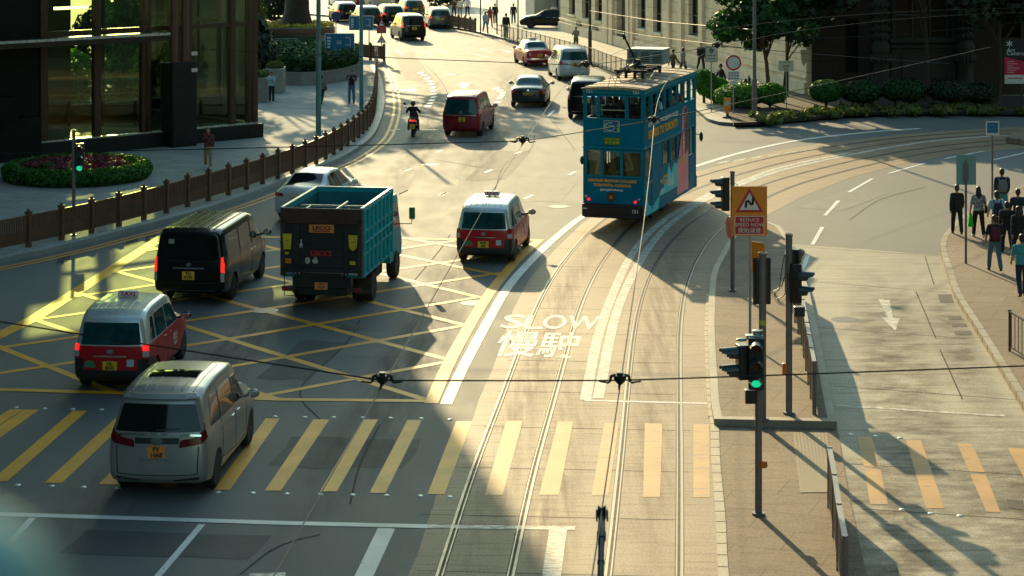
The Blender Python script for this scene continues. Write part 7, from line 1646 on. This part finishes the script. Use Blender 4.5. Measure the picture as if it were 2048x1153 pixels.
# planted corner before the dark building
bedp = [p for p in offset(kF, 1.0) if p.x > 9.5 and p.y < 112]
bp = [(p.x, p.y) for p in bedp]+[(46, 112), (15.8, 112), (14.2, 118), (11.2, 118)]
o = MB().prism(bp, .1, .24).build('planting_bed', M_soil, None, ang=0); tag(o, kind='structure')
cl = []
bo = offset(kF, 1.5); bo = [p for p in bo if p.x > 10.3 and p.y < 111 and p.x < 27]
for p in bo[::2]:
    for k in range(3): cl.append(((p.x+rng.normal()*.3, p.y+.3+k*.9+rng.normal()*.3, .32), (.45, .45, .17), 60))
o = link('ground_cover', leaf_cloud(cl, .16, rng, aspect=2.2), M_leafy, None, 0); tag(o, 'low yellow-green leafy ground cover in the planted corner', 'ground cover', kind='stuff')
tops = [(1478, 168, 214, 90, M_leafb, 'large bright clipped bush behind the orange shield'), (1540, 168, 207, 62, M_leafb, 'clipped bush just right of the grey lamp post'), (1428, 156, 196, 62, M_leafb, 'bright clipped bush nearest the tram front'), (1408, 141, 180, 44, M_leafb, 'small bright clipped bush beside the parking sign post'), (1442, 166, 205, 52, M_leafy, 'yellowing clipped bush between two green ones'),
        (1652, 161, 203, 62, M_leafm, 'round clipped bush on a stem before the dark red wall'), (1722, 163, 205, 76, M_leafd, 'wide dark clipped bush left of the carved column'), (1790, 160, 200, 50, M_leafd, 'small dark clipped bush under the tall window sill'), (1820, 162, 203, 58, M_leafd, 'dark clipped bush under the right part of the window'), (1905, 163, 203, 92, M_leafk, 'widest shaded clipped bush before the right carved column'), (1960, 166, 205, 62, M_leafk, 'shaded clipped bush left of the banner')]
for x, y0, y1, w, m, l in tops:
    Y = 106.0 if x > 1450 else 109.0; p = AT(x, (y0+y1)/2, Y); rx = w/2*Y/F*1.12; rz_ = (y1-y0)/2*Y/F*1.15
    rt = root('clipped_bush', l, 'bush', (p.x, p.y, .2), 0, 'clipped round bushes in the planted corner'); zc = p.z-.2
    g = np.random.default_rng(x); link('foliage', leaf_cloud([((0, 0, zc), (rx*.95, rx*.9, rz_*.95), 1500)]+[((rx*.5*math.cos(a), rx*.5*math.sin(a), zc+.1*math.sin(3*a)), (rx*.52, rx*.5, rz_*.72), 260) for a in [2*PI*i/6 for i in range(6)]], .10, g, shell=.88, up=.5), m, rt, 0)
    MB().cyl((0, 0, -.05), (0, 0, zc), .07, n=8).build('stem', M_bark, rt)
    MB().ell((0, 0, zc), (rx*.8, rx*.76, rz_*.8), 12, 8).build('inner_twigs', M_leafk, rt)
tree('leafy tree with pale twisted trunk at the corner of the stone building', (12.75, 107.6, .2), 4.2, .11, blobs((-.1, .3, 5.2), (3.4, 2.8, 2.7), 34, 7500, .95, .25, seed=8), M_leafd, .24, (-.3, 0), M_barkr)
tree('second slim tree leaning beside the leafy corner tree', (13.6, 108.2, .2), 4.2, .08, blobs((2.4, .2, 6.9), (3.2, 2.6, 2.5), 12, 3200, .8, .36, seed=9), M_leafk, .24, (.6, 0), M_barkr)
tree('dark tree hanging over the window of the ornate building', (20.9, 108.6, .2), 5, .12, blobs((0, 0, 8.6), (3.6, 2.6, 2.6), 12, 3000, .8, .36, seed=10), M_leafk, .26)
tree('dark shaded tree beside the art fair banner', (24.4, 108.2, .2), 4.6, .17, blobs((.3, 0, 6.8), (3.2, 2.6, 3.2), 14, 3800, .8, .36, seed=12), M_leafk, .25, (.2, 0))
for x, y, l in ((1497, 176, 'spiky dark palm-like plant left of the lamp post'), (1745, 200, 'spiky dark plant between two bushes')):
    p = AT(x, y, 107.5); rt = root('palm_plant', l, 'plant', (p.x, p.y, .2)); mb = MB(); g = random.Random(x)
    for i in range(26):
        a = g.random()*6.28; L = .8+.5*g.random(); e = .3+.9*g.random(); d = Vector((math.cos(a), math.sin(a), 0)); s = Vector((-d.y, d.x, 0))*.035; b0 = Vector((0, 0, .8)); m = b0+d*L*.55*math.cos(e)+Vector((0, 0, L*.6*math.sin(e))); t = b0+d*L*math.cos(e)+Vector((0, 0, L*.55*math.sin(e)-.12))
        mb.add([b0-s*.5, b0+s*.5, m+s, m-s, t], [(0, 1, 2, 3), (3, 2, 4)])
    mb.build('fronds', M_leafk, rt, 0); MB().cyl((0, 0, 0), (0, 0, .85), .07, n=8).build('stem', M_bark, rt)
# ------------------------------------------------------------------ people
def remesh(caps, ells, vox, name, smooth_it=2, cut=None):
    mb = MB()
    for a, b, r0, r1 in caps:
        a, b = Vector(a), Vector(b); mb.cyl(a, b, r0, r1, 12); mb.ell(a, (r0,)*3, 12, 8); mb.ell(b, (r1,)*3, 12, 8)
    for e in ells: mb.ell(e[0], e[1], 16, 11)
    o = bpy.data.objects.new('t', mb.mesh()); COL.objects.link(o)
    m = o.modifiers.new('r', 'REMESH'); m.mode = 'VOXEL'; m.voxel_size = vox
    s = o.modifiers.new('s', 'SMOOTH'); s.factor = .5; s.iterations = smooth_it
    me = baked(o); drop(o); me.name = name; smooth(me, 80); return me
def limb(p, pitch, yaw_out, L, side):
    """a point L from p, swung forward by pitch (0 straight down) and out sideways."""
    d = Vector((side*math.sin(yaw_out), math.sin(pitch)*math.cos(yaw_out), -math.cos(pitch)*math.cos(yaw_out))); return p+d*L
POSES = {
 'stand': dict(), 'walk': dict(th=(26, -20), kn=(8, 26), ua=(-22, 24), el=(15, 22)), 'walk2': dict(th=(-18, 22), kn=(30, 6), ua=(20, -20), el=(25, 12)), 'phone': dict(th=(16, -14), kn=(6, 20), ua=(18, 30), el=(25, 105)), 'phone_stand': dict(ua=(32, 34), el=(95, 100), hd=18),
 'carry': dict(th=(20, -16), kn=(6, 24), ua=(6, 8), el=(20, 60), ab=14), 'ride': dict(th=(72, 72), kn=(80, 80), ua=(48, 48), el=(22, 22), ab=22, sp=(16, 16)), 'sit': dict(th=(84, 84), kn=(86, 86), ua=(20, 24), el=(50, 60)), 'folded': dict(ua=(28, 28), el=(100, 105), ab=6), 'hipsway': dict(th=(6, -4), kn=(4, 12), ua=(4, 26), el=(8, 70))}
def person_parts(pose, fem=False, sleeve='short', legs='long', hair='short'):
    P = POSES[pose]; th = P.get('th', (3, -3)); kn = P.get('kn', (3, 3)); ua = P.get('ua', (2, 4)); el = P.get('el', (12, 14)); ab = R(P.get('ab', 8)); sp = P.get('sp', (3, 3)); hd = R(P.get('hd', 6))
    sw, hw = (.165, .095) if fem else (.19, .088)
    hip = Vector((0, 0, .92)); B = [] ; caps, ells = [], []
    ells += [((0, 0, .93), (.165 if fem else .155, .115, .13)), ((0, .0, 1.10), (.135 if fem else .15, .10, .16)), ((0, .005, 1.29), (.165 if fem else .185, .115, .17))]
    caps += [((-sw+.03, 0, 1.405), (sw-.03, 0, 1.405), .062, .062), ((0, .0, 1.42), (0, .018, 1.53), .054, .05)]
    head = Vector((0, .03, 1.605)); 
    hq = lambda v: head+Matrix.Rotation(-hd, 3, 'X') @ Vector(v)
    ells += [(tuple(hq((0, 0, .03))), (.075, .095, .11)), (tuple(hq((0, .045, -.04))), (.052, .055, .07)), (tuple(hq((0, .1, -.005))), (.013, .02, .022)), (tuple(hq((0.077, 0, 0))), (.012, .022, .032)), (tuple(hq((-.077, 0, 0))), (.012, .022, .032))]
    arms, legsj, fing = [], [], []
    for i, s in ((0, -1), (1, 1)):
        sh = Vector((s*sw, 0, 1.40)); e = limb(sh, R(ua[i]), ab, .285, s); w = limb(e, R(ua[i]+el[i]), ab*.3 if el[i] < 60 else -R(18), .245, s); dv = (w-e).normalized()
        arms.append((sh, e, w)); caps += [(sh, e, .052, .042), (e, w, .041, .029)]
        pm = w+dv*.055; caps.append((w, pm, .028, .036)); fwd = Vector((0, 1, 0)); side = dv.cross(Vector((s, 0, 0))).normalized()
        nrm = Vector((-s, 0, 0)); nrm = (nrm-dv*nrm.dot(dv)).normalized()
        for f in range(4):                       # four fingers of unequal length, slightly curled
            b0 = pm+side*(.027-.018*f)+dv*.02; L = (.062, .072, .067, .052)[f]; k1 = b0+(dv*.85+nrm*.3).normalized()*L*.55; k2 = k1+(dv*.55+nrm*.8).normalized()*L*.5
            caps += [(b0, k1, .0105, .0095), (k1, k2, .0095, .008)]
        t0 = w+dv*.03+side*.03; t1 = t0+(dv*.6+side*.75+nrm*.25).normalized()*.038; caps += [(t0, t1, .0125, .011), (t1, t1+(dv*.9+side*.2+nrm*.3).normalized()*.028, .0105, .0085)]
        h = Vector((s*hw, 0, .90)); k = limb(h, R(th[i]), R(sp[i]), .42, s); a = limb(k, R(th[i]-kn[i]), R(sp[i])*.3, .42, s); legsj.append((h, k, a))
        toe = a+Vector((s*.015, .17, -.045)) if abs(th[i]-kn[i]) < 22 else a+Vector((s*.01, .15, -.09))
        heel = a+Vector((0, -.045, -.04)); legsj[-1] = (h, k, a, heel, toe)
        caps += [(h, k, .085 if fem else .082, .056), (k, a, .056, .037), (heel, toe, .036, .030)]
    low = min(min(j[3].z, j[4].z) for j in legsj)-.04
    parts = {'person': remesh(caps, ells, .0105, 'person_body')}
    g = .016
    sc = [((-sw+.03, 0, 1.40), (sw-.03, 0, 1.40), .062+g, .062+g)]; se = [((0, 0, 1.10), (.15+g, .10+g, .2)), ((0, .005, 1.29), (.172+g, .115+g, .165)), ((0, 0, .98), (.165+g, .115+g, .12))]
    if sleeve == 'sleeveless': pass
    for sh, e, w in arms:
        if sleeve == 'long': sc += [(sh, e, .052+g, .044+g), (e, e.lerp(w, .96), .043+g, .032+g)]
        else: sc += [(sh, sh.lerp(e, .72), .054+g, .052+g)]
    parts['shirt'] = remesh(sc, se, .015, 'shirt')
    tc, te = [], [((0, 0, .92), (.158+g*.8, .112+g*.8, .11))]
    for h, k, a, heel, toe in legsj:
        if legs == 'long': tc += [(h, k, .084+g*.6, .060+g), (k, k.lerp(a, .95), .058+g, .048+g)]
        else: tc += [(h, h.lerp(k, .92), .084+g, .07+g)]
    parts['trousers'] = remesh(tc, te, .015, 'trousers')
    parts['shoe'] = []
    for h, k, a, heel, toe in legsj:
        parts['shoe'].append(remesh([(heel, toe, .044, .038), (heel+Vector((0, .03, .03)), a+Vector((0, 0, .02)), .042, .042)], [], .012, 'shoe'))
    he = [(tuple(hq((0, -.018, .055))), (.086, .098, .10)), (tuple(hq((0, -.05, .0))), (.078, .065, .085))]
    hc = []
    if hair == 'long': hc = [(hq((0, -.065, .0)), Vector((0, -.085, 1.40)), .072, .062), (hq((-.05, -.03, 0)), Vector((-.07, -.05, 1.44)), .04, .03), (hq((.05, -.03, 0)), Vector((.07, -.05, 1.44)), .04, .03)]
    if hair == 'tail': hc = [(hq((0, -.10, .03)), hq((0, -.14, -.12)), .03, .018)]
    parts['hair'] = remesh(hc, he, .012, 'hair')
    ey = MB()
    for s in (-1, 1): ey.ell(hq((s*.03, .088, .022)), (.011, .008, .007), 8, 6)
    mo = MB(); mo.ell(hq((0, .098, -.058)), (.022, .006, .006), 8, 6)
    parts['eyes'] = ey; parts['mouth'] = mo; parts['low'] = low; parts['arms'] = arms
    return parts
PC = {}
def cloth(name, col, var=.12): return mat('cloth_'+name, col, .85, 0, var, 12)
K_BLK = cloth('black', (.014, .014, .016)); K_WHT = cloth('white', (.66, .68, .66)); K_NAVY = cloth('navy', (.02, .03, .05)); K_TEAL = cloth('teal', (.06, .30, .34)); K_JEAN = cloth('jeans', (.07, .16, .22)); K_TAN = cloth('tan', (.34, .22, .10)); K_GREY = cloth('grey', (.20, .20, .19)); K_RED = cloth('red', (.36, .05, .04)); K_OLIVE = cloth('olive', (.12, .10, .06)); K_PAT = mat('cloth_patterned', (.28, .30, .31), .85, 0, .75, 14); K_MAR = cloth('maroon', (.10, .02, .03)); K_LT = cloth('light_blue', (.30, .48, .55)); K_SHK = mat('shoe_black', (.015, .015, .015), .5); K_SHW = mat('shoe_white', (.6, .6, .58), .6); K_GRN = cloth('green_bag', (.04, .55, .05)); K_BRN = cloth('brown', (.09, .05, .03))
def plaid():
    m, nt, b = nodes('cloth_plaid'); N = nt.nodes.new; tc = N('ShaderNodeTexCoord'); ck = N('ShaderNodeTexChecker'); ck.inputs['Scale'].default_value = 15; ck.inputs[1].default_value = (.36, .06, .05, 1); ck.inputs[2].default_value = (.05, .04, .05, 1)
    c2 = N('ShaderNodeTexChecker'); c2.inputs['Scale'].default_value = 7; c2.inputs[1].default_value = (.9, .85, .8, 1); c2.inputs[2].default_value = (.35, .3, .3, 1); mx = N('ShaderNodeMix'); mx.data_type = 'RGBA'; mx.blend_type = 'MULTIPLY'; mx.inputs[0].default_value = 1
    for c in (ck, c2): nt.links.new(tc.outputs['Object'], c.inputs[0])
    nt.links.new(ck.outputs[0], mx.inputs[6]); nt.links.new(c2.outputs[0], mx.inputs[7]); nt.links.new(mx.outputs[2], b.inputs['Base Color']); b.inputs['Roughness'].default_value = .85; return m
K_PLD = plaid()
SKIN = mat('skin', (.42, .24, .16), .5, 0, .08, 8); HAIRK = mat('hair_black', (.012, .010, .009), .45); HAIRB = mat('hair_brown', (.06, .03, .018), .45)
def person(label, p, face, pose='stand', fem=False, sleeve='short', legs='long', hair='short', top=K_BLK, bot=K_BLK, shoe=K_SHK, hairm=HAIRK, h=1.70, bag=None, group=None, zfeet=True):
    """face: heading in degrees, 0 = walking away up the street, 180 = towards the camera."""
    key = (pose, fem, sleeve, legs, hair)
    if key not in PC: PC[key] = person_parts(*key)
    q = PC[key]; sc = h/1.725; z = p[2]-(q['low']*sc if zfeet else 0)
    def inst(name, me, m, parent):
        o = bpy.data.objects.new(name, me); COL.objects.link(o); o.parent = parent
        if len(me.materials) == 0: me.materials.append(m)
        o.material_slots[0].link = 'OBJECT'; o.material_slots[0].material = m; return o
    rt = inst('person', q['person'], SKIN, None); rt.location = (p[0], p[1], z); rt.rotation_euler = (0, 0, -R(face)); rt.scale = (sc,)*3
    tag(rt, label, 'person', group)
    inst('shirt', q['shirt'], top, rt); inst('trousers', q['trousers'], bot, rt); inst('hair', q['hair'], hairm, rt)
    for s in q['shoe']: inst('shoe', s, shoe, rt)
    if not isinstance(q['eyes'], bpy.types.Mesh): q['eyes'] = q['eyes'].mesh('eyes'); q['mouth'] = q['mouth'].mesh('mouth')
    inst('eyes', q['eyes'], M_ink, rt); inst('mouth', q['mouth'], mat('lips', (.25, .09, .07), .5), rt)
    return rt, q, sc
def bag_on(rt, q, sc, kind, m, label, cat):
    """a bag carried by somebody is its own object, placed where the wearer's back, side or hand is."""
    mb = MB(); M = rt.matrix_basis
    if kind == 'backpack':
        mb.ell((0, -.20, 1.20), (.15, .085, .21), 14, 10, fn=lambda d: .82+.18*(abs(d.x)+abs(d.z))); mb.ell((0, -.26, 1.12), (.11, .05, .11), 12, 8)
        for s in (-1, 1): mb.tube([(s*.10, -.14, 1.34), (s*.115, -.05, 1.475), (s*.12, .10, 1.42), (s*.12, .155, 1.25), (s*.13, .08, 1.06), (s*.12, -.12, 1.04)], .02, 6)
    elif kind == 'shoulder':
        mb.box((.24, -.02, .98), (.09, .26, .24)); mb.tube([(.22, -.1, 1.08), (.17, -.09, 1.3), (.10, -.03, 1.49), (.13, .09, 1.42), (.22, .08, 1.08)], .012, 6)
    elif kind == 'carrier':
        w = q['arms'][0][2]; mb.add([w+Vector(v) for v in ((-.04, -.15, -.10), (.04, -.15, -.10), (.04, .13, -.10), (-.04, .13, -.10), (-.09, -.17, -.52), (.09, -.17, -.52), (.09, .15, -.52), (-.09, .15, -.52))], [(0, 1, 5, 4), (1, 2, 6, 5), (2, 3, 7, 6), (3, 0, 4, 7), (4, 5, 6, 7)])
        mb.tube([w+Vector((0, -.1, -.1)), w+Vector((0, -.03, -.05)), w+Vector((0, .0, -.04)), w+Vector((0, .08, -.1))], .008, 6)
    elif kind == 'phone':
        w = q['arms'][1][2]; e = q['arms'][1][1]; d = (w-e).normalized(); mb.box(w+d*.1+Vector((0, .03, .03)), (.075, .012, .15))
    o = mb.build({'backpack': 'backpack', 'shoulder': 'shoulder_bag', 'carrier': 'carrier_bag', 'phone': 'phone'}[kind], m, None, bevel=.01 if kind in ('shoulder', 'phone') else 0)
    o.location = rt.location; o.rotation_euler = rt.rotation_euler; o.scale = rt.scale; return tag(o, label, cat)
gp = 'people walking on the right pavement'
def gz(x, y, z=.15): p = G(x, y, z); return (p.x, p.y, z)
A = person('person in black with dark trousers walking first by the kerb left of the sign post', gz(1914, 470), 8, 'walk', True, 'long', 'long', 'short', K_BLK, K_BLK, hairm=HAIRB, h=1.58, group=gp)
A = person('person in a patterned grey shirt with long dark hair and black cropped trousers', gz(1957, 476), 4, 'carry', True, 'short', 'long', 'long', K_PAT, K_BLK, K_SHW, h=1.58, group=gp); bag_on(*A, 'carrier', K_GRN, 'bright green carrier bag held by the person in the patterned shirt', 'bag'); bag_on(*A, 'shoulder', K_BLK, 'black shoulder bag on the person in the patterned shirt', 'bag')
A = person('tall person in black jacket and teal shorts walking farthest ahead', gz(2004, 442), 4, 'walk', False, 'long', 'short', 'short', K_NAVY, K_TEAL, h=1.72, group=gp); bag_on(*A, 'backpack', K_GREY, 'dark grey backpack on the person in teal shorts', 'backpack')
A = person('person in a white shirt carrying a dark backpack', gz(1994, 492), 3, 'walk2', False, 'short', 'long', 'short', K_LT, K_BLK, h=1.66, group=gp); bag_on(*A, 'backpack', K_NAVY, 'dark blue backpack on the person in the white shirt', 'backpack')
person('person in dark clothes just right of the white shirt', gz(2014, 508), 6, 'walk', False, 'long', 'long', 'short', K_BLK, K_NAVY, h=1.56, group=gp)
person('person in dark jacket at the edge of the view near the front of the group', gz(2036, 482), 3, 'walk2', False, 'long', 'long', 'short', K_NAVY, K_BLK, h=1.6, group=gp)
person('person in black with long hair close to the edge of the view', gz(2037, 522), 2, 'walk', True, 'long', 'long', 'long', K_BLK, K_BLK, h=1.6, group=gp)
A = person('person in black top and pale blue jeans with a maroon backpack', gz(1989, 543), 2, 'carry', True, 'short', 'long', 'tail', K_BLK, K_JEAN, hairm=HAIRB, h=1.58, group=gp); bag_on(*A, 'backpack', K_MAR, 'maroon backpack worn over a black top', 'backpack')
person('person in a turquoise shirt and dark trousers nearest on the right pavement', gz(2044, 596), 4, 'walk2', False, 'short', 'long', 'short', K_TEAL, K_NAVY, h=1.68, group=gp)
gl = 'people on the left pavement'
A = person('person in a red plaid shirt and tan trousers looking at a phone', gz(416, 338), 176, 'phone', False, 'long', 'long', 'short', K_PLD, K_TAN, K_SHW, hairm=HAIRB, h=1.58, group=gl); bag_on(*A, 'phone', M_ink, 'dark phone held by the person in the plaid shirt', 'phone')
A = person('person in a white shirt and black trousers reading a phone by the planter boxes', gz(543, 206), 196, 'phone_stand', False, 'short', 'long', 'short', K_LT, K_BLK, K_SHW, h=1.55, group=gl)
A = person('person in a pale jacket half hidden by the first lamp post', gz(643, 210), 12, 'walk', True, 'long', 'long', 'short', K_GREY, K_NAVY, h=1.5, group=gl); bag_on(*A, 'shoulder', K_BRN, 'brown shoulder bag on the person behind the lamp post', 'bag')
person('person in a black shirt, olive shorts layer and blue jeans beside the fence bend', gz(703, 208), 178, 'phone_stand', False, 'short', 'long', 'short', K_BLK, K_JEAN, h=1.68, group=gl)
gf = 'people on the far pavement'
person('person in a pale teal dress top stepping along the kerb by the slim post', gz(971, 67), 170, 'walk', True, 'short', 'long', 'long', K_LT, K_TEAL, h=1.66, group=gf)
person('person in red and orange clothes among the far walkers', gz(980, 55), 10, 'walk2', True, 'short', 'long', 'long', K_RED, K_RED, hairm=HAIRB, h=1.62, group=gf)
person('person in dark coat behind the one in red', gz(990, 48), 5, 'walk', False, 'long', 'long', 'short', K_BLK, K_BLK, h=1.66, group=gf)
A = person('person with big dark backpack and white socks standing at the railing end', gz(1012, 77), 15, 'stand', False, 'long', 'long', 'short', K_BLK, K_GREY, K_SHW, h=1.78, group=gf); bag_on(*A, 'backpack', K_BLK, 'large black backpack near the end of the far railing', 'backpack')
A = person('person in dark clothes walking left of the parked black car', gz(1027, 49), 0, 'walk', False, 'long', 'long', 'short', K_BLK, K_NAVY, h=1.7, group=gf)
person('person in dark top left of the two in white', gz(908, 36), 175, 'walk', False, 'short', 'long', 'short', K_BRN, K_BLK, h=1.66, group=gf)
person('person in white top with crossed straps beside another in white', gz(920, 36), 180, 'stand', True, 'short', 'long', 'short', K_WHT, K_GREY, h=1.6, group=gf)
person('person in white shirt and black trousers above the far brown fence', gz(935, 35), 180, 'walk2', False, 'short', 'long', 'short', K_WHT, K_BLK, h=1.74, group=gf)
person('person in grey top with folded arms behind the far railing', gz(1152, 104), 200, 'folded', False, 'short', 'long', 'short', K_GREY, K_OLIVE, h=1.64, group=gf)
person('person in white top behind the bonnet of the parked black car', (3.3, 170.6, .15), 170, 'stand', False, 'short', 'long', 'short', K_WHT, K_BLK, h=1.72, group=gf)
person('person in black walking between the stone wall and the parking sign', gz(1402, 143), 170, 'walk', False, 'long', 'long', 'short', K_BLK, K_BLK, h=1.72, group=gf)
person('person in a brown coat passing behind the tram roof box', gz(1346, 158), 60, 'walk', False, 'long', 'long', 'short', K_BRN, K_BLK, h=1.7, group=gf)
person('person with dark hair following behind the tram roof box', gz(1366, 156), 60, 'walk2', True, 'long', 'long', 'short', K_GREY, K_BLK, h=1.72, group=gf)
person('person in dark coat behind the bushes left of the round sign', gz(1442, 192), 250, 'walk', False, 'long', 'long', 'short', K_BLK, K_BLK, h=1.7, group=gf)
# rider
rd = sco.matrix_basis @ Vector((0, .12, 0))
A = person('person in black riding the motor scooter with a dark round helmet', (rd.x, rd.y, -.02), 1, 'ride', False, 'long', 'long', 'short', K_BLK, K_BLK, h=1.58, zfeet=False)
rdr = A[0]; rdr.location.z = .84-.90*A[2]-.05
hm = MB(); hm.ell((0, -.01, 1.64), (.125, .145, .135), 18, 12); hm.box((0, .12, 1.63), (.17, .03, .08)); o = hm.build('helmet', mat('helmet_black', (.012, .012, .013), .2, coat=.6), rdr)
# passengers on the tram
TM = Matrix.Translation(tp_) @ Matrix.Rotation(-THD, 4, 'Z')
gt = 'passengers on the tram'
def rider(label, x, y, z, top, face=0, hair='short', fem=False, hairm=HAIRK, pose='sit'):
    p = TM @ Vector((x, y, z)); r, q, sc = person(label, (p.x, p.y, p.z), face+17, pose, fem, 'short', 'long', hair, top, K_BLK, hairm=hairm, h=1.70, group=gt, zfeet=(pose != 'sit'))
    if pose == 'sit': r.location.z = p.z+.20-.90*sc
rider('passenger in a pale patterned shirt at the upper left rear window', -.70, .75, 3.15, K_PAT)
rider('passenger in black at the upper middle rear window, left one', -.30, .72, 3.15, K_BLK)
rider('passenger in dark grey at the upper middle rear window, right one', .28, .74, 3.15, K_NAVY, hair='long', fem=True)
rider('passenger in a brown top at the upper right rear window', .72, .76, 3.15, K_BRN, hair='long', fem=True, hairm=HAIRB)
for i, (x, y, t, l) in enumerate(((.72, 1.70, K_MAR, 'passenger in maroon by the second upper side window'), (.72, 2.65, K_WHT, 'passenger in white by the third upper side window'), (.72, 3.6, K_BLK, 'passenger in black by the fourth upper side window'), (.72, 4.55, K_TAN, 'passenger in tan by the fifth upper side window'), (.72, 5.5, K_RED, 'passenger in red by the sixth upper side window'), (-.6, 2.65, K_GREY, 'passenger in grey on the far side of the upper deck'), (-.6, 4.55, K_LT, 'passenger in light blue on the far side towards the front'))): rider(l, x, y, 3.15, t, hair='long' if i % 2 else 'short', fem=bool(i % 2))
rider('passenger in a dark coat standing downstairs at the middle rear window', .05, .55, 1.0, K_BRN, 180, pose='stand'); rider('passenger in grey standing downstairs by the side windows', .45, 3.2, 1.0, K_GREY, 90, pose='stand', fem=True, hair='long'); rider('passenger in black standing downstairs towards the front', .3, 4.3, 1.0, K_BLK, 60, pose='stand')
# ------------------------------------------------------------------ unseen towers added beside and behind the footbridge to cut sky light
M_ctx = stone_mat('tower_cladding', (.10, .10, .095), (.085, .085, .08), (.03, .03, .03), 3.0, 3.4)
for l, c, d in (('unseen tall grey tower added at the left to block sky light', (-44, 12, 40), (36, 100, 80)), ('unseen tall grey tower added at the right to block sky light', (52, 20, 38), (40, 110, 76)), ('unseen wide grey tower added behind the footbridge to block sky light', (-30, -75, 15), (70, 30, 30))):
    o = MB().box((0, 0, 0), d).build('sky_blocker_tower', M_ctx, None, ang=0); o.location = c; tag(o, l, 'building')
